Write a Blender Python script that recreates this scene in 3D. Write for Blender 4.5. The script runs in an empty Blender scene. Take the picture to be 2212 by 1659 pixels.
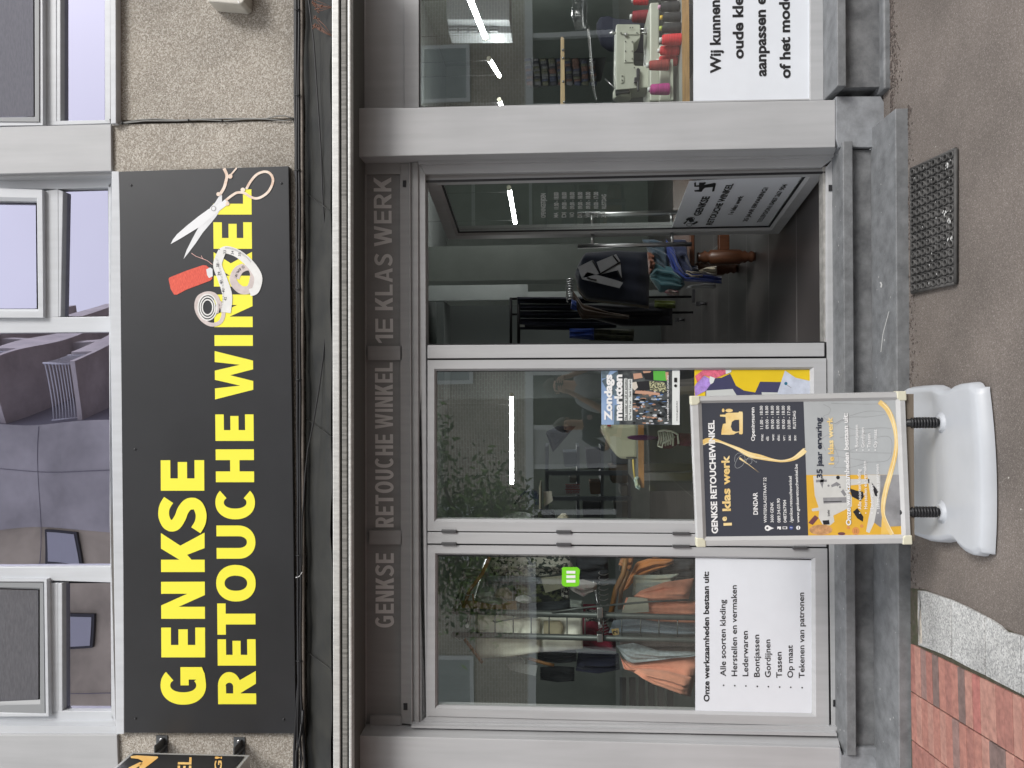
import bpy, bmesh, math, random
from mathutils import Vector, Matrix
from math import radians, sin, cos, pi, tan, atan
R = random.Random(7)
SC = bpy.context.scene
COL = SC.collection

# ------------------------------------------------------------------ camera
CAM_P, CAM_Y, CAM_R, FPX = radians(3.5), radians(0.0), radians(0.35), 1659.0
CAM_POS = Vector((0, -4, 1.6))
_f = Vector((sin(CAM_Y)*cos(CAM_P), cos(CAM_Y)*cos(CAM_P), sin(CAM_P)))
_rt = Vector((cos(CAM_Y), -sin(CAM_Y), 0)); _up = _rt.cross(_f)
IX = -_up*cos(CAM_R) - _rt*sin(CAM_R)          # photo's x axis (the photo was taken with the phone turned)
IY = -_rt*cos(CAM_R) + _up*sin(CAM_R)          # photo's y axis
cd = bpy.data.cameras.new('camera'); cam = bpy.data.objects.new('camera', cd); COL.objects.link(cam)
cd.sensor_fit = 'HORIZONTAL'; cd.sensor_width = 36; cd.lens = 36*FPX/2212; cd.clip_start = .02; cd.clip_end = 500
M = Matrix((IX, -IY, -_f)).transposed().to_4x4(); M.translation = CAM_POS
cam.matrix_world = M; SC.camera = cam

# ------------------------------------------------------------------ world and sun (overcast)
w = bpy.data.worlds.new('World'); SC.world = w; w.use_nodes = True
nt = w.node_tree; bg = nt.nodes['Background']
sky = nt.nodes.new('ShaderNodeTexSky'); sky.sky_type = 'NISHITA'; sky.sun_disc = False
sky.sun_elevation = radians(36); sky.sun_rotation = radians(138); sky.dust_density = 2; sky.air_density = 1.2
hs = nt.nodes.new('ShaderNodeHueSaturation'); hs.inputs['Saturation'].default_value = .28; hs.inputs['Value'].default_value = 1.0
nt.links.new(sky.outputs[0], hs.inputs['Color'])
# cloud cover: brighter overhead than near the horizon
wt = nt.nodes.new('ShaderNodeTexCoord'); wx = nt.nodes.new('ShaderNodeSeparateXYZ'); nt.links.new(wt.outputs['Generated'], wx.inputs[0])
wr = nt.nodes.new('ShaderNodeMapRange'); wr.inputs[1].default_value = 0; wr.inputs[2].default_value = 1; wr.inputs[3].default_value = 2.3; wr.inputs[4].default_value = 6.6; nt.links.new(wx.outputs[2], wr.inputs[0])
wn_ = nt.nodes.new('ShaderNodeTexNoise'); wn_.inputs['Scale'].default_value = 2.2; wn_.inputs['Detail'].default_value = 5; nt.links.new(wt.outputs['Generated'], wn_.inputs[0])
wm = nt.nodes.new('ShaderNodeMapRange'); wm.inputs[1].default_value = .3; wm.inputs[2].default_value = .7; wm.inputs[3].default_value = .88; wm.inputs[4].default_value = 1.1; nt.links.new(wn_.outputs[0], wm.inputs[0])
wk_ = nt.nodes.new('ShaderNodeMath'); wk_.operation = 'MULTIPLY'; nt.links.new(wr.outputs[0], wk_.inputs[0]); nt.links.new(wm.outputs[0], wk_.inputs[1])
wv_ = nt.nodes.new('ShaderNodeVectorMath'); wv_.operation = 'SCALE'; wv_.inputs[0].default_value = (.97, .985, 1.02); nt.links.new(wk_.outputs[0], wv_.inputs['Scale'])
wmx = nt.nodes.new('ShaderNodeMix'); wmx.data_type = 'RGBA'; wmx.inputs[0].default_value = .8; nt.links.new(hs.outputs[0], wmx.inputs[6]); nt.links.new(wv_.outputs[0], wmx.inputs[7]); nt.links.new(wmx.outputs[2], bg.inputs['Color'])
bg.inputs['Strength'].default_value = .15
sd = bpy.data.lights.new('sun', 'SUN'); sd.energy = 1.3; sd.angle = radians(20); sd.color = (1, .97, .93)
sun = bpy.data.objects.new('sun', sd); COL.objects.link(sun)
_d = Vector((.669*.809, -.743*.809, .588)); sun.rotation_euler = _d.to_track_quat('Z', 'Y').to_euler(); sun.location = (10, -11, 10)
SC.view_settings.view_transform = 'Standard'; SC.view_settings.look = 'None'; SC.view_settings.gamma = 1
SC.view_settings.exposure = .98
SC.cycles.use_denoising = True; SC.cycles.max_bounces = 8; SC.cycles.transparent_max_bounces = 16
SC.cycles.sample_clamp_indirect = 4; SC.cycles.caustics_reflective = False; SC.cycles.caustics_refractive = False

# ------------------------------------------------------------------ where a photo point lies in the place
def ray(p): return _f*FPX + IX*(p[0]-1106) + IY*(p[1]-829.5)
def at_plane(p, o, n):
    d = ray(p); t = (Vector(o)-CAM_POS).dot(n)/d.dot(n); return CAM_POS + d*t
def W(p, Y=0.0): return at_plane(p, (0, Y, 0), Vector((0, 1, 0)))
def G(p, z=0.0): return at_plane(p, (0, 0, z), Vector((0, 0, 1)))
def zoom(ox, oy, s): return lambda x, y: ((ox+x/s)/1.8229, (oy+y/s)/1.8229)
r1, r2, r3 = zoom(0, 0, 1.58), zoom(0, 1000, 1.58), zoom(0, 1974, 1.58)
r4, r5, r6 = zoom(1300, 0, 1.58), zoom(1300, 1000, 1.58), zoom(1300, 1974, 1.58)
r7, r8, r9 = zoom(2632, 0, 1.58), zoom(2632, 1000, 1.58), zoom(2632, 1974, 1.58)
r2b, r3b, r4b = zoom(1650, 1400, 2.011), zoom(1650, 2100, 2.011), zoom(1650, 650, 2.212)
r5b, r6b, r7b, r8b = zoom(2200, 600, 2.011), zoom(1650, 0, 2.011), zoom(2650, 1500, 2.3284), zoom(600, 600, 2.2127)

# ------------------------------------------------------------------ materials
MATS = {}
def mat(name, col, rough=.6, metal=0, var=0, vscale=8, bump=0, bscale=200, emit=0, spec=.5, col2=None, coat=0, vdetail=4, lo=.35, hi=.65, stretch=None, sheen=0):
    if name in MATS: return MATS[name]
    m = bpy.data.materials.new(name); m.use_nodes = True; n = m.node_tree; b = n.nodes['Principled BSDF']
    col = tuple(col) if hasattr(col, '__len__') else (col,)*3
    b.inputs['Base Color'].default_value = (*col, 1); b.inputs['Roughness'].default_value = rough
    b.inputs['Metallic'].default_value = metal; b.inputs['Specular IOR Level'].default_value = spec
    if coat: b.inputs['Coat Weight'].default_value = coat
    if sheen: b.inputs['Sheen Weight'].default_value = sheen
    if emit:
        b.inputs['Emission Color'].default_value = (*col, 1); b.inputs['Emission Strength'].default_value = emit
    tc = n.nodes.new('ShaderNodeTexCoord'); src = tc.outputs['Object']
    if stretch:
        mp = n.nodes.new('ShaderNodeMapping'); mp.inputs['Scale'].default_value = stretch
        n.links.new(src, mp.inputs[0]); src = mp.outputs[0]
    if var or col2:
        t = n.nodes.new('ShaderNodeTexNoise'); t.inputs['Scale'].default_value = vscale; t.inputs['Detail'].default_value = vdetail; t.inputs['Roughness'].default_value = .62
        n.links.new(src, t.inputs[0])
        r = n.nodes.new('ShaderNodeValToRGB'); r.color_ramp.elements[0].position = lo; r.color_ramp.elements[1].position = hi
        a = col2 if col2 else [c*(1-var) for c in col]; c2 = col if col2 else [min(1, c*(1+var)) for c in col]
        r.color_ramp.elements[0].color = (*a, 1); r.color_ramp.elements[1].color = (*c2, 1)
        n.links.new(t.outputs[0], r.inputs[0]); n.links.new(r.outputs[0], b.inputs['Base Color'])
    if bump:
        t = n.nodes.new('ShaderNodeTexNoise'); t.inputs['Scale'].default_value = bscale; t.inputs['Detail'].default_value = 3
        n.links.new(src, t.inputs[0]); bp = n.nodes.new('ShaderNodeBump'); bp.inputs['Strength'].default_value = bump; bp.inputs['Distance'].default_value = .004
        n.links.new(t.outputs[0], bp.inputs['Height']); n.links.new(bp.outputs[0], b.inputs['Normal'])
    MATS[name] = m; return m

def stone_mat(name, stops, scale, big, bump=.6, rough=.85, speck=None, bdist=.006):
    """cells of stone in a matrix, shifted by a slow dirt noise"""
    m = bpy.data.materials.new(name); m.use_nodes = True; n = m.node_tree; b = n.nodes['Principled BSDF']; L = n.links.new
    tc = n.nodes.new('ShaderNodeTexCoord')
    v = n.nodes.new('ShaderNodeTexVoronoi'); v.inputs['Scale'].default_value = scale; L(tc.outputs['Object'], v.inputs['Vector'])
    sep = n.nodes.new('ShaderNodeSeparateColor'); L(v.outputs['Color'], sep.inputs[0])
    r = n.nodes.new('ShaderNodeValToRGB'); els = r.color_ramp.elements
    while len(els) < len(stops): els.new(.5)
    for e, (p, c) in zip(els, stops): e.position = p; e.color = (*c, 1)
    L(sep.outputs[0], r.inputs[0])
    t = n.nodes.new('ShaderNodeTexNoise'); t.inputs['Scale'].default_value = big; t.inputs['Detail'].default_value = 6; L(tc.outputs['Object'], t.inputs[0])
    r2_ = n.nodes.new('ShaderNodeMapRange'); r2_.inputs[1].default_value = .3; r2_.inputs[2].default_value = .7; r2_.inputs[3].default_value = .72; r2_.inputs[4].default_value = 1.2
    L(t.outputs[0], r2_.inputs[0])
    mx = n.nodes.new('ShaderNodeMix'); mx.data_type = 'RGBA'; mx.blend_type = 'MULTIPLY'; mx.inputs[0].default_value = 1
    L(r.outputs[0], mx.inputs[6]); L(r2_.outputs[0], mx.inputs[7])
    out = mx.outputs[2]
    if speck:
        v2 = n.nodes.new('ShaderNodeTexVoronoi'); v2.inputs['Scale'].default_value = speck[0]; L(tc.outputs['Object'], v2.inputs['Vector'])
        lt = n.nodes.new('ShaderNodeMath'); lt.operation = 'LESS_THAN'; lt.inputs[1].default_value = speck[1]; L(v2.outputs['Distance'], lt.inputs[0])
        m2 = n.nodes.new('ShaderNodeMix'); m2.data_type = 'RGBA'; L(lt.outputs[0], m2.inputs[0]); L(out, m2.inputs[6]); m2.inputs[7].default_value = (*speck[2], 1); out = m2.outputs[2]
    L(out, b.inputs['Base Color']); b.inputs['Roughness'].default_value = rough
    bp = n.nodes.new('ShaderNodeBump'); bp.inputs['Strength'].default_value = bump; bp.inputs['Distance'].default_value = bdist
    L(sep.outputs[0], bp.inputs['Height']); L(bp.outputs[0], b.inputs['Normal'])
    MATS[name] = m; return m

def glass_mat(name, refl, tint, gtint=(1, 1, 1), rough=0.0, edge=.8, wav=.05):
    m = bpy.data.materials.new(name); m.use_nodes = True; n = m.node_tree; L = n.links.new
    n.nodes.remove(n.nodes['Principled BSDF']); out = n.nodes['Material Output']
    tr = n.nodes.new('ShaderNodeBsdfTransparent'); tr.inputs[0].default_value = (*tint, 1)
    gl = n.nodes.new('ShaderNodeBsdfGlossy'); gl.inputs['Roughness'].default_value = rough; gl.inputs['Color'].default_value = (*gtint, 1)
    lw = n.nodes.new('ShaderNodeLayerWeight'); lw.inputs[0].default_value = .5
    mr = n.nodes.new('ShaderNodeMapRange'); mr.inputs[3].default_value = refl; mr.inputs[4].default_value = edge
    pw = n.nodes.new('ShaderNodeMath'); pw.operation = 'POWER'; pw.inputs[1].default_value = 4
    L(lw.outputs['Facing'], pw.inputs[0]); L(pw.outputs[0], mr.inputs[0])
    tc = n.nodes.new('ShaderNodeTexCoord'); t = n.nodes.new('ShaderNodeTexNoise'); t.inputs['Scale'].default_value = 1.7; t.inputs['Detail'].default_value = 0
    L(tc.outputs['Object'], t.inputs[0]); bp = n.nodes.new('ShaderNodeBump'); bp.inputs['Strength'].default_value = wav; bp.inputs['Distance'].default_value = .02
    L(t.outputs[0], bp.inputs['Height']); L(bp.outputs[0], gl.inputs['Normal'])
    mx = n.nodes.new('ShaderNodeMixShader'); L(mr.outputs[0], mx.inputs[0]); L(tr.outputs[0], mx.inputs[1]); L(gl.outputs[0], mx.inputs[2]); L(mx.outputs[0], out.inputs[0])
    MATS[name] = m; return m

def brick_mat(name, c1, c2, mortar, w_, h_, rough=.85, msize=.012, off=.5, axes='XZ', bump=.5, var=None):
    m = bpy.data.materials.new(name); m.use_nodes = True; n = m.node_tree; b = n.nodes['Principled BSDF']; L = n.links.new
    tc = n.nodes.new('ShaderNodeTexCoord'); sp = n.nodes.new('ShaderNodeSeparateXYZ'); cb = n.nodes.new('ShaderNodeCombineXYZ')
    L(tc.outputs['Object'], sp.inputs[0]); L(sp.outputs[axes[0]], cb.inputs[0]); L(sp.outputs[axes[1]], cb.inputs[1])
    t = n.nodes.new('ShaderNodeTexBrick'); L(cb.outputs[0], t.inputs['Vector']); t.offset = off
    t.inputs['Color1'].default_value = (*c1, 1); t.inputs['Color2'].default_value = (*c2, 1); t.inputs['Mortar'].default_value = (*mortar, 1)
    t.inputs['Scale'].default_value = 1; t.inputs['Brick Width'].default_value = w_; t.inputs['Row Height'].default_value = h_
    t.inputs['Mortar Size'].default_value = msize; t.inputs['Mortar Smooth'].default_value = .1; t.inputs['Bias'].default_value = 0
    nz = n.nodes.new('ShaderNodeTexNoise'); nz.inputs['Scale'].default_value = 1.4; nz.inputs['Detail'].default_value = 6; L(tc.outputs['Object'], nz.inputs[0])
    mr = n.nodes.new('ShaderNodeMapRange'); mr.inputs[1].default_value = .3; mr.inputs[2].default_value = .7; mr.inputs[3].default_value = .75; mr.inputs[4].default_value = 1.15; L(nz.outputs[0], mr.inputs[0])
    mx = n.nodes.new('ShaderNodeMix'); mx.data_type = 'RGBA'; mx.blend_type = 'MULTIPLY'; mx.inputs[0].default_value = 1
    L(t.outputs['Color'], mx.inputs[6]); L(mr.outputs[0], mx.inputs[7]); L(mx.outputs[2], b.inputs['Base Color']); b.inputs['Roughness'].default_value = rough
    bp = n.nodes.new('ShaderNodeBump'); bp.inputs['Strength'].default_value = bump; bp.inputs['Distance'].default_value = .005; bp.invert = True
    L(t.outputs['Fac'], bp.inputs['Height']); L(bp.outputs[0], b.inputs['Normal'])
    MATS[name] = m; return m

def streak_mat(name, col, rough=.42, amt=.14):
    """powder-coated aluminium with faint vertical run marks and smudges"""
    m = mat(name, col, rough); n = m.node_tree; b = n.nodes['Principled BSDF']; L = n.links.new
    tc = n.nodes.new('ShaderNodeTexCoord'); mp = n.nodes.new('ShaderNodeMapping'); mp.inputs['Scale'].default_value = (9, 9, .7); L(tc.outputs['Object'], mp.inputs[0])
    t = n.nodes.new('ShaderNodeTexNoise'); t.inputs['Scale'].default_value = 3; t.inputs['Detail'].default_value = 6; L(mp.outputs[0], t.inputs[0])
    t2 = n.nodes.new('ShaderNodeTexNoise'); t2.inputs['Scale'].default_value = 2.2; t2.inputs['Detail'].default_value = 5; L(tc.outputs['Object'], t2.inputs[0])
    ad = n.nodes.new('ShaderNodeMath'); L(t.outputs[0], ad.inputs[0]); L(t2.outputs[0], ad.inputs[1])
    mr = n.nodes.new('ShaderNodeMapRange'); mr.inputs[1].default_value = .7; mr.inputs[2].default_value = 1.25; mr.inputs[3].default_value = 1-amt; mr.inputs[4].default_value = 1.05; L(ad.outputs[0], mr.inputs[0])
    mx = n.nodes.new('ShaderNodeMix'); mx.data_type = 'RGBA'; mx.blend_type = 'MULTIPLY'; mx.inputs[0].default_value = 1; mx.inputs[6].default_value = (*col, 1)
    L(mr.outputs[0], mx.inputs[7]); L(mx.outputs[2], b.inputs['Base Color'])
    return m

ALU = streak_mat('powder_coated_aluminium', (.43, .435, .445), .42, .10)
ALU_UP = streak_mat('pale_window_aluminium', (.56, .58, .61), .4, .1)
ALU_SIDE = streak_mat('cladding_aluminium', (.42, .425, .435), .4, .1)
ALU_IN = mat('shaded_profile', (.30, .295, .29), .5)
RUBBER = mat('black_rubber_gasket', (.015, .015, .018), .6)
STUCCO = stone_mat('washed_pebble_concrete', [(0, (.23, .20, .165)), (.35, (.33, .295, .25)), (.7, (.42, .385, .335)), (1, (.58, .55, .50))], 190, 1.6, .6, bdist=.003)
SIGNDARK = mat('anthracite_sign_panel', (.022, .023, .026), .38, var=.12, vscale=2)
YELLOW = mat('yellow_vinyl', (.93, .86, .06), .5)
LINTEL_TXT = mat('pale_grey_vinyl', (.66, .65, .65), .5)
LINTEL = streak_mat('shaded_taupe_transom_panel', (.255, .253, .253), .5)  # frame coating darkened: the awning's shade is put into the colour
LINTEL_FR = streak_mat('shaded_taupe_transom_frame', (.33, .328, .33), .5)  # same coating, darkened less for the awning's shade
ASPH = stone_mat('brown_grey_asphalt', [(0, (.118, .098, .086)), (.5, (.150, .128, .113)), (.9, (.185, .160, .143)), (1, (.27, .24, .22))], 300, 1.9, .6, .9, speck=(9, .03, (.42, .40, .36)), bdist=.003)
BLUE = mat('bluestone', (.205, .212, .220), .55, col2=(.105, .109, .114), vscale=13, vdetail=11, bump=.35, bscale=120, lo=.28, hi=.66)
BLUE_D = mat('worn_bluestone', (.20, .205, .212), .6, col2=(.085, .088, .093), vscale=8, vdetail=9, bump=.4, bscale=120, lo=.36, hi=.64)
BLUE_L = mat('cut_bluestone', (.235, .245, .26), .6, var=.2, vscale=14, vdetail=8, bump=.3, bscale=90)
WHITE = mat('white_board', (.72, .75, .80), .35, var=.03, vscale=3)
BLACKT = mat('black_print', (.012, .012, .014), .5)
WHITET = mat('white_print', (.82, .82, .82), .5)
GLASS = glass_mat('shop_glass', .16, (.94, .98, .955), (.95, 1, .98))
UPGLASS = glass_mat('coated_window_glass', .50, (.4, .4, .45), (.80, .785, 1.0), edge=.9, wav=.16)
CHROME = mat('brushed_steel', (.55, .55, .56), .28, 1)
DARKMET = mat('dark_steel', (.05, .055, .055), .4, .6)

# ------------------------------------------------------------------ mesh builder
class MB:
    def __init__(s): s.v = []; s.f = []; s.sm = []
    def face(s, pts, smooth=False):
        i = len(s.v); s.v += [Vector(p) for p in pts]; s.f.append(tuple(range(i, i+len(pts)))); s.sm.append(smooth)
    def prism(s, front, vec):
        n = len(front); i = len(s.v); vec = Vector(vec)
        s.v += [Vector(p) for p in front] + [Vector(p)+vec for p in front]
        s.f.append(tuple(range(i, i+n))); s.f.append(tuple(range(i+2*n-1, i+n-1, -1)))
        for k in range(n):
            a, b_ = i+k, i+(k+1) % n; s.f.append((b_, a, a+n, b_+n))
        s.sm += [False]*(n+2)
    def box(s, x0, x1, y0, y1, z0, z1):
        s.prism([(x0, y0, z0), (x1, y0, z0), (x1, y0, z1), (x0, y0, z1)], (0, y1-y0, 0))
    def slab(s, pts, Y, th): s.prism([W(p, Y) for p in pts], (0, th, 0))
    def grid(s, rows, smooth=True, closed=False):
        i = len(s.v); nr = len(rows); nc = len(rows[0])
        for r in rows: s.v += [Vector(p) for p in r]
        for a in range(nr-1):
            for b_ in range(nc if closed else nc-1):
                c = (b_+1) % nc
                s.f.append((i+a*nc+b_, i+a*nc+c, i+(a+1)*nc+c, i+(a+1)*nc+b_)); s.sm.append(smooth)
        return i
    def tube(s, pts, r, n=8, caps=True, smooth=True):
        pts = [Vector(p) for p in pts]; rows = []; rs = r if hasattr(r, '__len__') else [r]*len(pts)
        ref = None
        for k, p in enumerate(pts):
            t = (pts[min(k+1, len(pts)-1)]-pts[max(k-1, 0)]).normalized()
            if ref is None: ref = t.orthogonal().normalized()
            u = (ref-t*ref.dot(t)).normalized(); ref = u; v = t.cross(u)
            rows.append([p+(u*cos(2*pi*j/n)+v*sin(2*pi*j/n))*rs[k] for j in range(n)])
        i = s.grid(rows, smooth, True)
        if caps:
            s.f.append(tuple(range(i+n-1, i-1, -1))); e = i+(len(pts)-1)*n; s.f.append(tuple(range(e, e+n))); s.sm += [False, False]
    def lathe(s, c, prof, n=20, axis='Z', smooth=True):
        c = Vector(c); rows = []
        for r, h in prof:
            row = []
            for j in range(n):
                a = 2*pi*j/n; q = (r*cos(a), r*sin(a), h)
                if axis == 'Y': q = (q[0], q[2], q[1])
                if axis == 'X': q = (q[2], q[0], q[1])
                row.append(c+Vector(q))
            rows.append(row)
        i = s.grid(rows, smooth, True); s.f.append(tuple(range(i+n-1, i-1, -1))); e = i+(len(prof)-1)*n; s.f.append(tuple(range(e, e+n))); s.sm += [False, False]
    def ball(s, c, r, n=12, sc=(1, 1, 1), m=8):
        rows = []
        for k in range(m+1):
            a = pi*k/m-pi/2; rr = max(cos(a), .02)
            rows.append([(c[0]+r*sc[0]*rr*cos(2*pi*j/n), c[1]+r*sc[1]*rr*sin(2*pi*j/n), c[2]+r*sc[2]*sin(a)) for j in range(n)])
        s.grid(rows, True, True)
    def ring_frame(s, outer, inner, Y, th, inset=.012, frac=.72):
        """mitred profile frame: flat face, then a bevel falling back to the glass"""
        o = [W(p, Y) for p in outer]; i_ = [W(p, Y) for p in inner]
        mid = [a.lerp(b_, frac) for a, b_ in zip(o, i_)]; i2 = [p+Vector((0, inset, 0)) for p in i_]; i3 = [p+Vector((0, th, 0)) for p in i_]; o2 = [p+Vector((0, th, 0)) for p in o]
        n = len(o)
        for k in range(n):
            j = (k+1) % n
            for a, b_ in ((o2, o), (o, mid), (mid, i2), (i2, i3)): s.face([a[k], a[j], b_[j], b_[k]])
    def build(s, name, m, parent=None, label=None, recalc=True, bevel=0):
        me = bpy.data.meshes.new(name); me.from_pydata([tuple(v) for v in s.v], [], s.f)
        me.polygons.foreach_set('use_smooth', s.sm)
        if recalc:
            b_ = bmesh.new(); b_.from_mesh(me); bmesh.ops.recalc_face_normals(b_, faces=b_.faces); b_.to_mesh(me); b_.free()
        for mm in (m if isinstance(m, (list, tuple)) else [m]): me.materials.append(mm)
        o = bpy.data.objects.new(name, me); COL.objects.link(o)
        if parent: attach(o, parent)
        if bevel:
            md = o.modifiers.new('bevel', 'BEVEL'); md.width = bevel; md.segments = 2; md.limit_method = 'ANGLE'
        if label: o['label'] = label
        return o

BASE = {}
def attach(o, parent):
    o.parent = parent
    o.matrix_parent_inverse = Matrix.Translation(-Vector(BASE.get(parent.name, (0, 0, 0))))
def thing(name, label, cat, loc, group=None):
    o = bpy.data.objects.new(name, None); COL.objects.link(o); o.location = loc; o.empty_display_size = .1
    BASE[o.name] = tuple(loc); o['label'] = label; o['category'] = cat
    if group: o['group'] = group
    return o
def tag(o, label, cat, group=None):
    o['label'] = label; o['category'] = cat
    if group: o['group'] = group
    return o
def struct(o, kind='structure'): o['kind'] = kind; return o

# ------------------------------------------------------------------ lettering
_tc = {}
def text_mesh(s, bold):
    k = (s, bold)
    if k not in _tc:
        c = bpy.data.curves.new('t', 'FONT'); c.body = s; c.offset = bold; c.resolution_u = 3
        o = bpy.data.objects.new('t', c); me = bpy.data.meshes.new_from_object(o)
        _tc[k] = ([v.co.copy() for v in me.vertices], [tuple(p.vertices) for p in me.polygons])
        bpy.data.objects.remove(o); bpy.data.curves.remove(c); bpy.data.meshes.remove(me)
    return _tc[k]
CAPH = max(v.y for v in text_mesh('H', 0)[0])
def put_text(mb, s, p0, p1, cap, bold=.012, proj=W, Y=0.0, shear=False, z=zoom(0, 0, 1/1.8229), off=Vector((0, 0, 0))):
    """p0/p1: baseline ends, cap: capital height, all in the zoom z; proj: onto which surface"""
    vs, fs = text_mesh(s, bold)
    if not vs: return
    x0 = min(v.x for v in vs); x1 = max(v.x for v in vs)
    dx, dy = p1[0]-p0[0], p1[1]-p0[1]; l = math.hypot(dx, dy); up = (dy/l*cap, -dx/l*cap) if not shear else (-cap, 0)
    pr = (lambda q: proj(q, Y)) if proj is W else proj
    A, B, T = pr(z(*p0)), pr(z(*p1)), pr(z(p0[0]+up[0], p0[1]+up[1]))
    i = len(mb.v)
    mb.v += [A+(B-A)*((v.x-x0)/(x1-x0))+(T-A)*(v.y/CAPH)+off for v in vs]
    mb.f += [tuple(i+k for k in f) for f in fs]; mb.sm += [False]*len(fs)

def arc(cx, cy, rx, ry, t, th, a0, a1, n=20, e=2.0):
    out = []
    for k in range(n+1):
        a = radians(a0+(a1-a0)*k/n); c, s_ = cos(a), sin(a)
        f = lambda q, r_: math.copysign(abs(q)**(2/e), q)*r_
        out.append(((cx+f(c, rx), cy+f(s_, ry)), (cx+f(c, rx-t), cy+f(s_, ry-th))))
    return [[out[k][0], out[k+1][0], out[k+1][1], out[k][1]] for k in range(n)]
def stroke(pts, t):
    P = []
    for k in range(len(pts)-1):
        p0 = pts[max(k-1, 0)]; p1 = pts[k]; p2 = pts[k+1]; p3 = pts[min(k+2, len(pts)-1)]
        for j in range(6):
            u = j/6; P.append(tuple(.5*((2*p1[i])+(-p0[i]+p2[i])*u+(2*p0[i]-5*p1[i]+4*p2[i]-p3[i])*u*u+(-p0[i]+3*p1[i]-3*p2[i]+p3[i])*u**3) for i in (0, 1)))
    P.append(pts[-1]); E = []
    for k in range(len(P)):
        a = P[max(k-1, 0)]; b_ = P[min(k+1, len(P)-1)]; d = (b_[0]-a[0], b_[1]-a[1]); l = math.hypot(*d) or 1; nx, ny = -d[1]/l, d[0]/l
        tt = t(k/(len(P)-1)) if callable(t) else t
        E.append(((P[k][0]+nx*tt/2, P[k][1]+ny*tt/2), (P[k][0]-nx*tt/2, P[k][1]-ny*tt/2)))
    return [[E[k][0], E[k+1][0], E[k+1][1], E[k][1]] for k in range(len(P)-1)]
def glyph(ch, w, s, h):
    """polygons of a heavy grotesque capital, height 1, width w, stem s, bar h"""
    rc = lambda a, b_, c, d: [(a, b_), (c, b_), (c, d), (a, d)]
    if ch == 'E': return [rc(0, 0, s, 1), rc(s, 1-h, w, 1), rc(s, .5-h*.48, w*.94, .5+h*.48), rc(s, 0, w, h)]
    if ch == 'L': return [rc(0, 0, s, 1), rc(s, 0, w, h)]
    if ch == 'I': return [rc(0, 0, w, 1)]
    if ch == 'H': return [rc(0, 0, s, 1), rc(w-s, 0, w, 1), rc(s, .5-h*.55, w-s, .5+h*.55)]
    if ch == 'T': return [rc(0, 1-h, w, 1), rc(w/2-s/2, 0, w/2+s/2, 1-h)]
    if ch == '1': return [rc(w-s, 0, w, 1), [(0, .62), (w-s, .80), (w-s, 1), (w-s*.9, 1), (0, .80)]]
    if ch == 'N': return [[(0, 0), (0, 1), (s*1.08, 1), (w-s*.97, .40), (w-s*.97, 1), (w, 1), (w, 0), (w-s*1.08, 0), (s*.97, .60), (s*.97, 0)]]
    if ch == 'K': return [rc(0, 0, s, 1), [(s, .58), (w-s*1.28, 1), (w-s*.02, 1), (s+(w-s)*.52, .555), (w, 0), (w-s*1.25, 0), (s+(w-s)*.18, .40), (s, .30)]]
    if ch == 'W': return [[(0, 1), (s*1.02, 1), (.285*w, .34), (.405*w, 1), (.595*w, 1), (.715*w, .34), (w-s*1.02, 1), (w, 1), (.80*w, 0), (.62*w, 0), (.5*w, .60), (.38*w, 0), (.20*w, 0)]]
    if ch == 'A': return [[(0, 0), (w*.5-s*.55, 1), (w*.5, 1), (w*.5, .78), (s*1.06, 0)], [(w, 0), (w*.5+s*.55, 1), (w*.5, 1), (w*.5, .78), (w-s*1.06, 0)], rc(w*.3, .2, w*.7, .2+h*.9)]
    if ch == 'O': return arc(w/2, .5, w/2, .52, s, h, 0, 360, 40, 2.15)
    if ch == 'C': return arc(w/2+.02, .5, w/2+.02, .52, s, h, 48, 312, 32, 2.15)
    if ch == 'G': return arc(w/2, .5, w/2, .52, s, h, 48, 304, 32, 2.15)+[[(w*.97, .56), (w*.5, .56), (w*.5, .56-h*.85), (w*.97-s, .56-h*.85), (w*.97-s, .20), (w*.66, .16), (w*.62, -.012), (w*.80, .01), (w*.97, .075)]]
    if ch == 'U': return [rc(0, .42, s, 1), rc(w-s, .42, w, 1)]+arc(w/2, .42, w/2, .44, s, .44-(.42-h)-.02, 180, 360, 20, 2.1)
    if ch == 'R':
        b0 = .40
        return [rc(0, 0, s, 1), rc(s, 1-h*.95, w*.55, 1), rc(s, b0, w*.55, b0+h*.9)]+arc(w*.55, (1+b0)/2, w*.42, (1-b0)/2, s, h*.92, -90, 90, 16)+[[(w*.34, b0), (w*.72, b0+.03), (w, 0), (w-s*1.18, 0)]]
    if ch == 'S':
        t = (s+h)/2
        return stroke([(w*.93, .82), (w*.72, .915), (w*.46, .93), (w*.22, .84), (w*.20, .68), (w*.40, .56), (w*.64, .48), (w*.81, .35), (w*.79, .17), (w*.55, .075), (w*.28, .09), (w*.05, .19)], lambda u: t*(1.06 if .3 < u < .7 else 1))
    return []
def put_glyph(mb, ch, A, B, T, s, h):
    """A left foot, B right foot, T left top; s, h as fractions of the height"""
    w_ = (B-A).length/(T-A).length; ex = (B-A)/w_; ey = T-A; nrm = ex.cross(ey).normalized()
    for k, poly in enumerate(glyph(ch, w_, s, h)): mb.face([A+ex*x+ey*y+nrm*(.00006*k) for x, y in poly])
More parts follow.
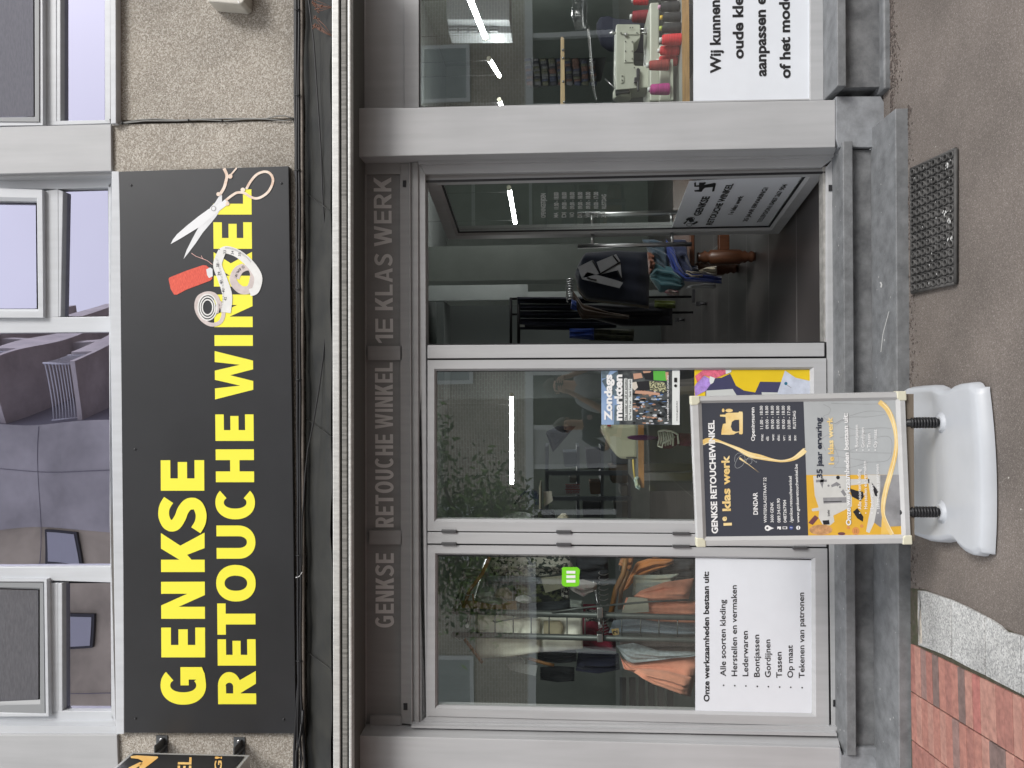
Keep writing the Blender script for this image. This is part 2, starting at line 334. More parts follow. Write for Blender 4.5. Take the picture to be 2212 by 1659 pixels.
def word(mb, s, p0, p1, cap0, cap1, Y, st, h, widths, gap=.1):
    """word laid between two photo points with proportional letters"""
    ws = [widths.get(c, .7) for c in s]; tot = sum(ws)+gap*(len(s)-1); u = 0
    for c, cw in zip(s, ws):
        a = u/tot; b_ = (u+cw)/tot
        pa = (p0[0]+(p1[0]-p0[0])*a, p0[1]+(p1[1]-p0[1])*a); pb = (p0[0]+(p1[0]-p0[0])*b_, p0[1]+(p1[1]-p0[1])*b_)
        cap = cap0+(cap1-cap0)*a
        if c != ' ': put_glyph(mb, c, W(pa, Y), W(pb, Y), W((pa[0]-cap, pa[1]), Y), st, h)
        u += cw+gap

def flat(mb, pts, Y, z, push=0): mb.face([W(z(*p), Y)-Vector((0, push, 0)) for p in pts])
def ribbon(mb, pts, wd, pr, push):
    for q in stroke(pts, wd): mb.face([pr(p)-Vector((0, push, 0)) for p in q])

# garment hung between two edges of the photo's outline, with folds and thickness
def cloth(name, Lp, Rp, Y, m, parent=None, bulge=.05, folds=5, amp=.012, seed=0, z=None, nu=22, nv=20, label=None, proj=None):
    rr = random.Random(seed); z = z or (lambda a, b_: (a, b_)); pj = proj or (lambda q: W(q, Y))
    def samp(P, t):
        P = [Vector((*z(*p), 0)) for p in P]; d = [(P[k+1]-P[k]).length for k in range(len(P)-1)]; T = t*sum(d); k = 0
        while k < len(d)-1 and T > d[k]: T -= d[k]; k += 1
        q = P[k].lerp(P[k+1], min(1, T/max(d[k], 1e-6))); return pj((q.x, q.y))
    ph = [rr.uniform(0, 6.28) for _ in range(6)]; fr, bk = [], []
    for v in range(nv+1):
        t = v/nv; a, b_ = samp(Lp, t), samp(Rp, t); rf, rb = [], []
        for u in range(nu+1):
            x = u/nu; p = a.lerp(b_, x); e = sin(pi*min(max(x, 0), 1))**.5 if 0 < x < 1 else 0
            o = amp*(sin(folds*2*pi*x*.5+ph[0]+1.3*sin(t*3+ph[1]))+.5*sin(folds*2.3*pi*x+ph[2]+t*2.2)+.4*sin(t*9+x*7+ph[3]))*e
            ends = min(1, 6*min(t+.02, 1.02-t))
            rf.append(p+Vector((0, -(bulge*e+o)*ends, 0))); rb.append(p+Vector((0, bulge*.5*e*ends+.002, 0)))
        fr.append(rf+rb[::-1])
    mb = MB(); i = mb.grid(fr, True, True); n = len(fr[0])
    mb.f.append(tuple(range(i, i+n))); e = i+nv*n; mb.f.append(tuple(range(e+n-1, e-1, -1))); mb.sm += [False, False]
    return mb.build(name, m, parent, label)

# ================================================================== SETTING
# ground: one asphalt sheet to the horizon, granite and clinker bands laid on it
mb = MB(); mb.face([(-90, -.1, 0), (-90, -110, 0), (90, -110, 0), (90, -.1, 0)]); struct(mb.build('asphalt_pavement', ASPH))
GRAN = stone_mat('speckled_granite_slab', [(0, (.22, .22, .22)), (.4, (.33, .335, .33)), (.75, (.42, .42, .41)), (1, (.52, .52, .51))], 170, 3, .3, .7)
def gp(pts): return [G(r9(*p), .004) for p in pts]
up_ = [(1560, 555), (1600, 556), (1772, 615), (1850, 650), (1978, 715), (2060, 762), (2110, 812), (2160, 822), (2212, 838), (2420, 930)]
lo_ = [(1560, 898), (1590, 908), (1700, 950), (1780, 985), (1880, 1040), (1990, 1092), (2050, 1125), (2130, 1165), (2212, 1208), (2420, 1312)]
def lerp_y(P, x):
    for (a, b_), (c, d) in zip(P, P[1:]):
        if a <= x <= c: return b_+(d-b_)*(x-a)/(c-a)
    return P[-1][1]
mb = MB()
for a, b_ in ((1562, 1765), (1772, 1976), (1983, 2200), (2207, 2415)):
    xs = [a+(b_-a)*k/5 for k in range(6)]
    P = [(x, lerp_y(up_, x)) for x in xs]+[(x+4, lerp_y(lo_, x+4)-5) for x in reversed(xs)]
    mb.prism([p+Vector((0, 0, .008)) for p in gp(P)], (0, 0, -.012))
struct(mb.build('granite_paving', GRAN, bevel=.002))
# clinker bricks: stack of courses parallel to the granite band
BR = bpy.data.materials.new('red_clinker'); BR.use_nodes = True; n = BR.node_tree; b = n.nodes['Principled BSDF']
ge = n.nodes.new('ShaderNodeNewGeometry'); rp = n.nodes.new('ShaderNodeValToRGB')
cs = [(0, (.32, .145, .115)), (.28, (.28, .125, .102)), (.48, (.155, .105, .095)), (.66, (.34, .175, .14)), (.80, (.22, .135, .12)), (.93, (.33, .125, .108))]; rp.color_ramp.interpolation = 'CONSTANT'
while len(rp.color_ramp.elements) < len(cs): rp.color_ramp.elements.new(.5)
for e, (p, c) in zip(rp.color_ramp.elements, cs): e.position = p; e.color = (*c, 1)
tn = n.nodes.new('ShaderNodeTexNoise'); tn.inputs['Scale'].default_value = 40; tn.inputs['Detail'].default_value = 8
tcc = n.nodes.new('ShaderNodeTexCoord'); n.links.new(tcc.outputs['Object'], tn.inputs[0])
mrr = n.nodes.new('ShaderNodeMapRange'); mrr.inputs[1].default_value = .3; mrr.inputs[2].default_value = .7; mrr.inputs[3].default_value = .75; mrr.inputs[4].default_value = 1.2; n.links.new(tn.outputs[0], mrr.inputs[0])
mxx = n.nodes.new('ShaderNodeMix'); mxx.data_type = 'RGBA'; mxx.blend_type = 'MULTIPLY'; mxx.inputs[0].default_value = 1
n.links.new(ge.outputs['Random Per Island'], rp.inputs[0]); n.links.new(rp.outputs[0], mxx.inputs[6]); n.links.new(mrr.outputs[0], mxx.inputs[7]); n.links.new(mxx.outputs[2], b.inputs['Base Color']); b.inputs['Roughness'].default_value = .85
mb = MB()
A0 = G(r9(1575, 915), .004); A1 = G(r9(2212, 1225), .004); dv = (A1-A0); Ln = dv.length; dv.normalize()
side = G(r9(1575, 1222), .004)-A0; sd_ = side-dv*side.dot(dv); cw = sd_.length; sdn = sd_.normalized()
zB = zoom(3500, 2250, 2.143); along = (G(zB(438, 1175), .004)-G(zB(425, 700), .004)).normalized(); stp = (G(zB(910, 930), .004)-G(zB(480, 740), .004)).length/7      # long side of a clinker
kk = cw/max(along.dot(sdn), .2)
for c in range(-0, 14):
    for k in range(-12, 46):
        o = A0+along*(kk*c)+dv*(k*stp)+dv*R.uniform(-.001, .001)
        if o.y > -.36: continue
        q = [o, o+dv*(stp-.0025), o+dv*(stp-.0025)+along*(kk-.005), o+along*(kk-.005)]
        if min(p.y for p in q) < -2.2: continue
        q = [Vector((p.x, min(p.y, -.40), p.z)) for p in q]
        if min(p.y for p in q) > -.41: continue
        z0 = R.uniform(-.0012, .0012)
        mb.prism([p+Vector((0, 0, .007+z0)) for p in q], (0, 0, -.012))
struct(mb.build('clinker_paving', BR, bevel=.002))
MOSS_SHADE = mat('mossy_sand_and_shade', (.075, .062, .048), .95, col2=(.04, .045, .022), vscale=20)
mb = MB(); q = [G(r9(1500, 540), .002), G(r9(1600, 550), .002), G(r9(2212, 845), .002), G(r9(2440, 945), .002), G(r9(2900, 3400), .002), G(r9(1500, 3400), .002)]; mb.face(q); struct(mb.build('joint_sand_and_shade', MOSS_SHADE))  # joint sand; its dark colour also stands in for shadow along the step
CONC = mat('pale_mortar', (.42, .38, .33), .95, var=.3, vscale=25, bump=.5)
mb = MB(); mb.prism([G(r9(*p), .012) for p in ((1552, 560), (1566, 556), (1572, 700), (1580, 880), (1560, 890), (1550, 720))], (0, 0, -.012)); struct(mb.build('mortar_kerb', CONC))

def each(name, quads, Y, th, m, parent=None, **kw):
    for q in quads:
        q, y, t = q if isinstance(q[1], (int, float)) is False and len(q) == 3 and isinstance(q[2], (int, float)) else (q, Y, th)
        mb = MB(); mb.slab(q, y, t); mb.build(name, m, parent or B, **kw)
# shop building ----------------------------------------------------
B = thing('shop_building', 'light grey aluminium shop front below a pebble concrete storey', 'building', (0, .3, 0))
def part(name, fn, m, parent=B, label=None, **kw):
    mb = MB(); fn(mb); return mb.build(name, m, parent, label, **kw)
YU = -.10          # face of the concrete storey
# pebble concrete panels with the joint beside the sign
part('concrete_panel', lambda mb: mb.slab([(200, -140), r1(690, -140), r1(690, 0), r1(690, 748), r1(1830, 735), r1(1835, 0), (637.5, -140)], YU, .25), STUCCO)
part('concrete_panel', lambda mb: mb.slab([r1(693, 776), r1(1832, 750), r1(1850, 1659), r2(1872, 1659), r3(1880, 1659), (655, 1900), (255, 1900), r3(725, 1450), r1(725, 1065), r1(693, 1065)], YU-.012, .25), STUCCO)
JOINT = mat('dirty_joint', (.05, .045, .04), .95)
part('joint', lambda mb: mb.slab([r1(680, 740), r1(1835, 725), r1(1835, 755), r1(690, 782)], YU+.03, .05), JOINT)
# upper side cladding between windows
part('cladding', lambda mb: mb.slab([(-40, 276), r1(0, 790), r1(690, 772), r1(693, 1064), r1(0, 1064+18), (-40, 376)], YU-.03, .2), ALU_SIDE, bevel=.003)
part('cladding', lambda mb: mb.slab([(-40, 1589), r3(0, 1453), r3(728, 1453), r3(735, 1660), (256, 1900), (-40, 1900)], YU-.03, .2), ALU_SIDE, bevel=.003)
WF = YU+.06        # face of the upper window frames
def pane(parent, pts, Y, m=UPGLASS, name='pane'):
    part(name, lambda mb: mb.face([W(p, Y) for p in pts]), m, parent, recalc=False)
def up_window(label, outline, panes, bars, sill):
    mb = MB()
    for bq in bars: mb.slab(bq, WF, .06)
    wn = mb.build('window', ALU_UP, B, label, bevel=.003)
    for p in panes: pane(wn, p, WF+.035)
    part('sill', lambda m_: m_.prism([W(p, YU-.045) for p in sill], (0, .14, 0)), ALU_UP, wn, bevel=.003)
    return wn
SCR2 = mat('screen_mesh', (.13, .13, .145), .8, var=.15, vscale=30, stretch=(1, 1, 5)); SCR2.node_tree.nodes['Principled BSDF'].inputs['Alpha'].default_value = .72
SCREEN = mat('insect_screen', (.10, .10, .115), .8, var=.2, vscale=60, stretch=(1, 1, 6))
DKFR = mat('grey_sash_profile', (.27, .28, .29), .5)
# window on the right of the picture's top (world right)
w1 = up_window('window beside the wall joint with grey insect screen', None,
    [[r1(375, -300), r1(652, -300), r1(652, 752), r1(375, 754)], [(-60, -100), r1(205, -300), r1(208, 722), (-60, 262)]],
    [[r1(650, -300), r1(688, -300), r1(688, 768), r1(652, 752)], [r1(262, -300), r1(350, -300), r1(352, 756), r1(266, 757)],
     [r1(352, -300), r1(376, -300), r1(376, 756), r1(353, 756)], [(-60, 262), r1(0, 758), r1(688, 745), r1(688, 768), r1(0, 790), (-60, 276)]],
    [r1(684, -300), r1(720, -300), r1(722, 766), r1(688, 770)])
mb = MB(); mb.ring_frame([(-60, -100), r1(262, -300), r1(266, 778), (-60, 272)], [(-60, -90), r1(205, -290), r1(208, 722), (-60, 256)], WF-.03, .05); mb.build('sash', ALU_UP, w1)
mb = MB(); mb.ring_frame([(-60, -100), r1(242, -300), r1(242, 757), (-60, 262)], [(-60, -90), r1(205, -290), r1(208, 722), (-60, 252)], WF-.036, .02); mb.build('screen_frame', DKFR, w1)
part('insect_screen', lambda m_: m_.face([W(p, WF-.02) for p in ((-60, -90), r1(206, -290), r1(209, 723), (-60, 253))]), SCR2, w1, recalc=False)
# wide window over the sign
w2 = up_window('wide window over the sign with a large middle pane', None,
    [[(-60, 1095/2.88+5), r1(222, 1248), r2(228, 340), (-60, 548.6+118)], [r1(392, 1190), r1(672, 1184), r2(680, 386), r2(378, 388)],
     [(-60, 548.6+172), r2(0, 493), r2(682, 487), r3(690, 402), r3(0, 404), (-60, 1082.9+140)], [r3(385, 510), r3(690, 508), r3(690, 1303), r3(388, 1303)]],
    [[(-60, 376), r1(0, 1100), r1(695, 1080), r1(700, 1165), r1(360, 1175), r1(0, 1175), (-60, 408)],
     [r1(262, 1190), r1(362, 1175), r2(366, 392), r2(268, 396)], [r1(362, 1178), r1(392, 1190), r2(378, 388), r2(366, 392)],
     [r1(672, 1150), r1(694, 1130), r2(686, 1659), r3(722, 1385), r3(692, 1345), r2(684, 1659)],
     [(-60, 548.6+138), r2(0, 398), r2(684, 389), r2(684, 486), r2(0, 492), (-60, 548.6+171)],
     [(-60, 1082.9+141), r3(0, 410), r3(690, 405), r3(692, 506), r3(0, 484), (-60, 1082.9+168)],
     [r3(296, 510), r3(360, 508), r3(362, 1316), r3(300, 1330)], [r3(360, 510), r3(386, 510), r3(388, 1304), r3(362, 1316)],
     [(-60, 1082.9+464), r3(0, 1338), r3(388, 1304), r3(692, 1306), r3(722, 1390), r3(0, 1390), (-60, 1082.9+482)]],
    [r1(694, 1065), r1(740, 1066), r2(755, 0), r2(770, 1659), r3(772, 1448), r3(722, 1450), r2(686, 500)])
mb = MB(); mb.ring_frame([(-60, 405), r1(262, 1180), r2(268, 396), (-60, 686)], [(-60, 432), r1(220, 1250), r2(228, 342), (-60, 667)], WF-.025, .05); mb.build('sash', ALU_UP, w2)
mb = MB(); mb.ring_frame([(-60, 1250), r3(290, 484), r3(302, 1338), (-60, 1548)], [(-60, 1258), r3(268, 505), r3(278, 1322), (-60, 1538)], WF-.03, .05); mb.build('sash', ALU_UP, w2)
mb = MB(); mb.ring_frame([(-60, 1258), r3(268, 505), r3(278, 1322), (-60, 1538)], [(-60, 1270), r3(240, 552), r3(240, 1240), (-60, 1520)], WF-.022, .02); mb.build('screen_frame', DKFR, w2)
part('insect_screen', lambda m_: m_.face([W(p, WF-.01) for p in ((-60, 1272), r3(238, 554), r3(238, 1242), (-60, 1520))]), MATS['screen_mesh'], w2, recalc=False)
pane(w2, [(-60, 1270), r3(240, 552), r3(240, 1240), (-60, 1520)], WF+.01)
part('reveal', lambda mb: mb.slab([(-40, 1570), r3(0, 1395), r3(722, 1398), r3(722, 1450), r3(0, 1450), (-40, 1588)], YU-.01, .1), ALU_UP)
part('reveal', lambda mb: mb.slab([(-40, 372), r1(0, 1082), r1(692, 1064), r1(695, 1092), r1(0, 1106), (-40, 382)], YU-.005, .1), ALU_SIDE)
# dark room behind the upper windows
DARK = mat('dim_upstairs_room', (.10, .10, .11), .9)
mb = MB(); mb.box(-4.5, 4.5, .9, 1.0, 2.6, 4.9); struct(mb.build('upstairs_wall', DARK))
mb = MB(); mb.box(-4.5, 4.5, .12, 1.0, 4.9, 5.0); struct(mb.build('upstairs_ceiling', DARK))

# main sign -----------------------------------------------------------
YS = YU-.045
sc_ = W((440, 980), YS)
sign = thing('fascia_sign', 'long dark grey shop sign with yellow capitals, scissors and tape', 'sign', tuple(sc_))
part('board', lambda mb: mb.slab([(256.9, 370.5), (623.3, 358.7), (631, 900), (638.9, 1584.5), (269, 1583), (263, 980)], YS, .03), SIGNDARK, sign, bevel=.002)
YL = YS-.0008
mb = MB()
for s_, ys, z0, z1, x0, x1 in (('GENKSE', [(1522.1, 1438.1), (1420, 1355.5), (1336.7, 1256.5), (1235.7, 1150.6), (1148.9, 1074.6), (1060, 994)], 1522, 994, (348.9, 443.7), (347.2, 441)),
    ('RETOUCHEWINKEL', [(1521.1, 1449.2), (1437.8, 1380.8), (1371.1, 1303.4), (1299.2, 1220), (1206.9, 1135), (1121.8, 1052), (1041.6, 970.5), (952.4, 895.1), (862.8, 758), (747.2, 724), (706.6, 636.1), (619, 544), (537.5, 480), (463.5, 409)], 1450, 500, (470.5, 552.8), (461, 544))):
    for ch, (ya, yb) in zip(s_, ys):
        def xx(y, k): return (x0[k]-x1[k])*(y-z1)/(z0-z1)+x1[k]
        A, Bp, T = W((xx(ya, 1), ya), YL), W((xx(yb, 1), yb), YL), W((xx(ya, 0), ya), YL)
        if ch in 'I': put_glyph(mb, ch, A, Bp, T, .27, .2)
        else: put_glyph(mb, ch, A, Bp, T, .275, .222)
mb.build('lettering', YELLOW, sign, 'yellow capitals GENKSE RETOUCHE WINKEL', recalc=False)
def P8(pts, push, m, name, lb=None):
    mb = MB()
    for p in (pts if isinstance(pts[0][0], (list, tuple)) else [pts]): mb.face([W(r8b(*q), YL)-Vector((0, push, 0)) for q in p])
    return mb.build(name, m, sign, lb, recalc=False)
pr8 = lambda q: W(r8b(*q), YL)
STEEL = mat('printed_silver', (.72, .73, .75), .4, var=.08, vscale=12); GOLDP = mat('printed_rose_gold', (.72, .52, .40), .45, col2=(.88, .78, .68), vscale=30)
P8([[(272, 930), (300, 850), (345, 760), (410, 640), (470, 560), (505, 480), (545, 440), (590, 370), (608, 375), (608, 440), (590, 500), (560, 555), (500, 630), (440, 700), (380, 790), (320, 870)],], .001, STEEL, 'printed_scissor_blade')
P8([[(160, 800), (180, 760), (215, 715), (300, 640), (400, 560), (490, 495), (545, 470), (610, 430), (640, 405), (665, 430), (650, 460), (590, 505), (520, 560), (420, 645), (330, 700), (240, 755)]], .0014, mat('printed_white_steel', (.80, .81, .83), .4), 'printed_scissor_blade')
mb = MB()
ribbon(mb, [(590, 368), (625, 310), (640, 260), (650, 200), (625, 140)], 26, pr8, .0018); ribbon(mb, [(650, 225), (690, 190), (735, 137)], 14, pr8, .002)
ribbon(mb, [(640, 420), (690, 380), (740, 352), (800, 355), (850, 385), (900, 402), (950, 390), (1010, 345), (1045, 280), (1050, 225), (1020, 180), (970, 170), (910, 195), (860, 250), (820, 320)], 22, pr8, .0022)
for cx, cy, rr_ in ((680, 210, 20), (577, 365, 18), (655, 448, 18), (790, 328, 20)): mb.face([W(r8b(cx+rr_*cos(a*pi/8), cy+rr_*sin(a*pi/8)), YL)-Vector((0, .0026, 0)) for a in range(16)])
mb.build('printed_scissor_handle', GOLDP, sign, recalc=False)
mb = MB(); mb.face([W(r8b(535+22*cos(a*pi/8), 490+24*sin(a*pi/8)), YL)-Vector((0, .0026, 0)) for a in range(16)]); mb.build('printed_screw', mat('printed_grey', (.42, .41, .42), .4), sign, recalc=False)
mb = MB(); mb.face([W(r8b(535+15*cos(a*pi/8), 490+17*sin(a*pi/8)), YL)-Vector((0, .003, 0)) for a in range(16)]); mb.build('printed_screw', STEEL, sign, recalc=False)
REDP = mat('printed_red_thread', (.80, .13, .075), .6, col2=(.62, .06, .04), vscale=60, stretch=(1, 1, 9), lo=.4, hi=.6)
P8([(142, 1105), (150, 1090), (300, 1030), (440, 983), (470, 985), (500, 1010), (520, 1060), (522, 1100), (505, 1118), (420, 1150), (300, 1195), (215, 1240), (190, 1240), (160, 1190)], .001, REDP, 'printed_thread_spool', 'red thread spool print')
P8([(470, 1020), (505, 1003), (525, 1015), (528, 1080), (495, 1095), (478, 1070)], .0014, STEEL, 'printed_spool_end')
mb = MB(); ribbon(mb, [(525, 980), (480, 945), (420, 920), (380, 905), (342, 878)], 4, pr8, .0014); ribbon(mb, [(470, 940), (440, 925), (428, 900)], 4, pr8, .0016); mb.build('printed_thread_end', mat('printed_pink', (.85, .50, .45), .5), sign, recalc=False)
TAPE = mat('printed_tape', (.78, .78, .76), .45, var=.05, vscale=20); TAPE2 = mat('printed_tape_back', (.62, .54, .52), .45, var=.12, vscale=20)
mb = MB(); ribbon(mb, [(735, 1100), (770, 1030), (840, 1000), (880, 1040), (880, 1120), (850, 1190), (780, 1200), (720, 1150), (705, 1090), (740, 1020), (800, 990)], lambda u: 44+26*sin(u*3), pr8, .0012); mb.build('printed_tape_coil', TAPE2, sign, recalc=False)
mb = MB(); ribbon(mb, [(585, 1300), (620, 1400), (590, 1480), (510, 1500), (430, 1450), (385, 1360), (400, 1270), (470, 1230), (540, 1240), (575, 1300), (560, 1400)], 34, pr8, .0013); mb.build('printed_tape_coil', TAPE2, sign, recalc=False)
mb = MB()
for k, (a, b_) in enumerate(((88, 118), (70, 96), (52, 72))):
    for q in arc(0, 0, a, b_, 12, 12, 0, 360, 30): mb.face([W(r8b(482+x, 1350+y), YL)-Vector((0, .0016+.0002*k, 0)) for x, y in q])
ribbon(mb, [(640, 1395), (655, 1250), (610, 1100), (570, 990), (585, 920), (610, 860)], lambda u: 88-18*u, pr8, .0022)
ribbon(mb, [(600, 868), (650, 850), (740, 880), (820, 940), (890, 1020), (925, 1100), (900, 1200), (850, 1222)], lambda u: 62+10*sin(u*3), pr8, .0026)
mb.build('printed_tape', TAPE, sign, 'white measuring tape print', recalc=False)
mb = MB()
for s_, x, y in (('33', 640, 885), ('34', 707, 890), ('35', 770, 905), ('38', 578, 1000), ('39', 590, 1073), ('40', 608, 1147), ('41', 628, 1222), ('42', 645, 1292)):
    put_text(mb, s_, (x, y), (x+2, y-32), 22, .01, W, YL-.0034, z=r8b)
for k in range(34):
    t = k/34; x = 610+48*sin(t*2.6)-40*(t > .8)*(t-.8); y = 930+460*t
    ribbon(mb, [(x-52+8*t, y), (x-36+8*t, y+2)], 2.2, pr8, .0034)
for k in range(24):
    t = k/24; x = 640+230*t; y = 822+130*t*t; ribbon(mb, [(x, y+4), (x-3, y+18)], 2.2, pr8, .0036)
mb.build('printed_tape_numbers', mat('printed_dark_grey', (.10, .10, .11), .5), sign, recalc=False)
for p in (r1(815, 1152), r2(840, 1215), r3(842, 1352), r1(1750, 1140), r3(1765, 1357)): part('screw', lambda m_: m_.lathe(W(p, YS-.001), [(.006, 0), (.006, -.002), (.003, -.003)], 10, 'Y'), SIGNDARK, sign)

# awning over the shop front ------------------------------------------
AW = W((700, 830), -.2)
aw = thing('awning', 'folded dark awning cassette with pale metal front rail over shop', 'awning', tuple(AW))
FAB = mat('weathered_dark_flashing', (.010, .011, .011), .6, col2=(.026, .026, .023), vscale=5, vdetail=9, bump=.25, bscale=14)
def yrow(p0, p1, Y, n=40): return [W((p0[0]+(p1[0]-p0[0])*k/n, p0[1]+(p1[1]-p0[1])*k/n), Y) for k in range(n+1)]
mb = MB(); rows = []
for k in range(7):
    t = k/6; rows.append([p+Vector((0, .006*sin(j*1.9+k)+.004*sin(j*.7), .004*sin(j*1.3+2*k))) for j, p in enumerate(yrow((657+(714-657)*t, -150), (664+(717-664)*t, 1850), YU+.02-.22*t))])
mb.grid(rows); mb.build('cover_sheet', FAB, aw, recalc=False)
mb = MB()
for z_ in (r1(1960, 1255), r2(1960, 1075), r3(1970, 985)):
    mb = MB(); mb.tube([W((662, z_[1]-18), YU-.0), W((686, z_[1]), YU-.095), W((716, z_[1]+22), YU-.207)], .003, 5); mb.build('seam', FAB, aw)
METR = mat('galvanised_rail', (.62, .62, .60), .38, .3, var=.12, vscale=14, stretch=(6, 1, 1)); METD = mat('weathered_rail', (.20, .195, .18), .6, var=.45, vscale=6, stretch=(14, 1, 1), vdetail=8)
YF = -.33
def rail(xa, xb, Y, m, th=.05, da=3, name='front_rail'):
    part(name, lambda mb: mb.slab([(xa-.5, -150), (xb-.5, -150), (xb+da, 1850), (xa+da, 1850)], Y, th), m, aw, bevel=.004)
rail(717, 732, YF, METR); rail(732.5, 737, YF+.012, DARKMET, .03, 3); rail(737, 748, YF+.004, METD, .04, 3); rail(748.5, 751, YF+.016, DARKMET, .03, 3); rail(751, 757.5, YF-.002, METR, .05, 3)
part('cassette', lambda mb: mb.prism([W((718, -150), YF+.05), W((757, -150), YF+.05), W((760, 1850), YF+.05), W((721, 1850), YF+.05)], (0, .27, 0)), mat('dark_soffit', (.10, .098, .09), .8), aw)
# strip of brown stone under the awning
part('stone_lintel', lambda mb: mb.slab([(738, -150), (764, -150), (763, 240), (768, 800), (777, 1200), (777, 1850), (738, 1850)], -.05, .3), mat('brown_rough_stone', (.34, .26, .19), .9, var=.4, vscale=8, vdetail=9, bump=.7, bscale=60), B)
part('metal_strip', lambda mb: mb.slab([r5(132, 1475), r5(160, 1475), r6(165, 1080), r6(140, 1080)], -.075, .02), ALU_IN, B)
# grey service pipe and cable bundle along the storey edge
pipe = MB(); pipe.tube([W((651+4*k/20, -150+2000*k/20), YU-.045) for k in range(21)], .0105, 10)
o = pipe.build('service_pipe', mat('weathered_pipe', (.28, .25, .22), .5, .3, var=.35, vscale=9)); tag(o, 'thin weathered metal pipe running under the concrete storey', 'pipe')
CAB = mat('black_cable', (.014, .014, .016), .5)
cb = thing('cable_bundle', 'bundle of black cables tied along the bottom of the storey', 'cables', tuple(W((643, 830), YU-.06)))
for c in range(4):
    mb = MB(); pts = []
    for k in range(70):
        y = -150+2000*k/69; x = 637.5+2.5*c+(y/1659)*5.5+.5*sin(k*.45+c*1.7)+.4*sin(k*.9+c*2.6)
        if y > 1500: x += (c-1.5)*5*sin((y-1500)/110)
        if c == 0 and 380 < y < 1480: x += 3
        pts.append(W((x, y), YU-.05-.006*(c % 2)))
    mb.tube(pts, .0065 if c else .0075, 6); mb.build('cable', CAB, cb)
mb = MB()
for y in (20, 205, 367, 624, 820, 1428, 1200, 560):
    x = 640+(y/1659)*5.5; mb = MB(); mb.tube([W((x-5, y), YU-.052), W((x, y+.5), YU-.07), W((x+9, y), YU-.06)], .003, 5); mb.build('cable_tie', CAB, cb)
mb = MB(); mb.tube([W(r3(*p), YU-.06) for p in ((1840, 475), (1862, 468), (1868, 460), (1880, 440))], .002, 5); mb.build('tie_end', WHITET, cb)
mb = MB(); mb.tube([W(r3(*p), YU-.07) for p in ((1842, 1659), (1845, 1560), (1865, 1480), (1880, 1400), (1885, 1300))], .007, 6); mb.tube([W(r3(*p), YU-.08) for p in ((1860, 1700), (1880, 1600), (1862, 1500), (1875, 1385))], .004, 6); mb.build('cable', CAB, cb)
mb = MB(); mb.tube([W(q, -.24) for q in (r1(1912, -60), r1(1930, 80), r1(1952, 260), r1(1975, 600), r1(1998, 950), r1(2006, 1200), r1(2022, 1450), r1(2030, 1659), r2(2038, 180), r2(2028, 420), r2(2012, 640), r2(1985, 840), r2(1950, 1050), r2(1915, 1220), r2(1898, 1380), r2(1888, 1560), r3(1880, 100), r3(1878, 400))], .0036, 6)
tag(mb.build('loose_cable', CAB), 'single black cable sagging in front of the dark awning cover', 'cable')
jc = thing('wall_cable', 'two thin grey cables running up the joint beside the sign', 'cable', tuple(W(r1(1200, 745), YU-.02)))
GC = mat('grey_cable', (.22, .22, .21), .5)
for pts in (((690, 772), (780, 762), (860, 746), (960, 740), (1100, 748), (1240, 742), (1400, 738), (1560, 738), (1660, 742), (1770, 752), (1830, 740)), ((760, 768), (900, 752), (1100, 752), (1250, 745), (1400, 752), (1520, 742), (1660, 738), (1720, 722), (1770, 720), (1830, 738))):
    mb = MB(); mb.tube([W(r1(*p), YU-.022) for p in pts], .0032, 6); mb.build('cable', GC, jc)
mb = MB()
for p in ((1172, 748), (1380, 750), (760, 765)): mb = MB(); mb.tube([W(r1(p[0], p[1]-8), YU-.03), W(r1(p[0], p[1]+10), YU-.03)], .004, 5); mb.build('clip', CAB, jc)
# dry weed on the awning cover
WEED = mat('dry_weed', (.20, .10, .07), .9)
for lb, pts in (('small dried weed hanging on the awning cover near the picture corner', ((2065, 45), (1962, 30))), ('smaller dried weed sprig lower on the awning cover', ((2066, 225), (1970, 140)))):
    mb = MB(); (xa, ya), (xb, yb) = pts
    for k in range(9):
        ex, ey = xb+R.uniform(-18, 40), yb+R.uniform(-45, 45); mid = ((xa+ex)/2+R.uniform(-8, 8), (ya+ey)/2+R.uniform(-14, 14))
        mb.tube([W(r1(xa, ya), -.30), W(r1(*mid), -.30), W(r1(ex, ey), -.30)], .0012, 4)
        for _ in range(4): mb.ball(tuple(W(r1(ex+R.uniform(-9, 9), ey+R.uniform(-9, 9)), -.302)), .0035, 5, m=3)
    tag(mb.build('dry_weed', WEED), lb, 'plant')

# outdoor socket box at the top right of the storey
bx_ = thing('vent_box', 'small white ventilated wall box on the pebble concrete', 'box', tuple(W(r1(1400, 0), YU-.05)))
PLW = mat('weathered_white_plastic', (.55, .53, .47), .5, var=.1, vscale=12)
part('housing', lambda mb: mb.prism([W(q, YU-.11) for q in (r1(1277, -160), r1(1515, -160), r1(1518, 8), r1(1495, 26), r1(1295, 10), r1(1278, -14))], (0, .11, 0)), PLW, bx_, bevel=.006)
part('vent_slot', lambda mb: [mb.prism([W(r1(1322+k*13, 17+k*1.1), YU-.10), W(r1(1327+k*13, 17+k*1.1), YU-.10), W(r1(1329+k*13, 40+k*1.2), YU-.03), W(r1(1324+k*13, 40+k*1.2), YU-.03)], (0, 0, -.004)) for k in range(7)], DARKMET, bx_)
part('marker', lambda mb: mb.slab([r1(1476, 4), r1(1482, 4), r1(1490, 18), r1(1484, 18)], YU-.113, .003), WHITET, bx_)

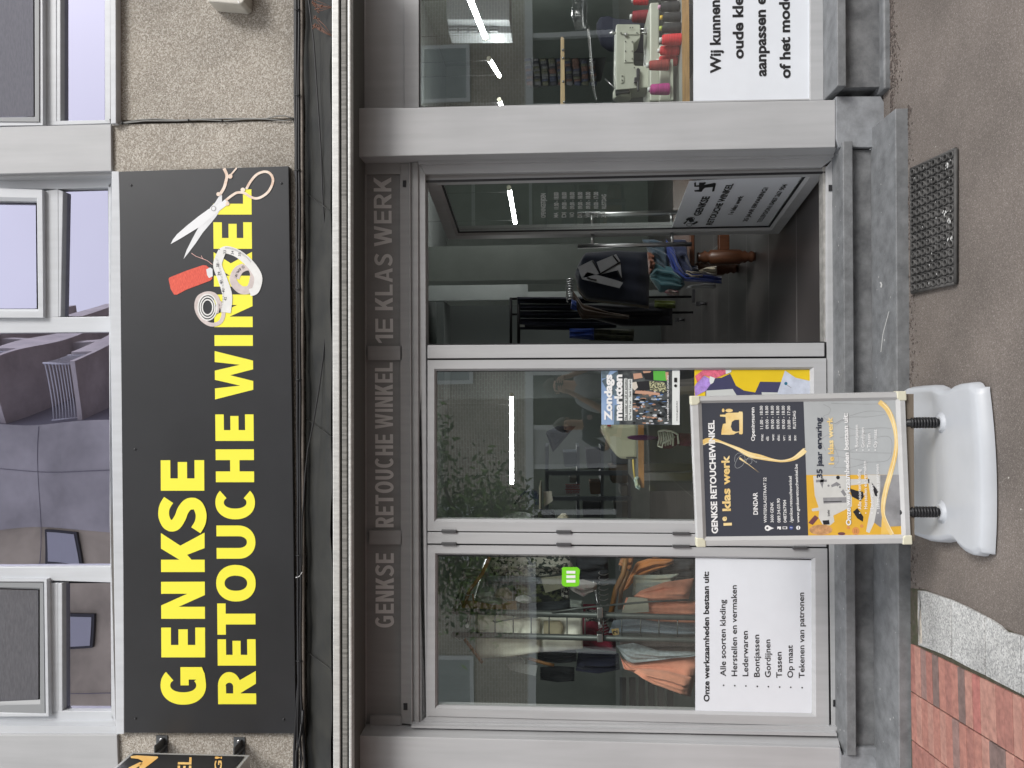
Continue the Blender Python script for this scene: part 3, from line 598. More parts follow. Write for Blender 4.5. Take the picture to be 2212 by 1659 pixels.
# projecting blade sign at the far left --------------------------------
XB = W((284.7, 1622.8), -.21).x
def BP(q): return at_plane(q, (XB, 0, 0), Vector((1, 0, 0)))
bs = thing('blade_sign', 'black projecting sign with gold letters on brackets at wall', 'sign', tuple(BP(r3(1200, 1600))))
y_in = -.21; zt = BP(r3(820, 1557)).z; zb = BP(r3(1558, 1572)).z
FRM = mat('blade_sign_frame', (.50, .50, .49), .35, .3)
part('case', lambda mb: mb.box(XB-.10, XB-.004, y_in-.85, y_in, zb, zt), FRM, bs, bevel=.004)
part('face', lambda mb: mb.face([(XB, y_in-.025, zb+.02), (XB, y_in-.825, zb+.02), (XB, y_in-.825, zt-.02), (XB, y_in-.025, zt-.02)]), mat('sign_face_black', (.018, .018, .02), .35), bs, recalc=False)
GOLD = mat('gold_vinyl', (.90, .48, .12), .45, col2=(.92, .66, .28), vscale=6)
mb = MB(); OX = Vector((.002, 0, 0))
put_text(mb, 'RETOUCHE WINKEL', (1150, 3100), (1190, 1595), 130, .02, BP, z=r3, off=OX)
put_text(mb, '35 JAAR ERVARING!', (1345, 2900), (1380, 1590), 65, .02, BP, z=r3, off=OX)
mb.build('lettering', GOLD, bs, recalc=False)
mb = MB()
mb.face([BP(r3(*p))+OX for p in ((812, 1588), (850, 1583), (980, 1590), (985, 1597), (950, 1625), (905, 1659), (880, 1700), (860, 1700), (870, 1640), (890, 1620), (860, 1605), (815, 1600))])
mb.face([BP(r3(*p))+OX for p in ((800, 1659), (870, 1625), (900, 1632), (850, 1659), (830, 1700), (790, 1700))]); mb.build('machine_emblem', GOLD, bs, recalc=False)
for xx_ in (1005, 1487):
    q = W(r3(xx_, 1535), YU-.02)
    part('bracket', lambda mb: (mb.box(XB-.05, XB+.03, y_in, YU-.012, q.z-.014, q.z-.008), mb.box(XB-.05, XB+.04, YU-.018, YU-.012, q.z-.03, q.z+.03), mb.box(XB-.012, XB-.006, y_in, YU-.018, q.z-.03, q.z-.008)), mat('painted_bracket', (.09, .095, .10), .5), bs)
    part('bolt', lambda mb: mb.lathe((XB+.02, YU-.018, q.z), [(.011, 0), (.011, -.006), (.005, -.008)], 8, 'Y'), CHROME, bs)

# ================================================================== SHOP FRONT
YP = -.12
# pillars
part('pillar', lambda mb: mb.slab([(752, 233), (904, 232.5), (1805, 215.5), (1805, 318), (1300, 328), (752, 339)], YP, .16), ALU, bevel=.004)
part('pillar', lambda mb: mb.slab([(768, 1589), (1300, 1602), (1815, 1616), (1818, 1900), (775, 1900)], YP, .16), ALU, bevel=.004)
# transom zone
each('transom_frame', (
    [(760, 340), (790, 352), (790, 1560), (782, 1592), (740, 1592), (740, 340)],
    [(r4(435, 0)[0], 352), (905, 352), (921, 1568), (r6(442, 0)[0], 1562)],
    [r4(205, 1015), r4(440, 1015), r4(440, 1082), r4(210, 1082)], [r5(234, 573), r5(445, 573), r5(445, 660), r5(236, 660)],
    [r6(243, 182), r6(445, 182), r6(445, 268), r6(243, 268)], [r6(248, 1337), r6(445, 1337), r6(445, 1395), r6(248, 1395)]), 0, .10, LINTEL_FR)
each('transom_trim', ([(r4(490, 0)[0], 350), (r4(500, 0)[0], 350), (r6(513, 0)[0], 1566), (r6(503, 0)[0], 1566)], [(r4(515, 0)[0], 350), (r4(548, 0)[0], 350), (r6(553, 0)[0], 1566), (r6(528, 0)[0], 1566)]), -.012, .05, LINTEL_FR, bevel=.003)
TP = part('transom_panel', lambda mb: mb.slab([(775, 352), (880, 352), (895, 1562), (780, 1562)], .018, .05), LINTEL)
mb = MB(); YT = .0165
LW = dict(G=.74, E=.60, N=.66, K=.68, S=.66, R=.68, T=.62, O=.76, U=.66, C=.70, H=.66, W=.98, I=.19, L=.58, A=.76, **{'1': .36})
for s_, p0, p1, c0, c1 in (('GENKSE', r6(396, 785), r6(396, 323), 39.5, 39), ('RETOUCHE', r6(395, 162), r5(391, 1122), 39, 38.5), ('WINKEL', r5(391, 1088), r5(389, 675), 38.5, 38.3), ('1E', r5(392, 553), r5(391, 403), 38.3, 38.3), ('KLAS', r5(390, 350), r4(387, 1578), 38.2, 38.2), ('WERK', r4(384, 1533), r4(380, 1103), 38.2, 38)):
    word(mb, s_, p0, p1, c0, c1, YT, .19, .165, LW, .12)
mb.build('lettering', LINTEL_TXT, TP, 'grey capitals on the transom', recalc=False)
each('drain_cap', ([r4(452, 1122), r4(472, 1122), r4(472, 1163), r4(452, 1163)], [r6(456, 1258), r6(480, 1258), r6(480, 1299), r6(456, 1299)], [r7(998, 1150), r7(1022, 1150), r7(1022, 1188), r7(998, 1188)], [r9(1026, 1237), r9(1050, 1237), r9(1050, 1278), r9(1026, 1278)]), -.004, .02, RUBBER)
# outer door frame
each('door_frame', (
    [(896, 350), (905, 354), r4(592, 1083), (923, 1562), (896, 1575)],
    [(905, 353), r7(1022, 972), r7(1022, 992), r7(960, 1037), r4(592, 1083)],
    [r6(600, 1336), r6(556, 1380), r9(1050, 1405), r9(1003, 1400)],
    [r7(985, 1035), r7(1024, 990), r9(1052, 1405), r9(1015, 1400), r9(1000, 285), r8(985, 545)]), 0, .09, ALU, bevel=.003)
part('reveal', lambda mb: (mb.face([W((765, 339), YP+.01), W((905, 337), YP+.01), W((1806, 319), YP+.01), W((1800, 337), .0), W((905, 354), .0), W((775, 352), .0)]),), ALU, recalc=False)
for q, Y in (([(903, 345), (1805, 328), (1803, 338), (904, 354)], -.025), ([(r6(505, 0)[0], r6(0, 1393)[1]), r9(1045, 1440), r9(1050, 1404), r6(556, 1380)], -.022), ([(903, 338), (1806, 320), (1805, 327), (903, 344)], -.05), ([(r6(505, 0)[0], r6(0, 1410)[1]), r9(1050, 1462), r9(1047, 1442), r6(505, 1395)], -.05)): each('door_frame', [q], Y, .05, ALU)
part('reveal', lambda mb: mb.face([W((770, 1588), YP+.01), W((1815, 1615), YP+.01), W(r9(1050, 1450), .0), W(r6(440, 1396), .0)]), ALU, recalc=False)
part('threshold', lambda mb: mb.slab([r7(960, 1038), r7(984, 1035), r9(988, 285), r9(1000, 1400), r9(990, 1400), r8(968, 545)], .02, .06), mat('worn_threshold', (.42, .41, .39), .4, .4, var=.2, vscale=20))
part('bottom_gap', lambda mb: mb.slab([r8(972, 548), r8(992, 548), r9(1012, 1400), r9(995, 1400)], .004, .02), RUBBER)

# fixed post beside the open doorway
part('door_post', lambda mb: mb.slab([r5(605, 568), r8(972, 553), r8(972, 637), r5(605, 650)], -.012, .08), ALU, bevel=.003)
for q, Y in (([r5(605, 560), r8(972, 545), r8(972, 556), r5(605, 570)], .0), ([r5(605, 650), r8(980, 636), r8(982, 648), r5(605, 660)], .006), ([r6(605, 184), r9(985, 203), r9(985, 212), r6(605, 193)], .006), ([r6(605, 262), r9(1000, 283), r9(1000, 294), r6(605, 273)], .006)): each('gasket', [q], Y, .07, RUBBER)
part('door_post', lambda mb: mb.slab([r6(605, 193), r9(985, 211), r9(985, 284), r6(605, 263)], -.010, .07), ALU, bevel=.003)
def leaf(name, label, outer, inner):
    mb = MB(); mb.ring_frame(outer, inner, -.008, .06, .016, .8); d = mb.build(name, ALU, B, label)
    part('pane', lambda m_: m_.face([W(p, .018) for p in inner]), GLASS, d, recalc=False)
    mb = MB(); mb.ring_frame(inner, [(p[0]+(2 if k in (0, 3) else -2), p[1]+(2 if k in (0, 1) else -2)) for k, p in enumerate(inner)], .0145, .002, 0, .9); mb.build('glazing_bead', RUBBER, d)
    return d
# corners go: top right, bottom right, bottom left, top left (of the shop, seen upright)
d_mid = leaf('door', 'glazed leaf in the middle', [r5(606, 661), r8(982, 649), r9(987, 203), r6(606, 184)], [r5(658, 728), r8(886, 718), r9(893, 130), r6(658, 112)])
d_left = leaf('door', 'glazed leaf at the left', [r6(606, 273), r9(988, 294), r9(1000, 1399), r6(601, 1336)], [r6(665, 335), r9(896, 363), r9(899, 1328), r6(665, 1276)])
HG = mat('dark_hinge', (.10, .10, .105), .4, .4)
each('hinge', [[r6(q[0], q[1]-6), r6(q[0]+95, q[1]-5), r6(q[0]+95, q[1]+14), r6(q[0], q[1]+12)] for q in ((690, 184), (1405, 188), (690, 262), (1405, 266))]+
    [[r6(q[0], q[1]-3), r6(q[0]+110, q[1]-2), r6(q[0]+110, q[1]+15), r6(q[0], q[1]+14)] for q in ((2130, 196), (2130, 275))]+[[r9(775, 283), r9(868, 283), r9(868, 301), r9(775, 301)]], -.022, .03, HG, d_left, bevel=.003)

# open door leaf --------------------------------------------------------
DH = W((1000, 388), .03); DE = Vector((W((1000, 517), .88).x, .88, 0)); DH = Vector((DH.x, .03, 0))
dn = Vector((-(DE.y-DH.y), DE.x-DH.x, 0)).normalized()
if dn.x > 0: dn = -dn
def D(q): return at_plane(q, DH, dn)
od = MB(); dz0, dz1 = D(r5b(2068, 215)).z, D(r4b(72, 192)).z; dw = (DE-DH).length; du = (DE-DH).normalized()
def dp(u, z_, o=0.0): return Vector((DH.x, DH.y, 0))+du*u+dn*o+Vector((0, 0, z_))
fw = .075
def dframe(mb, u0, u1, z0, z1, o, th, inn):
    oc = [dp(u0, z0, o), dp(u1, z0, o), dp(u1, z1, o), dp(u0, z1, o)]; ic = [dp(u0+inn, z0+inn, o-.012), dp(u1-inn, z0+inn, o-.012), dp(u1-inn, z1-inn, o-.012), dp(u0+inn, z1-inn, o-.012)]
    mid = [a.lerp(b_, .8)+dn*.0096 for a, b_ in zip(oc, ic)]
    for k in range(4):
        j = (k+1) % 4
        for A_, B_ in ((oc, mid), (mid, ic)): mb.face([A_[k], A_[j], B_[j], B_[k]])
        mb.face([oc[k]-dn*th, oc[j]-dn*th, oc[j], oc[k]]); mb.face([ic[k]-dn*(th-.012), ic[j]-dn*(th-.012), ic[j], ic[k]])
        mb.face([oc[k]-dn*th, oc[j]-dn*th, ic[j]-dn*(th-.012), ic[k]-dn*(th-.012)])
dframe(od, 0, dw, dz0, dz1, 0, .06, fw)
door = od.build('door', ALU, B, 'open glazed leaf swung inward')
part('pane', lambda m_: m_.face([dp(fw, dz0+fw, -.025), dp(dw-fw, dz0+fw, -.025), dp(dw-fw, dz1-fw, -.025), dp(fw, dz1-fw, -.025)]), GLASS, door, recalc=False)
part('glazing_bead', lambda m_: [m_.prism([dp(a, b_, -.013), dp(c, b_, -.013), dp(c, d_, -.013), dp(a, d_, -.013)], dn*-.006) for a, b_, c, d_ in ((fw, dz0+fw, dw-fw, dz0+fw+.012), (fw, dz1-fw-.012, dw-fw, dz1-fw), (fw, dz0+fw+.012, fw+.012, dz1-fw-.012), (dw-fw-.012, dz0+fw+.012, dw-fw, dz1-fw-.012))], RUBBER, door)
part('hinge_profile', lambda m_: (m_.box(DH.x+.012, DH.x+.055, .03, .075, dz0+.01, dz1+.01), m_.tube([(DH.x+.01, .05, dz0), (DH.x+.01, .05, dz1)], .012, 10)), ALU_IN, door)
part('gasket', lambda m_: (m_.box(DH.x+.056, DH.x+.085, .03, .08, dz0, dz1+.02), m_.box(DH.x-.012, DH.x-.002, .02, .032, dz0, dz1)), RUBBER, door)
# white notice on the glass of the open leaf
zW = (D(r5b(895, 632)).z+D(r5b(1030, 262)).z)/2
part('notice', lambda m_: m_.prism([dp(fw+.004, dz0+fw+.014, -.021), dp(dw-fw-.004, dz0+fw+.014, -.021), D(r5b(893, 632))-dn*.021, D(r5b(1035, 258))-dn*.021], dn*-.003), WHITE, door, 'white notice with black print')
off = dn*-.0185
mb = MB()
kw = dict(proj=D, z=r5b, shear=True, off=off)
put_text(mb, 'GENKSE', (1119, 525), (1199, 374), 52, .035, **kw)
put_text(mb, 'RETOUCHE WINKEL', (1213, 597), (1387, 274), 46, .03, **kw)
put_text(mb, '1e klas werk', (1378, 515), (1466, 370), 36, .022, **kw)
put_text(mb, '35 JAAR ERVARING!', (1492, 570), (1662, 305), 34, .02, **kw)
put_text(mb, 'TELEFOON: 0487 267 904', (1603, 578), (1814, 280), 34, .018, **kw)
def dpoly(pts): mb.face([D(r5b(*p))+off for p in pts])
dpoly([(1073, 268), (1088, 262), (1088, 288), (1112, 285), (1112, 266), (1145, 266), (1158, 262), (1170, 268), (1158, 276), (1150, 284), (1235, 268), (1247, 272), (1232, 333), (1215, 336), (1222, 300), (1160, 306), (1145, 318), (1132, 338), (1078, 336), (1074, 326), (1112, 322), (1112, 298), (1075, 298)])
dpoly([(985, 585), (1000, 592), (1040, 545), (1030, 540), (1008, 552), (1015, 565)]); dpoly([(1050, 590), (1098, 566), (1102, 580), (1070, 596)]); dpoly([(1020, 545), (1060, 540), (1075, 570), (1040, 580)])
prd = lambda q: D(r5b(*q))
for c in ((1035, 597), (1055, 548)):
    for q in arc(0, 0, 24, 12, 4, 3, 0, 360, 16): mb.face([prd((c[0]+x, c[1]+y))+off for x, y in q])
mb.build('lettering', BLACKT, door, recalc=False)
mb = MB(); kw = dict(proj=D, z=r4, shear=True, off=dn*-.0235)
put_text(mb, 'OPENINGSTIJDEN', (1340, 1378), (1340, 1229), 27, .012, **kw)
for k, (a, b_) in enumerate((('MA', '11.00 - 18.00'), ('DI', '09.00 - 18.00'), ('WO', '09.00 - 18.00'), ('DO', '09.00 - 18.00'), ('VR', '09.00 - 18.00'), ('ZA', '10.00 - 17.00'), ('ZO', 'RUSTDAG'))):
    x = 1420+k*49.5; put_text(mb, a, (x-1, 1376+k*.3), (x-1, 1346), 27, .012, **kw)
    put_text(mb, b_, (x+1, 1325-k*.5), (x+1, 1222-k*.5) if k < 6 else (x+1, 1235), 27, .012, **kw)
mb.build('opening_hours', WHITET, door, 'white opening hours on the glass', recalc=False)
def handle(parent, sgn):
    mb = MB(); u = dw-.045; za, zb_ = D(r5b(143, 740)).z, D(r5b(1000, 745)).z
    o = .075*sgn-(.0 if sgn > 0 else .06); mb.tube([dp(u, za, o), dp(u, zb_, o)], .014, 14)
    for x in (258, 872):
        zz = D(r5b(x, 700)).z; mb.tube([dp(u, zz, -.0 if sgn > 0 else -.06), dp(u, zz, o)], .009, 10)
    mb.build('handle', CHROME, parent)
handle(door, 1); handle(door, -1)

# right shop window -------------------------------------------------------
wr = part('window', lambda mb: [mb.slab(q, Y, .08) for q, Y in (
    ([(778, -80), (790, -80), (784, 233), (760, 234)], .0), ([r4(458, -220), r4(552, -220), r4(552, 672), r4(460, 674)], .0),
    ([r7(880, -220), r7(966, -220), r7(966, 622), r7(880, 625)], .0), ([r4(130, 688), r4(552, 674), r7(966, 622), r7(880, 612), r4(552, 667), r4(207, 674)], .004))], ALU, B, 'shop window right of the pillar', bevel=.003)
part('top_panel', lambda mb: mb.slab([r4(205, -220), r4(458, -220), r4(460, 673), r4(207, 673)], .012, .05), ALU, wr)
part('pane', lambda mb: mb.face([W(p, .02) for p in (r4(552, -220), r7(880, -220), r7(880, 632), r4(552, 670))]), GLASS, wr, recalc=False)
part('gasket', lambda mb: [mb.slab(q, .005, .012) for q in ([r4(550, -220), r4(556, -220), r4(556, 668), r4(550, 668)], [r4(552, 664), r7(880, 625), r7(880, 630), r4(552, 670)], [r7(963, -220), r7(968, -220), r7(968, 622), r7(963, 622)])], RUBBER, wr)
# notice boards stuck on the panes
nb = thing('window_notice', 'white board with large black Dutch words in right shop window', 'notice', tuple(W(r7(500, 300), .01)))
part('board', lambda mb: mb.slab([r7(155, -260), r7(878, -260), r7(878, 614), r7(156, 628)], .013, .004), WHITE, nb)
mb = MB()
for s_, a, b_ in (('Wij kunnen', (325, 455), (318, 0)), ('oude kleding', (466, 365), (460, -205)), ('aanpassen en', (608, 475), (602, -70)), ('of het moderniseren', (758, 487), (748, -395))): put_text(mb, s_, a, b_, 62, .032, W, .0115, z=r7)
mb.build('lettering', BLACKT, nb, recalc=False)
nl = thing('window_notice', 'white board listing tailoring jobs in the left glazed leaf', 'notice', tuple(W(r9(500, 800), .01)))
part('board', lambda mb: mb.slab([r9(168, 352), r9(887, 366), r9(893, 380), r9(896, 1300), r9(885, 1326), r9(168, 1302)], .012, .004), WHITE, nl)
mb = MB(); yy = .0105
put_text(mb, 'Onze werkzaamheden bestaan uit:', (254, 1247), (250, 437), 33, .028, W, yy, z=r9)
for s_, x, a, b_ in (('Alle soorten kleding', 357, 1088, 612), ('Herstellen en vermaken', 427, 1088, 522), ('Lederwaren', 496, 1088, 807), ('Bontjassen', 567, 1093, 830), ('Gordijnen', 636, 1095, 860), ('Tassen', 706, 1098, 937), ('Op maat', 775, 1098, 895), ('Tekenen van patronen', 846, 1100, 568)):
    put_text(mb, s_, (x, a), (x-3, b_), 34, .012, W, yy, z=r9); c = (x-14, 1145+(x-357)*.03)
    mb.face([W(r9(c[0]+5*cos(t*pi/5), c[1]+5*sin(t*pi/5)), yy) for t in range(10)])
mb.build('lettering', BLACKT, nl, recalc=False)
# green sticker
gs = thing('sticker', 'small lime green square sticker with three white bars on glass', 'sticker', tuple(W(r6(1497, 468), .01)))
mb = MB(); mb.slab([r6(*p) for p in ((1452, 410), (1535, 410), (1548, 418), (1554, 430), (1550, 470), (1552, 512), (1545, 526), (1530, 531), (1462, 531), (1446, 524), (1440, 508), (1443, 430), (1441, 418))], .012, .003); mb.build('backing', mat('lime_green', (.18, .62, .02), .4), gs)
each('bar', [[r6(1470, y), r6(1526, y), r6(1526, y+17), r6(1470, y+17)] for y in (433, 461, 489)], .0105, .001, WHITET, gs)

# ================================================================== STEPS AND STONE BASE
st = thing('entrance_steps', 'two worn bluestone steps in front of the doors', 'steps', (-.3, -.2, 0))
ZT1, ZT2 = 1.6-1.393, .056
xr1, xl1, xr2 = W((1840, 304.5), -.152).x, W((1860, 1633), -.152).x, 1.25
part('tread', lambda mb: mb.box(xl1, xr1, -.152, .04, ZT1-.047, ZT1), BLUE, st, bevel=.004)
part('riser', lambda mb: mb.box(xl1+.03, xr1-.03, -.10, .0, -.05, ZT1-.047), BLUE_D, st)
part('tread', lambda mb: mb.prism([(xl1-.03, -.10, ZT2), (xl1-.7, -.384, ZT2), (xr2, -.384, ZT2), (xr2-.0, -.10, ZT2)][::-1], (0, 0, -.075)), BLUE, st, bevel=.004)
part('stone_base', lambda mb: mb.box(-2.1, -1.80, -.122, .0, -.05, ZT1-.002), BLUE_L)
SP = mat('chalky_mark', (.5, .5, .49), .9)
mb = MB()
for k in range(70):
    x = R.uniform(xl1, xr2-.05); y = R.choice([R.uniform(-.37, -.12), R.uniform(-.15, -.03)]); z0 = ZT2 if y < -.155 else (ZT1 if y > -.15 else ZT2)
    if -.155 < y < -.10: z0 = ZT1
    if y >= -.10: z0 = ZT1
    s_ = R.uniform(.0012, .004); mb.face([(x+s_*(1+R.random())*cos(a), y+s_*sin(a)*R.uniform(.6, 1.3), z0+.0012) for a in (0, .9, 1.9, 3, 4.2, 5.3)])
def mark(pts, wdt):
    for q in stroke(pts, wdt): mb.face([G(r8(*p), ZT2+.0013) for p in q])
mark([(1372, 358), (1350, 440), (1335, 500), (1328, 560), (1322, 610)], 4)
mark([(1318, 175), (1326, 190), (1322, 208)], 9)
mb.build('scuff_mark', SP, st, recalc=False)
part('stone_base', lambda mb: mb.slab([(1806, 208), (1903, 208), (1909, 219), (1922, 226), (1925, 262), (1886, 285), (1886, 318), (1812, 318), (1806, 300)], YP-.005, .2), BLUE_L, bevel=.003)
part('stone_base', lambda mb: mb.slab([(1815, 1616), (1820, 1632), (1886, 1632), (1893, 1641), (1990, 1720), (1990, 1900), (1815, 1900)], YP-.005, .2), BLUE_L, bevel=.003)
part('window_sill', lambda mb: mb.prism([(1.43, .04, 1.6-1.352), (1.43, -.2, 1.6-1.352), (3.2, -.2, 1.6-1.352), (3.2, .04, 1.6-1.352)], (0, 0, -.042)), BLUE, bevel=.004)
part('stone_base', lambda mb: mb.box(1.44, 3.2, -.15, .05, -.1, 1.6-1.394), BLUE_D)
part('plinth', lambda mb: mb.box(1.41, 3.2, -.2, .05, -.1, .03), BLUE, bevel=.008)
SOIL = mat('crumbled_tar', (.085, .068, .06), .95, var=.5, vscale=60, bump=1, bscale=180)
mb = MB()
for k in range(1500):
    x = R.uniform(1.2, 2.2) if k % 3 else R.uniform(-1.6, 1.25); y = (-.2 if x > 1.26 else -.386)-abs(R.gauss(0, .016+.02*(sin(x*5)+sin(x*13+1)+1.2)*.5)); mb.ball((x, y, .0), R.uniform(.002, .0065), 5, (1.3, 1, .6), 3)
struct(mb.build('grit', SOIL), 'stuff')

# rubber ring mat -----------------------------------------------------------
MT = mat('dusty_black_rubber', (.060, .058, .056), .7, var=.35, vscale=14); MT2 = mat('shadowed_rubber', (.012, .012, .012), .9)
c0, c1, c2, c3 = G((1964.7, 366), .02), G((2060, 322), .02), G((2060, 611), .02), G((1966.4, 632), .02)
def mp_(u, v, z_): p = c0.lerp(c3, u).lerp(c1.lerp(c2, u), v); return Vector((p.x, p.y, z_))
mt = thing('rubber_mat', 'black rubber ring mat on the asphalt before the steps', 'mat', tuple(mp_(.5, .5, 0)))
NU, NV = 15, 8
mb = MB()
for i in range(NU):
    for j in range(NV):
        u, v = (i+.5)/NU, (j+.5)/NV; c = mp_(u, v, 0); ru = (mp_(u+.5/NU, v, 0)-c).length*.86; rv = (mp_(u, v+.5/NV, 0)-c).length*.86
        rows = []
        for ri, (k, h) in enumerate(((.98, .004), (.98, .019), (.90, .022), (.70, .022), (.64, .018), (.64, .002))): rows.append([(c.x+ru*k*cos(t*pi/8), c.y+rv*k*sin(t*pi/8), h) for t in range(16)])
        mb.grid(rows, True, True)
        rows = [[(c.x+ru*k*cos(t*pi/5), c.y+rv*k*sin(t*pi/5), h) for t in range(10)] for k, h in ((.34, .004), (.34, .013), (.22, .014))]
        if (i+j) % 2 == 0: mb.grid(rows, True, True)
for i in range(NU+1):
    mb.tube([mp_(i/NU, 0, .012), mp_(i/NU, 1, .012)], .0035 if 0 < i < NU else .008, 6)
for j in range(NV+1): mb.tube([mp_(0, j/NV, .012), mp_(1, j/NV, .012)], .0035 if 0 < j < NV else .008, 6)
mb.build('ring_grid', MT, mt)
part('hole_shade', lambda m_: m_.face([mp_(0, 0, .0015), mp_(1, 0, .0015), mp_(1, 1, .0015), mp_(0, 1, .0015)]), MT2, mt, recalc=False)  # near-black sheet under the rings: shade in the holes put into its colour
mb = MB()
for k in range(26):
    p = mp_(R.random(), R.random()*.9+.05, .0225); s_ = R.uniform(.001, .003); mb.ball(tuple(p), s_, 5, (2.2, 1, .4), 3)
for cx, cy in ((1735, 1030), (1715, 1325), (1745, 1375), (1750, 1490)):
    for _ in range(5):
        p = G(r7(cx+R.uniform(-14, 14), cy+R.uniform(-12, 12)), .022); mb.ball(tuple(p), R.uniform(.002, .004), 5, (2.4, 1.2, .4), 3)
mb.build('debris', SP, mt)

# ================================================================== PAVEMENT SIGN
YB = -.80
def PB(q): return W(q, YB)
ps = thing('pavement_sign', 'silver framed poster sign on springs over a white plastic base', 'sign', (PB(r7b(2100, 800)).x, -.8, 0))
oc = [r7b(160, 142), r7b(2122, 98), r7b(2178, 1490), r7b(216, 1515)]
ic = [r7b(262, 205), r7b(2036, 178), r7b(2090, 1405), r7b(305, 1425)]
FRS = streak_mat('silver_snap_frame', (.47, .47, .47), .3, .08)
mb = MB(); o_ = [PB(p) for p in oc]; i_ = [PB(p) for p in ic]
for k in range(4):
    j = (k+1) % 4; m1 = [o_[k].lerp(i_[k], t)+Vector((0, -dy, 0)) for t, dy in ((0, 0), (.10, .011), (.62, .013), (1, .002))]; m2 = [o_[j].lerp(i_[j], t)+Vector((0, -dy, 0)) for t, dy in ((0, 0), (.10, .011), (.62, .013), (1, .002))]
    for a in range(3): mb.face([m1[a], m2[a], m2[a+1], m1[a+1]])
    mb.face([o_[k]+Vector((0, .022, 0)), o_[j]+Vector((0, .022, 0)), o_[j], o_[k]])
mb.face([p+Vector((0, .022, 0)) for p in o_]); mb.build('frame', FRS, ps)
PLC = mat('yellowed_corner_cap', (.62, .60, .47), .5)
for k in range(4):
    a = o_[k]; e1 = (o_[(k+1) % 4]-a).normalized(); e2 = (o_[k-1]-a).normalized()
    mb = MB(); s_ = .036; mb.prism([a-Vector((0, .015, 0))-(e1+e2)*.002, a+e1*s_-e2*.002-Vector((0, .015, 0)), a+e1*s_+e2*.026-Vector((0, .015, 0)), a+e1*.03+e2*.03-Vector((0, .015, 0)), a+e1*.026+e2*s_-Vector((0, .015, 0)), a+e2*s_-e1*.002-Vector((0, .015, 0))], (0, .038, 0)); mb.build('corner_cap', PLC, ps, bevel=.004)
YQ = YB-.0025
def Q(mb, pts, push=0.0): mb.face([W(r7b(*p), YQ)-Vector((0, push, 0)) for p in pts])
po = MB(); Q(po, [(255, 198), (1197, 185), (1241, 1424), (300, 1432)]); poster = po.build('poster', mat('poster_slate', (.052, .056, .072), .35), ps, recalc=False)
def pst(name, m, polys, push, lb=None):
    mb = MB(); [Q(mb, p, push) for p in polys]; return mb.build(name, m, poster, lb, recalc=False)
PG = mat('poster_pale_grey', (.42, .44, .45), .4, var=.05, vscale=6); PYl = mat('poster_yellow', (.72, .42, .05), .4, var=.08, vscale=5)
pst('printed_pattern_sheet', PG, [[(1197, 185), (2042, 172), (2078, 860), (1222, 862)]], 0)
pst('printed_photo', PYl, [[(1222, 862), (2078, 860), (2096, 1412), (1241, 1424)]], 0)
circ = lambda cx, cy, a, b_=None, n_=20: [(cx+a*cos(t*2*pi/n_), cy+(b_ or a)*sin(t*2*pi/n_)) for t in range(n_)]
PM = mat('poster_machine_white', (.60, .60, .58), .4, var=.06, vscale=14)
pst('printed_machine', PM, [[(1285, 870), (1600, 866), (1604, 1010), (1640, 1060), (1640, 1150), (1470, 1235), (1480, 1290), (1440, 1325), (1370, 1315), (1335, 1250), (1340, 1190), (1275, 1195), (1272, 1172), (1335, 1160), (1300, 1050)],
    [(1780, 862), (1900, 862), (1900, 1010), (1845, 1300), (1800, 1395), (1770, 1380), (1820, 1120)], [(1600, 900), (1800, 900), (1800, 940), (1600, 960)]], .0003)
pst('printed_machine_shade', mat('poster_grey', (.26, .26, .27), .4, var=.2, vscale=12), [[(1500, 925), (1530, 945), (1590, 1040), (1570, 1060), (1500, 960), (1455, 975), (1440, 960)], [(1375, 1070), (1590, 1065), (1590, 1115), (1380, 1125)], [(1900, 862), (2078, 860), (2090, 1330), (1900, 1340), (1845, 1300), (1900, 1010)], [(1345, 925), (1365, 880), (1385, 900), (1370, 985)], [(1310, 905), (1410, 905), (1410, 925), (1310, 930)]], .0006)
pst('printed_needle_bar', mat('poster_near_black', (.02, .02, .025), .4), [[(1370, 1280), (1430, 1275), (1435, 1315), (1380, 1318)], circ(1512, 885, 17), [(1620, 985), (1680, 1005), (1740, 1015), (1750, 1060), (1720, 1100), (1640, 1060)], [(1650, 1200), (1690, 1165), (1745, 1245), (1740, 1290), (1690, 1260)], [(1380, 1105), (1548, 1100), (1548, 1107), (1380, 1113)], [(1820, 930), (1880, 1010), (1870, 1060), (1850, 1050)]], .0009)
pst('printed_knob', PM, [circ(1425, 972, 28), circ(1530, 985, 28)], .0010); pst('printed_knob_top', MATS['poster_grey'], [circ(1425, 960, 10), circ(1530, 973, 10)], .0013)
pst('printed_twine', mat('poster_twine', (.55, .30, .14), .6, var=.25, vscale=50), [circ(1355, 1365, 105, 48)], .0006)
pst('printed_button', mat('poster_orange', (.66, .28, .09), .5), [circ(1675, 1375, 34, 36), circ(1608, 1345, 14), circ(1730, 1330, 16)], .0006)
pst('printed_button_hole', MATS['poster_near_black'], [circ(1667, 1367, 4), circ(1684, 1367, 4), circ(1667, 1384, 4), circ(1684, 1384, 4)], .0009)
pst('printed_spool', mat('poster_plum', (.16, .06, .07), .5), [[(1240, 1300), (1300, 1230), (1335, 1255), (1280, 1320)], circ(1545, 1400, 34, 14)], .0007)
pst('printed_tape', mat('poster_tape', (.80, .52, .12), .5), [[(1905, 1405), (1915, 1250), (1925, 1190), (1940, 1200), (1935, 1290), (1990, 1400)]], .0008)
mb = MB()
prq = lambda q: W(r7b(*q), YQ)
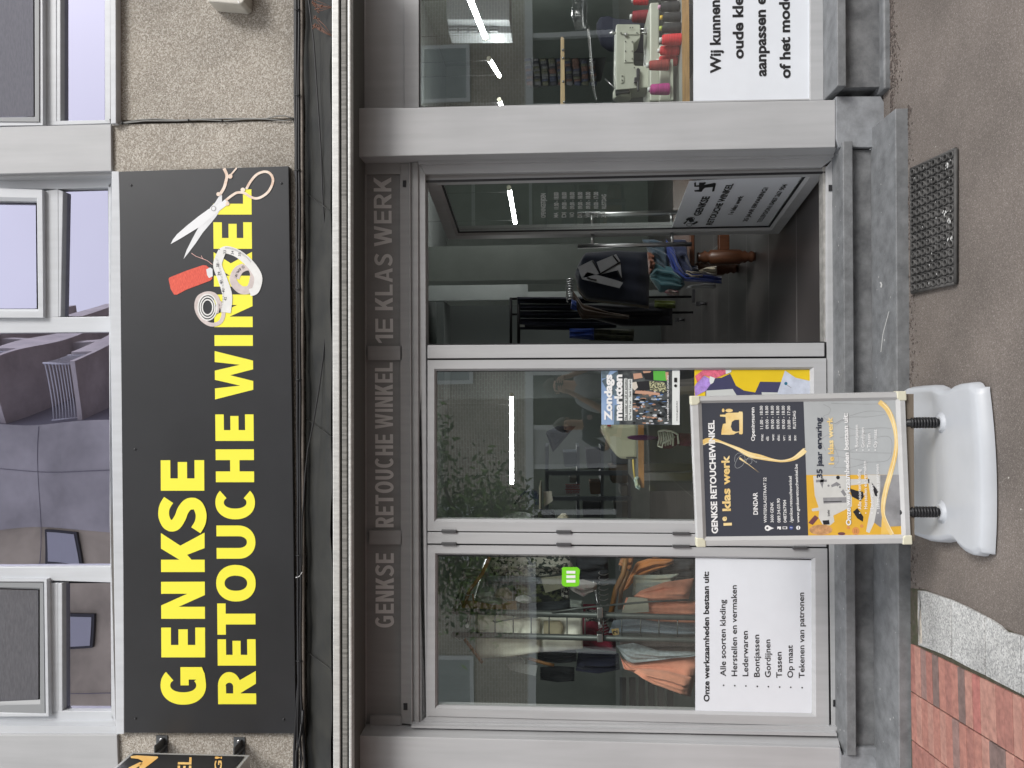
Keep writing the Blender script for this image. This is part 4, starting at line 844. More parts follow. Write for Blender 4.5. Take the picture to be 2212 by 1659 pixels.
for P in ([(1380, 215), (1440, 250), (1430, 300), (1380, 330), (1480, 390), (1560, 360), (1640, 440), (1900, 430), (2000, 435)], [(1450, 205), (1780, 213), (1960, 205)], [(1480, 395), (1600, 330), (1780, 278), (1940, 285)], [(1500, 400), (1620, 335), (1785, 330), (1945, 308)],
    [(1530, 520), (1650, 500), (1780, 478), (1810, 465)], [(1600, 650), (1700, 655), (1800, 658), (2010, 662)], [(1620, 640), (1720, 600), (1820, 530), (1985, 515), (2005, 650), (1960, 730), (1800, 745)], [(1480, 795), (1640, 790), (1800, 742)], [(1430, 620), (1560, 640), (1650, 655)], [(1430, 680), (1560, 700), (1780, 735)], [(1470, 575), (1520, 720), (1470, 795)], [(1470, 740), (1520, 745)], [(1350, 540), (1410, 500), (1480, 480)], [(1300, 420), (1380, 600), (1400, 640)]):
    ribbon(mb, P, 2.6, prq, .0003)
mb.build('printed_pattern_lines', MATS['poster_grey'], poster, recalc=False)
PGD = mat('poster_gold', (.75, .48, .13), .45, col2=(.88, .70, .36), vscale=9)
mb = MB(); ribbon(mb, [(272, 570), (320, 545), (400, 548), (480, 575), (600, 625), (700, 675), (800, 698), (900, 722), (1000, 735), (1100, 715), (1170, 670), (1212, 632)], lambda u: 34+14*sin(u*14+1), prq, .0004); ribbon(mb, [(1890, 190), (1960, 255), (2015, 370), (2042, 500), (2040, 650), (2000, 820), (1950, 1000), (1925, 1150), (1940, 1280), (2010, 1408)], lambda u: 30+16*abs(sin(u*6+1)), prq, .0012); mb.build('printed_ribbon', PGD, poster, recalc=False)
mb = MB(); ribbon(mb, [(272, 585), (330, 565), (400, 558), (480, 580), (600, 628), (720, 690), (850, 712), (1000, 728), (1100, 706), (1212, 615)], 6, prq, .0007); ribbon(mb, [(1920, 200), (1990, 280), (2030, 420), (2046, 560), (2030, 720), (1960, 980), (1935, 1200), (2020, 1405)], 6, prq, .0015); mb.build('printed_ribbon_gleam', mat('poster_pale_gold', (.92, .80, .52), .4), poster, recalc=False)
mb = MB()   # gold machine, needle and thread
Q(mb, [(443, 493), (443, 480), (448, 440), (458, 395), (485, 388), (482, 330), (432, 326), (430, 310), (480, 308), (485, 298), (512, 290), (520, 292), (600, 290), (608, 280), (636, 282), (640, 300), (640, 480), (632, 490), (608, 488), (604, 470), (575, 478), (560, 490), (520, 494)], .0005)
Q(mb, circ(515, 271, 34, 16), .0006); Q(mb, circ(460, 270, 12, 17), .0006)
Q(mb, [(610, 700), (622, 705), (795, 845), (700, 775), (606, 716)], .0006)
mb.build('printed_machine_emblem', PGD, poster, recalc=False)
pst('printed_machine_opening', MATS['poster_slate'], [[(540, 375), (565, 358), (606, 356), (608, 462), (575, 466), (545, 455), (530, 420)]], .0009)
mb = MB()
ribbon(mb, [(565, 740), (570, 690), (600, 662), (640, 668), (660, 710), (640, 770), (590, 800), (568, 770), (600, 700), (650, 670)], 3, prq, .0008); ribbon(mb, [(640, 740), (680, 715), (720, 720), (720, 750), (690, 765), (670, 740), (700, 700), (760, 745), (765, 735)], 3, prq, .0010); mb.build('printed_thread', PG, poster, recalc=False)
def bt(lines, m, name, bold, push):
    mb = MB()
    for s_, a, b_, c in lines: put_text(mb, s_, a, b_, c, bold, W, YQ-push, z=r7b)
    return mb.build(name, m, poster, recalc=False)
bt([('GENKSE RETOUCHEWINKEL', (411, 1398), (377, 360), 53)], WHITET, 'heading', .035, .0012)
bt([('1', (537, 1325), (536, 1300), 70), ('e', (492, 1285), (490, 1243), 52), ('klas', (527, 1192), (521, 985), 70), ('werk', (520, 952), (514, 682), 68)], PGD, 'slogan', .035, .0012)
bt([('DINDAR', (778, 1225), (774, 1022), 40), ('Openingsuren', (750, 550), (745, 243), 32)], WHITET, 'subheading', .02, .0012)
day = [(d_, (828+50.3*k, 549), (828+50.3*k-1, {'ma:': 487, 'di:': 506, 'wo:': 487, 'do:': 493, 'vr:': 500, 'za:': 496, 'zo:': 496}[d_]), 25) for k, d_ in enumerate(('ma:', 'di:', 'wo:', 'do:', 'vr:', 'za:', 'zo:'))]
hrs = [(h_, (826+50.3*k, 440), (822+50.3*k, 228), 26) for k, h_ in enumerate(('11.00 - 18.00', '09.00 - 18.00', '09.00 - 18.00', '09.00 - 18.00', '09.00 - 18.00', '10.00 - 17.00'))]+[('RUSTDAG', (1127, 437), (1125, 275), 26)]
bt(day+hrs+[('WINTERSLAGSTRAAT 22', (860, 1300), (855, 885), 26), ('3600 GENK', (922, 1298), (920, 1110), 26), ('089.34.03.90', (986, 1298), (980, 1077), 27), ('0487267904', (1042, 1298), (1037, 1090), 27), ('/genkse.retouchewinkel', (1098, 1298), (1088, 873), 27), ('www.genkseretouchwinkel.be', (1160, 1298), (1142, 762), 27)], WHITET, 'details', .012, .0012)
pst('printed_icon', WHITET, [[(840, 1348), (848, 1328), (870, 1322), (900, 1340), (926, 1350), (900, 1360), (872, 1376), (850, 1370)], [(956, 1335), (990, 1335), (990, 1362), (975, 1362), (970, 1350), (956, 1362)], [(1005, 1335), (1047, 1335), (1047, 1358), (1005, 1358)], circ(1148, 1346, 19)], .0005)
pst('printed_icon_mark', MATS['poster_slate'], [circ(864, 1349, 10), [(1010, 1340), (1037, 1340), (1037, 1353), (1010, 1353)], circ(1148, 1346, 4, 15), [(1146, 1330), (1150, 1330), (1150, 1362), (1146, 1362)]], .0009)
pst('printed_round_icon', mat('poster_blue', (.06, .09, .30), .4), [circ(1084, 1346, 18)], .0005)
bt([('f', (1096, 1350), (1096, 1340), 20)], WHITET, 'icon_letter', .01, .0013)
bt([('35 jaar ervaring', (1368, 890), (1358, 335), 48)], mat('poster_ink', (.025, .03, .05), .5), 'experience_line', .03, .0018)
bt([('1e klas werk', (1476, 765), (1460, 330), 46)], PGD, 'slogan', .035, .0020)
bt([('Onze werkzaamheden bestaan uit:', (1634, 1323), (1604, 292), 42)], MATS['poster_grey'], 'heading_shadow', .04, .0018)
bt([('Onze werkzaamheden bestaan uit:', (1631, 1325), (1601, 294), 42)], WHITET, 'heading', .03, .0023)
bt([('•  Alle soorten kleding', (1728, 1217), (1720, 808), 30), ('•  Herstellen en vermaken', (1783, 1217), (1772, 733), 30), ('•  Lederwaren', (1840, 1217), (1838, 957), 30), ('•  tekenen van patronen', (1895, 1217), (1887, 763), 30), ('• Bontjassen', (1700, 640), (1697, 403), 30), ('• Gordijnen', (1757, 640), (1753, 427), 30), ('• Tassen', (1812, 640), (1810, 483), 30), ('• Op maat', (1870, 640), (1868, 446), 30)], WHITET, 'service_list', .01, .0023)
bt([('brother', (1438, 1238), (1434, 1180), 22)], MATS['poster_near_black'], 'machine_lettering', .01, .0018)
# base tank, springs
BW = mat('white_plastic_base', (.42, .437, .465), .38, var=.04, vscale=4, bump=.05, bscale=40)
zT = zoom(3550, 1480, 2.2415)
PR = [(58, 165), (64, 130), (85, 112), (200, 105), (265, 107), (300, 122), (335, 142), (375, 142), (412, 132), (445, 108), (500, 88), (545, 82), (580, 82), (605, 96), (622, 125)]
PL = [(112, 1320), (122, 1365), (150, 1405), (240, 1443), (330, 1446), (375, 1436), (410, 1430), (440, 1434), (462, 1448), (495, 1492), (540, 1532), (580, 1553), (620, 1566), (650, 1560), (668, 1535)]
mb = MB(); rows = []; NC = 44
xc = G(zT(300, 780), .056).x
for k, (pr_, pl_) in enumerate(zip(PR, PL)):
    t = k/(len(PR)-1); row = []; mid_t = (pr_[0]-58)/(622-58)
    for j in range(NC+1):
        s_ = .5-.5*cos(pi*j/NC) if j not in (0, NC) else j/NC
        x = pr_[0]+(pl_[0]-pr_[0])*s_+32*mid_t**2*4*s_*(1-s_); y = pr_[1]+(pl_[1]-pr_[1])*s_
        e = min(s_, 1-s_); inner = min(1, e/.11); inner = inner*inner*(3-2*inner)
        zz_ = .060-.004*mid_t+.022*math.exp(-(mid_t/.09)**2)-.020*inner*math.exp(-((mid_t-.26)/.12)**2)-.007*(1-min(1, e/.02))-.006*(k == 0)-.003*(k == len(PR)-1)
        p = G(zT(x, y), .056); row.append((p.x, p.y, zz_))
    out = .012
    a_, b_ = Vector(row[0]), Vector(row[-1])
    rows.append([(a_.x+out, a_.y, .008), (a_.x+out*.6, a_.y, .045)]+row+[(b_.x-out*.6, b_.y, .045), (b_.x-out, b_.y, .008)])
fr_ = rows[-1]; rows.append([(p[0], p[1]-.020, min(p[2], .049)) for p in fr_]); rows.append([(p[0], p[1]-.028, .006) for p in fr_])
bk_ = rows[0]; rows.insert(0, [(p[0], p[1]+.006, .010) for p in bk_])
mb.grid(rows)
tank = mb.build('base', BW, ps)
COIL = mat('black_spring', (.02, .02, .022), .45, .3)
for cx_, cy_ in ((2024, 913), (2032, 1106)):
    p = W((cx_, cy_), YB+.01); zb = .060; zt_ = PB(r7b(2130, 800)).z+.004
    part('spring_socket', lambda m_: m_.lathe((p.x, YB+.01, zb-.012), [(.050, -.012), (.046, .008), (.034, .013), (.032, .020), (.022, .020)], 24), BW, ps)
    mb = MB()
    for k in range(9): mb.lathe((p.x, YB+.01, zb+.016+k*.0118), [(.0165, 0), (.0225, .0025), (.0225, .0075), (.0165, .0100)], 18)
    mb.lathe((p.x, YB+.01, zb), [(.0165, 0), (.0165, zt_-zb+.02)], 16); mb.build('spring', COIL, ps)
part('plug', lambda m_: m_.lathe((G(zT(172, 780), .05).x, G(zT(172, 780), .05).y, .048), [(.012, 0), (.011, .006), (.005, .007)], 12), mat('grey_plug', (.25, .25, .24), .6), ps)
part('back_board', lambda m_: m_.box(PB(r7b(2150, 1470)).x, PB(r7b(2150, 120)).x, YB+.004, YB+.02, PB(r7b(2215, 800)).z, PB(r7b(2150, 800)).z), mat('foam_edge', (.16, .13, .10), .8), ps)

# ================================================================== POSTERS IN THE MIDDLE PANE
zp = thing('market_poster', 'market poster with crowd photo and bold white title on glass', 'poster', tuple(W(r5(1900, 900), .01)))
def ZP(name, m, polys, Y, th=0):
    mb = MB()
    for p in polys: mb.face([W(r5(*q), Y) for q in p])
    return mb.build(name, m, zp, recalc=False)
part('sheet', lambda mb: mb.slab([r5(1687, 727), r5(2176, 724), r5(2175, 1063), r5(1688, 1062)], .010, .002), mat('poster_sky', (.16, .25, .42), .4, col2=(.30, .42, .62), vscale=3), zp)
ZP('printed_photo', mat('poster_crowd_dark', (.025, .03, .035), .4, col2=(.11, .12, .12), vscale=24), [[r_ for r_ in ((1790, 726), (2130, 726), (2130, 1062), (1800, 1062))]], .0092)
ZP('bottom_strip', mat('poster_white', (.70, .73, .72), .4), [[(2128, 725), (2175, 725), (2174, 1063), (2128, 1063)]], .0088)
ZP('printed_building', mat('poster_blue_grey', (.10, .14, .17), .4, var=.4, vscale=22), [[(1690, 790), (1790, 726), (1800, 900), (1730, 860)], [(1770, 940), (1800, 940), (1800, 1062), (1765, 1062)], [(1687, 727), (1740, 727), (1720, 770), (1690, 775)]], .0090)
rp_ = random.Random(5)
for nm, c, n_, xr in (('printed_shirts', (.55, .58, .62), 26, (1890, 2100)), ('printed_faces', (.42, .24, .16), 22, (1885, 2060)), ('printed_blue', (.10, .20, .42), 12, (1890, 2090)), ('printed_dark', (.008, .008, .01), 30, (1880, 2110))):
    polys = []
    for _ in range(n_):
        x, y = rp_.uniform(*xr), rp_.uniform(850, 1058); a, b_ = rp_.uniform(6, 22), rp_.uniform(3, 9); polys.append([(x+a*cos(t)*rp_.uniform(.7, 1.1), y+b_*sin(t)*rp_.uniform(.7, 1.1)) for t in (0, .8, 1.6, 2.4, 3.1, 3.9, 4.7, 5.5)])
    ZP(nm, mat('pr_'+nm, c, .5, var=.3, vscale=50), polys, .0085-.0003*n_/30)
ZP('printed_skirt', mat('pr_green', (.10, .42, .06), .5), [[(2010, 728), (2085, 728), (2095, 790), (2010, 785)]], .0078)
ZP('printed_dress', mat('pr_pattern', (.50, .50, .30), .5, col2=(.02, .02, .02), vscale=120, lo=.45, hi=.55), [[(1985, 790), (2080, 800), (2095, 850), (2070, 862), (1990, 845)]], .0078)
ZP('printed_top', mat('pr_black', (.015, .015, .018), .5), [[(1905, 795), (1985, 790), (1990, 845), (1930, 850), (1905, 830)], [(1940, 740), (2010, 728), (2012, 785), (1960, 780)]], .0076)
ZP('printed_skin', mat('pr_skin', (.52, .30, .21), .5), [[(1885, 745), (1935, 740), (1945, 770), (1890, 780)], [(1900, 850), (1960, 852), (2050, 865), (2052, 880), (1960, 872), (1895, 868)], [(1945, 728), (2000, 728), (1990, 738), (1950, 742)], [(2085, 735), (2105, 735), (2105, 785), (2090, 785)]], .0074)
ZP('printed_hat', mat('pr_hat', (.60, .55, .48), .5), [[(1880, 800), (1905, 795), (1915, 830), (1895, 850), (1880, 835)]], .0072)
ZP('title_strip', MATS['poster_white'], [[(1829, 775), (1849, 775), (1849, 1036), (1829, 1036)], [(1853, 778), (1880, 778), (1880, 1036), (1853, 1036)]], .0070)
mb = MB(); put_text(mb, 'Zondags', (1752, 1037), (1752, 750), 44, .045, W, .0066, z=r5); put_text(mb, 'markten', (1815, 1037), (1815, 750), 44, .045, W, .0066, z=r5); put_text(mb, 'LIVE CENTRUM · ELKE ZONDAG', (2106, 1035), (2106, 755), 9, .02, W, .0064, z=r5); mb.build('title', WHITET, zp, recalc=False)
mb = MB(); put_text(mb, 'Elke zondag van juli en augustus', (1846, 1032), (1845, 780), 13, .02, W, .0062, z=r5); put_text(mb, 'Van 9 tot 13 uur – Genk Centrum', (1873, 1032), (1872, 783), 13, .02, W, .0062, z=r5)
for p in ([(2140, 770), (2158, 770), (2158, 798), (2140, 798)], circ(2149, 820, 9)): mb.face([W(r5(*q), .0062) for q in p])
put_text(mb, 'www.genk.be', (2160, 1040), (2160, 915), 7, .01, W, .006, z=r5); mb.build('subtitle', BLACKT, zp, recalc=False)
# window decal with thread and sewing machine
dc = thing('window_decal', 'yellow photo decal of thread spools and machine behind the pavement sign', 'decal', tuple(W(r8(500, 800), .01)))
def DC(name, m, polys, Y):
    mb = MB()
    for p in polys: mb.face([W(r8(*q), Y) for q in p])
    return mb.build(name, m, dc, recalc=False)
part('sheet', lambda mb: mb.slab([r8(162, 722), r8(878, 720), r8(884, 730), r8(890, 1555), r8(885, 1660), r8(166, 1660)], .010, .002), mat('decal_yellow', (.76, .54, .02), .4, var=.06, vscale=3), dc)
DC('printed_machine', mat('decal_navy', (.055, .055, .12), .4), [[(230, 840), (280, 775), (330, 770), (385, 745), (420, 820), (470, 850), (540, 862), (570, 795), (700, 797), (700, 850), (690, 900), (640, 1600), (240, 1600)]], .0092)
DC('printed_machine_light', mat('decal_pale', (.55, .57, .56), .4), [[(235, 850), (400, 840), (425, 880), (430, 1600), (240, 1600)], [(580, 860), (690, 862), (690, 890), (582, 888)]], .0088)
DC('printed_thread', mat('decal_purple', (.38, .24, .62), .6, var=.2, vscale=60), [[(162, 825), (185, 790), (225, 758), (262, 778), (262, 810), (235, 850), (166, 885)]], .0084)
DC('printed_thread', mat('decal_pink', (.68, .14, .22), .6, var=.25, vscale=60), [[(165, 760), (215, 722), (358, 722), (360, 745), (290, 775), (255, 765), (225, 755), (180, 800)]], .0082)
DC('printed_spool_end', MATS['poster_white'], [[(258, 760), (290, 772), (280, 800), (262, 812), (255, 790)], [(355, 722), (392, 722), (390, 735), (358, 748)]], .0078)
DC('printed_cushion', mat('decal_cushion', (.52, .56, .66), .6, var=.1, vscale=20), [[(725, 725), (790, 770), (880, 790), (885, 1000), (700, 990), (680, 860), (700, 800)]], .0082)
DC('printed_pin', mat('decal_teal', (.02, .14, .24), .4), [circ(731, 806, 10)], .0078)
mb = MB(); mb.face([W(r8(*q), .0076) for q in ((736, 812), (766, 832), (764, 835), (735, 815))]); mb.build('printed_pin_shaft', MATS['poster_grey'], dc, recalc=False)
# back poster of the pavement sign (seen mirrored in the glass)
bp_ = part('back_poster', lambda m_: m_.face([(PB(r7b(2100, 1410)).x, YB+.024, PB(r7b(2050, 800)).z), (PB(r7b(2100, 190)).x, YB+.024, PB(r7b(2050, 800)).z), (PB(r7b(2100, 190)).x, YB+.024, PB(r7b(290, 800)).z), (PB(r7b(2100, 1410)).x, YB+.024, PB(r7b(290, 800)).z)]), mat('back_poster', (.30, .33, .28), .4), ps, recalc=False)

# ================================================================== INSIDE THE SHOP
WALL = mat('grey_green_wall_paint', (.21, .235, .215), .9, var=.06, vscale=3)
WALL2 = mat('pale_wall_paint', (.34, .37, .36), .85, var=.05, vscale=3)
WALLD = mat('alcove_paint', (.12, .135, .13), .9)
FLOORM = brick_mat('dark_floor_tiles', (.058, .052, .052), (.068, .061, .060), (.20, .19, .185), 1.2, .6, .32, .006, 0, 'XY', .1)
ZF = ZT1-.002
mb = MB(); mb.box(-3.3, 5.2, .0, 8.2, ZF-.1, ZF); o = mb.build('shop_floor', FLOORM); struct(o)
mb = MB(); mb.box(-3.3, 5.2, .12, 8.2, 3.35, 3.45); struct(mb.build('shop_ceiling', WALL2))
mb = MB(); mb.box(-3.3, 5.2, 8.0, 8.2, ZF, 3.35); struct(mb.build('shop_wall', WALL))
mb = MB(); mb.box(5.0, 5.2, .1, 8.0, ZF, 3.35); struct(mb.build('shop_wall', WALL))
mb = MB(); mb.box(-3.3, -3.1, .1, 8.0, ZF, 3.35); struct(mb.build('shop_wall', WALL))
mb = MB(); mb.box(-4.2, -1.96, .05, .2, -.1, 4.9); mb.box(-1.96, -1.84, .09, .12, -.1, 2.7); mb.box(-1.87, 4.2, .08, .3, 2.66, 3.2); struct(mb.build('front_wall_fill', WALL))  # unseen fill behind the shop front, added to keep sky light out
mb = MB(); mb.box(1.16, 1.42, .045, .3, .1, 2.7); struct(mb.build('front_wall_fill', WALL))
mb = MB(); mb.box(1.22, 1.63, 5.0, 5.4, ZF, 3.35); struct(mb.build('shop_pillar', WALL))
mb = MB(); mb.box(1.10, 1.55, 6.0, 6.1, 2.0, 3.35); mb.box(1.10, 1.2, 6.0, 6.08, ZF, 2.0); mb.box(1.34, 1.44, 6.0, 6.08, ZF, 2.0); struct(mb.build('shop_wall', WALL2))
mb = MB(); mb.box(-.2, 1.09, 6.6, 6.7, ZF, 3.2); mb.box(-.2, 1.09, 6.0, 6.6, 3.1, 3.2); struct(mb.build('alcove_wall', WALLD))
mb = MB()
for x0, x1, z0, z1 in ((3.4, 4.3, 2.0, 2.9), (2.3, 3.2, 2.0, 2.9)):
    mb.box(x0, x1, 7.97, 8.0, z0, z0+.05); mb.box(x0, x1, 7.97, 8.0, z1, z1+.05); mb.box(x0, x0+.05, 7.97, 8.0, z0+.05, z1); mb.box(x1-.05, x1, 7.97, 8.0, z0+.05, z1)
struct(mb.build('wall_panelling', WALL2))
TUBE = mat('lit_tube', (1, 1, .98), .4, emit=26)
def lamp(pa, pb, z_, lb):
    A, B_ = G(pa, z_), G(pb, z_); t = thing('tube_lamp', lb, 'lamp', tuple((A+B_)/2), 'lit tube lamps hanging in the shop')
    d = (B_-A).normalized()
    part('tube', lambda mb: mb.tube([A, B_], .023, 12), TUBE, t)
    for q in (A-d*.05, B_): part('end_cap', lambda mb: mb.tube([q, q+d*.05], .026, 12), MATS['yellowed_corner_cap'], t)
    for p in (A+d*.1, B_-d*.1): part('suspension_wire', lambda mb: mb.tube([p, Vector((p.x, p.y, 3.35))], .0018, 4), CAB, t)
lamp((1105.5, 1045), (1105, 857), 2.2, 'bright horizontal lit tube lamp behind the middle glazed leaf')
lamp((1048, 80), (1012, -10), 2.3, 'nearest lit tube lamp in right shop window, cut by the picture edge')
lamp((1078.5, 163.5), (1057, 128), 2.3, 'slanting lit tube lamp midway in the right shop window')
lamp((1082.5, 229), (1079, 217), 2.3, 'short farthest lit tube lamp beside the pillar in right window')
lamp((1113, 481), (1100, 408), 2.15, 'lit tube lamp seen through the glass of the open door')
part_ = part

def cone_obj(name, z, xt, xb, y0, y1, Y, m, lb, cat='thread', grp=None, cap=None):
    base = W(z(xb, (y0+y1)/2), Y); topz = W(z(xt, (y0+y1)/2), Y).z; r = abs(W(z(xb, y0), Y).x-W(z(xb, y1), Y).x)/2; h = topz-base.z
    t = thing(name, lb, cat, tuple(base), grp)
    part('thread', lambda mb: mb.lathe(base, [(r*.9, 0), (r, .006), (r, h*.1), (r*.96, h*.5), (r*.86, h*.9), (r*.6, h*.95)], 20), m, t)
    part('core', lambda mb: mb.lathe(base, [(r*.45, h*.94), (r*.40, h*1.08), (r*.28, h*1.08)], 14), cap or MATS['poster_white'], t)
    return t
def thr(n_, c): return mat(n_, c, .7, var=.35, vscale=30, stretch=(.3, .3, 14), bump=.4, bscale=60)
RED = thr('red_thread', (.62, .02, .03)); BLK = thr('black_thread', (.012, .012, .016)); MAR = thr('maroon_thread', (.30, .045, .04)); MAG = thr('magenta_thread', (.42, .03, .22))
YC = mat('yellow_core', (.75, .50, .05), .5); LC = mat('lime_core', (.45, .55, .12), .5); PC = mat('pink_core', (.65, .35, .5), .5)
YT2 = .34
g_ = 'thread cones on the sewing table'
cone_obj('thread_cone', r6b, 1915, 2079, 266, 357, YT2, RED, 'bright red thread cone next to the black cones', grp=g_)
cone_obj('thread_cone', r6b, 1900, 2061, 357, 437, YT2+.06, RED, 'red thread cone in the middle of three red ones', grp=g_)
cone_obj('thread_cone', r6b, 1892, 2048, 437, 520, YT2+.12, RED, 'red thread cone nearest to the maroon cone', grp=g_)
cone_obj('thread_cone', r6b, 1915, 2077, 178, 262, YT2+.01, BLK, 'black thread cone with lime core beside the red cone', grp=g_, cap=LC)
cone_obj('thread_cone', r6b, 1920, 2078, 95, 172, YT2+.02, BLK, 'black thread cone with yellow core', grp=g_, cap=YC)
cone_obj('thread_cone', r6b, 1905, 2060, 12, 92, YT2+.03, BLK, 'black thread cone with pink core near picture edge', grp=g_, cap=PC)
cone_obj('thread_cone', r6b, 1905, 2045, -70, 8, YT2+.04, BLK, 'black thread cone cut by the picture edge', grp=g_, cap=PC)
cone_obj('thread_cone', r6b, 1690, 1815, -40, 38, .95, RED, 'crimson thread cone high behind the machine at the picture edge', grp=g_)
cone_obj('thread_cone', r6b, 1680, 1818, 80, 178, .95, thr('dark_red_thread', (.22, .01, .02)), 'dark red thread cone behind the machine head', grp=g_)
cone_obj('thread_cone', r6b, 1812, 1978, 472, 556, .40, MAR, 'dusty maroon thread cone on the machine stand', grp=g_)
cone_obj('thread_cone', r6b, 1822, 1984, 660, 750, .40, MAG, 'magenta thread cone on the machine stand', grp=g_)
# table with sewing machine in the right window
zt_ = W(r6b(2083, 400), .30).z
tb = thing('sewing_table', 'pale topped sewing table with wooden edge in right window', 'table', (2.2, .6, ZF))
OAK = mat('oak_edge', (.42, .24, .09), .5, var=.2, vscale=8, stretch=(1, 8, 8))
part('edge_strip', lambda mb: mb.box(1.46, 3.0, .29, .31, W(r6b(2138, 400), .30).z, zt_-.001), OAK, tb)
part('table_top', lambda mb: mb.box(1.46, 3.0, .31, 1.0, zt_-.035, zt_-.002), mat('pale_laminate', (.40, .42, .40), .4, var=.1, vscale=9), tb)
for x in (1.5, 2.9):
    for y in (.36, .92): part('leg', lambda mb: mb.box(x, x+.05, y, y+.05, ZF, zt_-.035), DARKMET, tb)
CREAM = mat('cream_machine_enamel', (.44, .46, .39), .35, var=.06, vscale=8)
mc = thing('sewing_machine', 'cream industrial sewing machine on table in right window', 'machine', tuple(W(r6b(1900, 500), .6)))
def mslab(name, pts, Y, th, m=CREAM, bev=.008): return part(name, lambda mb: mb.slab([r6b(*p) for p in pts], Y, th), m, mc, bevel=bev)
mslab('arm', [(1562, 195), (1575, 190), (1745, 192), (1752, 200), (1752, 290), (1745, 305), (1702, 345), (1700, 505), (1712, 520), (1828, 522), (1828, 690), (1560, 712), (1556, 500)], .60, .16, bev=.014)
mslab('bed', [(1828, 20), (1902, 15), (1905, 800), (1826, 800)], .50, .34, bev=.008)
mslab('base_plate', [(1902, 350), (1990, 350), (2000, 800), (1902, 800)], .48, .3)
mslab('side_plate', [(1625, 322), (1698, 320), (1698, 493), (1625, 496)], .594, .006, bev=.002)
mslab('side_plate', [(1590, 592), (1622, 592), (1624, 650), (1600, 660)], .594, .006, bev=.002)
mslab('bracket', [(1585, 255), (1600, 250), (1735, 250), (1745, 262), (1735, 275), (1600, 272)], .594, .006, bev=.002)
part('hand_wheel', lambda mb: mb.tube([W(r6b(1607, 722), .68), W(r6b(1607, 790), .68)], .055, 24), CREAM, mc, bevel=.008)
part('belt_guard', lambda mb: mb.slab([r6b(*p) for p in ((1555, 712), (1660, 706), (1670, 728), (1560, 745))], .61, .14), DARKMET, mc)
part('stitch_lever', lambda mb: mb.slab([r6b(*p) for p in ((1705, 610), (1722, 610), (1722, 545), (1735, 535), (1752, 548), (1748, 600), (1745, 715), (1730, 718), (1728, 650), (1702, 655))], .575, .02), MATS['poster_near_black'], mc, bevel=.003)
part('needle_bar', lambda mb: (mb.tube([W(r6b(1750, 232), .66), W(r6b(1835, 232), .66)], .006, 8), mb.tube([W(r6b(1750, 262), .66), W(r6b(1828, 262), .66)], .007, 8), mb.box(W(r6b(1800, 268), .66).x, W(r6b(1800, 225), .66).x, .64, .68, W(r6b(1825, 250), .66).z, W(r6b(1795, 250), .66).z)), CHROME, mc)
part('thread_guide', lambda mb: (mb.tube([W(r6b(1505, 262), .63), W(r6b(1560, 262), .63)], .006, 8), mb.tube([W(r6b(1530, 245), .63), W(r6b(1530, 275), .63)], .009, 8), mb.tube([W(r6b(1475, 625), .66), W(r6b(1550, 700), .63)], .004, 6)), CHROME, mc)
for p in ((1635, 330), (1688, 330), (1635, 405), (1688, 405), (1635, 480), (1688, 466), (1672, 220), (1692, 220), (1600, 260), (1725, 260), (1608, 602), (1608, 636), (1705, 537)): part('screw', lambda mb: mb.lathe(W(r6b(*p), .592), [(.0035, 0), (.0035, -.003), (.002, -.004)], 8, 'Y'), MATS['poster_near_black'], mc)
part('tension_knob', lambda mb: mb.lathe(W(r6b(1638, 277), .594), [(.010, 0), (.010, -.008), (.004, -.012)], 12, 'Y'), CHROME, mc)
part('stand_rail', lambda mb: (mb.box(W(r6b(1992, 800), .42).x, W(r6b(1992, 480), .42).x, .40, .44, W(r6b(2008, 600), .42).z, W(r6b(1990, 600), .42).z)), CREAM, mc)
# wooden rail with fittings above the machine
rl = thing('wooden_rail', 'long thin wooden rail above the sewing machine', 'rail', tuple(W(r6b(1135, 550), .9)))
part('beam', lambda mb: mb.slab([r6b(*p) for p in ((1122, 292), (1136, 290), (1150, 305), (1158, 860), (1120, 860))], .9, .03), mat('pale_beech', (.50, .38, .22), .55, var=.15, vscale=5, stretch=(1, 6, 6)), rl, bevel=.003)
part('fitting', lambda mb: [mb.lathe(W(r6b(*p), .88), [(.008, 0), (.008, -.012), (.003, -.016)], 10, 'Y') for p in ((1140, 400), (1140, 465), (1142, 650), (1150, 812))], CHROME, rl)
# wall rack with thread spools, dim at the back
tr_ = thing('thread_rack', 'dark wall rack full of small thread spools at the back', 'rack', tuple(W(r6b(1200, 570), 6.0)))
part('board', lambda mb: mb.slab([r6b(*p) for p in ((850, 468), (1480, 455), (1440, 640), (880, 690))], 6.05, .03), mat('rack_board', (.05, .05, .05), .8), tr_)
spm = [mat('spool_%s' % n_, c, .7) for n_, c in (('ink', (.012, .012, .018)), ('rust', (.07, .03, .02)), ('olive', (.05, .05, .03)), ('grey', (.07, .07, .075)), ('blue', (.02, .025, .05)))]
for i in range(9):
    for j in range(10):
        p = W(r6b(885+i*63+R.uniform(-4, 4)+j*2, 478+j*20), 6.0); m_ = R.choice(spm)
        part('spool', lambda mb: mb.lathe(p, [(.03, 0), (.034, .01), (.026, .075), (.012, .085)], 8), m_, tr_)
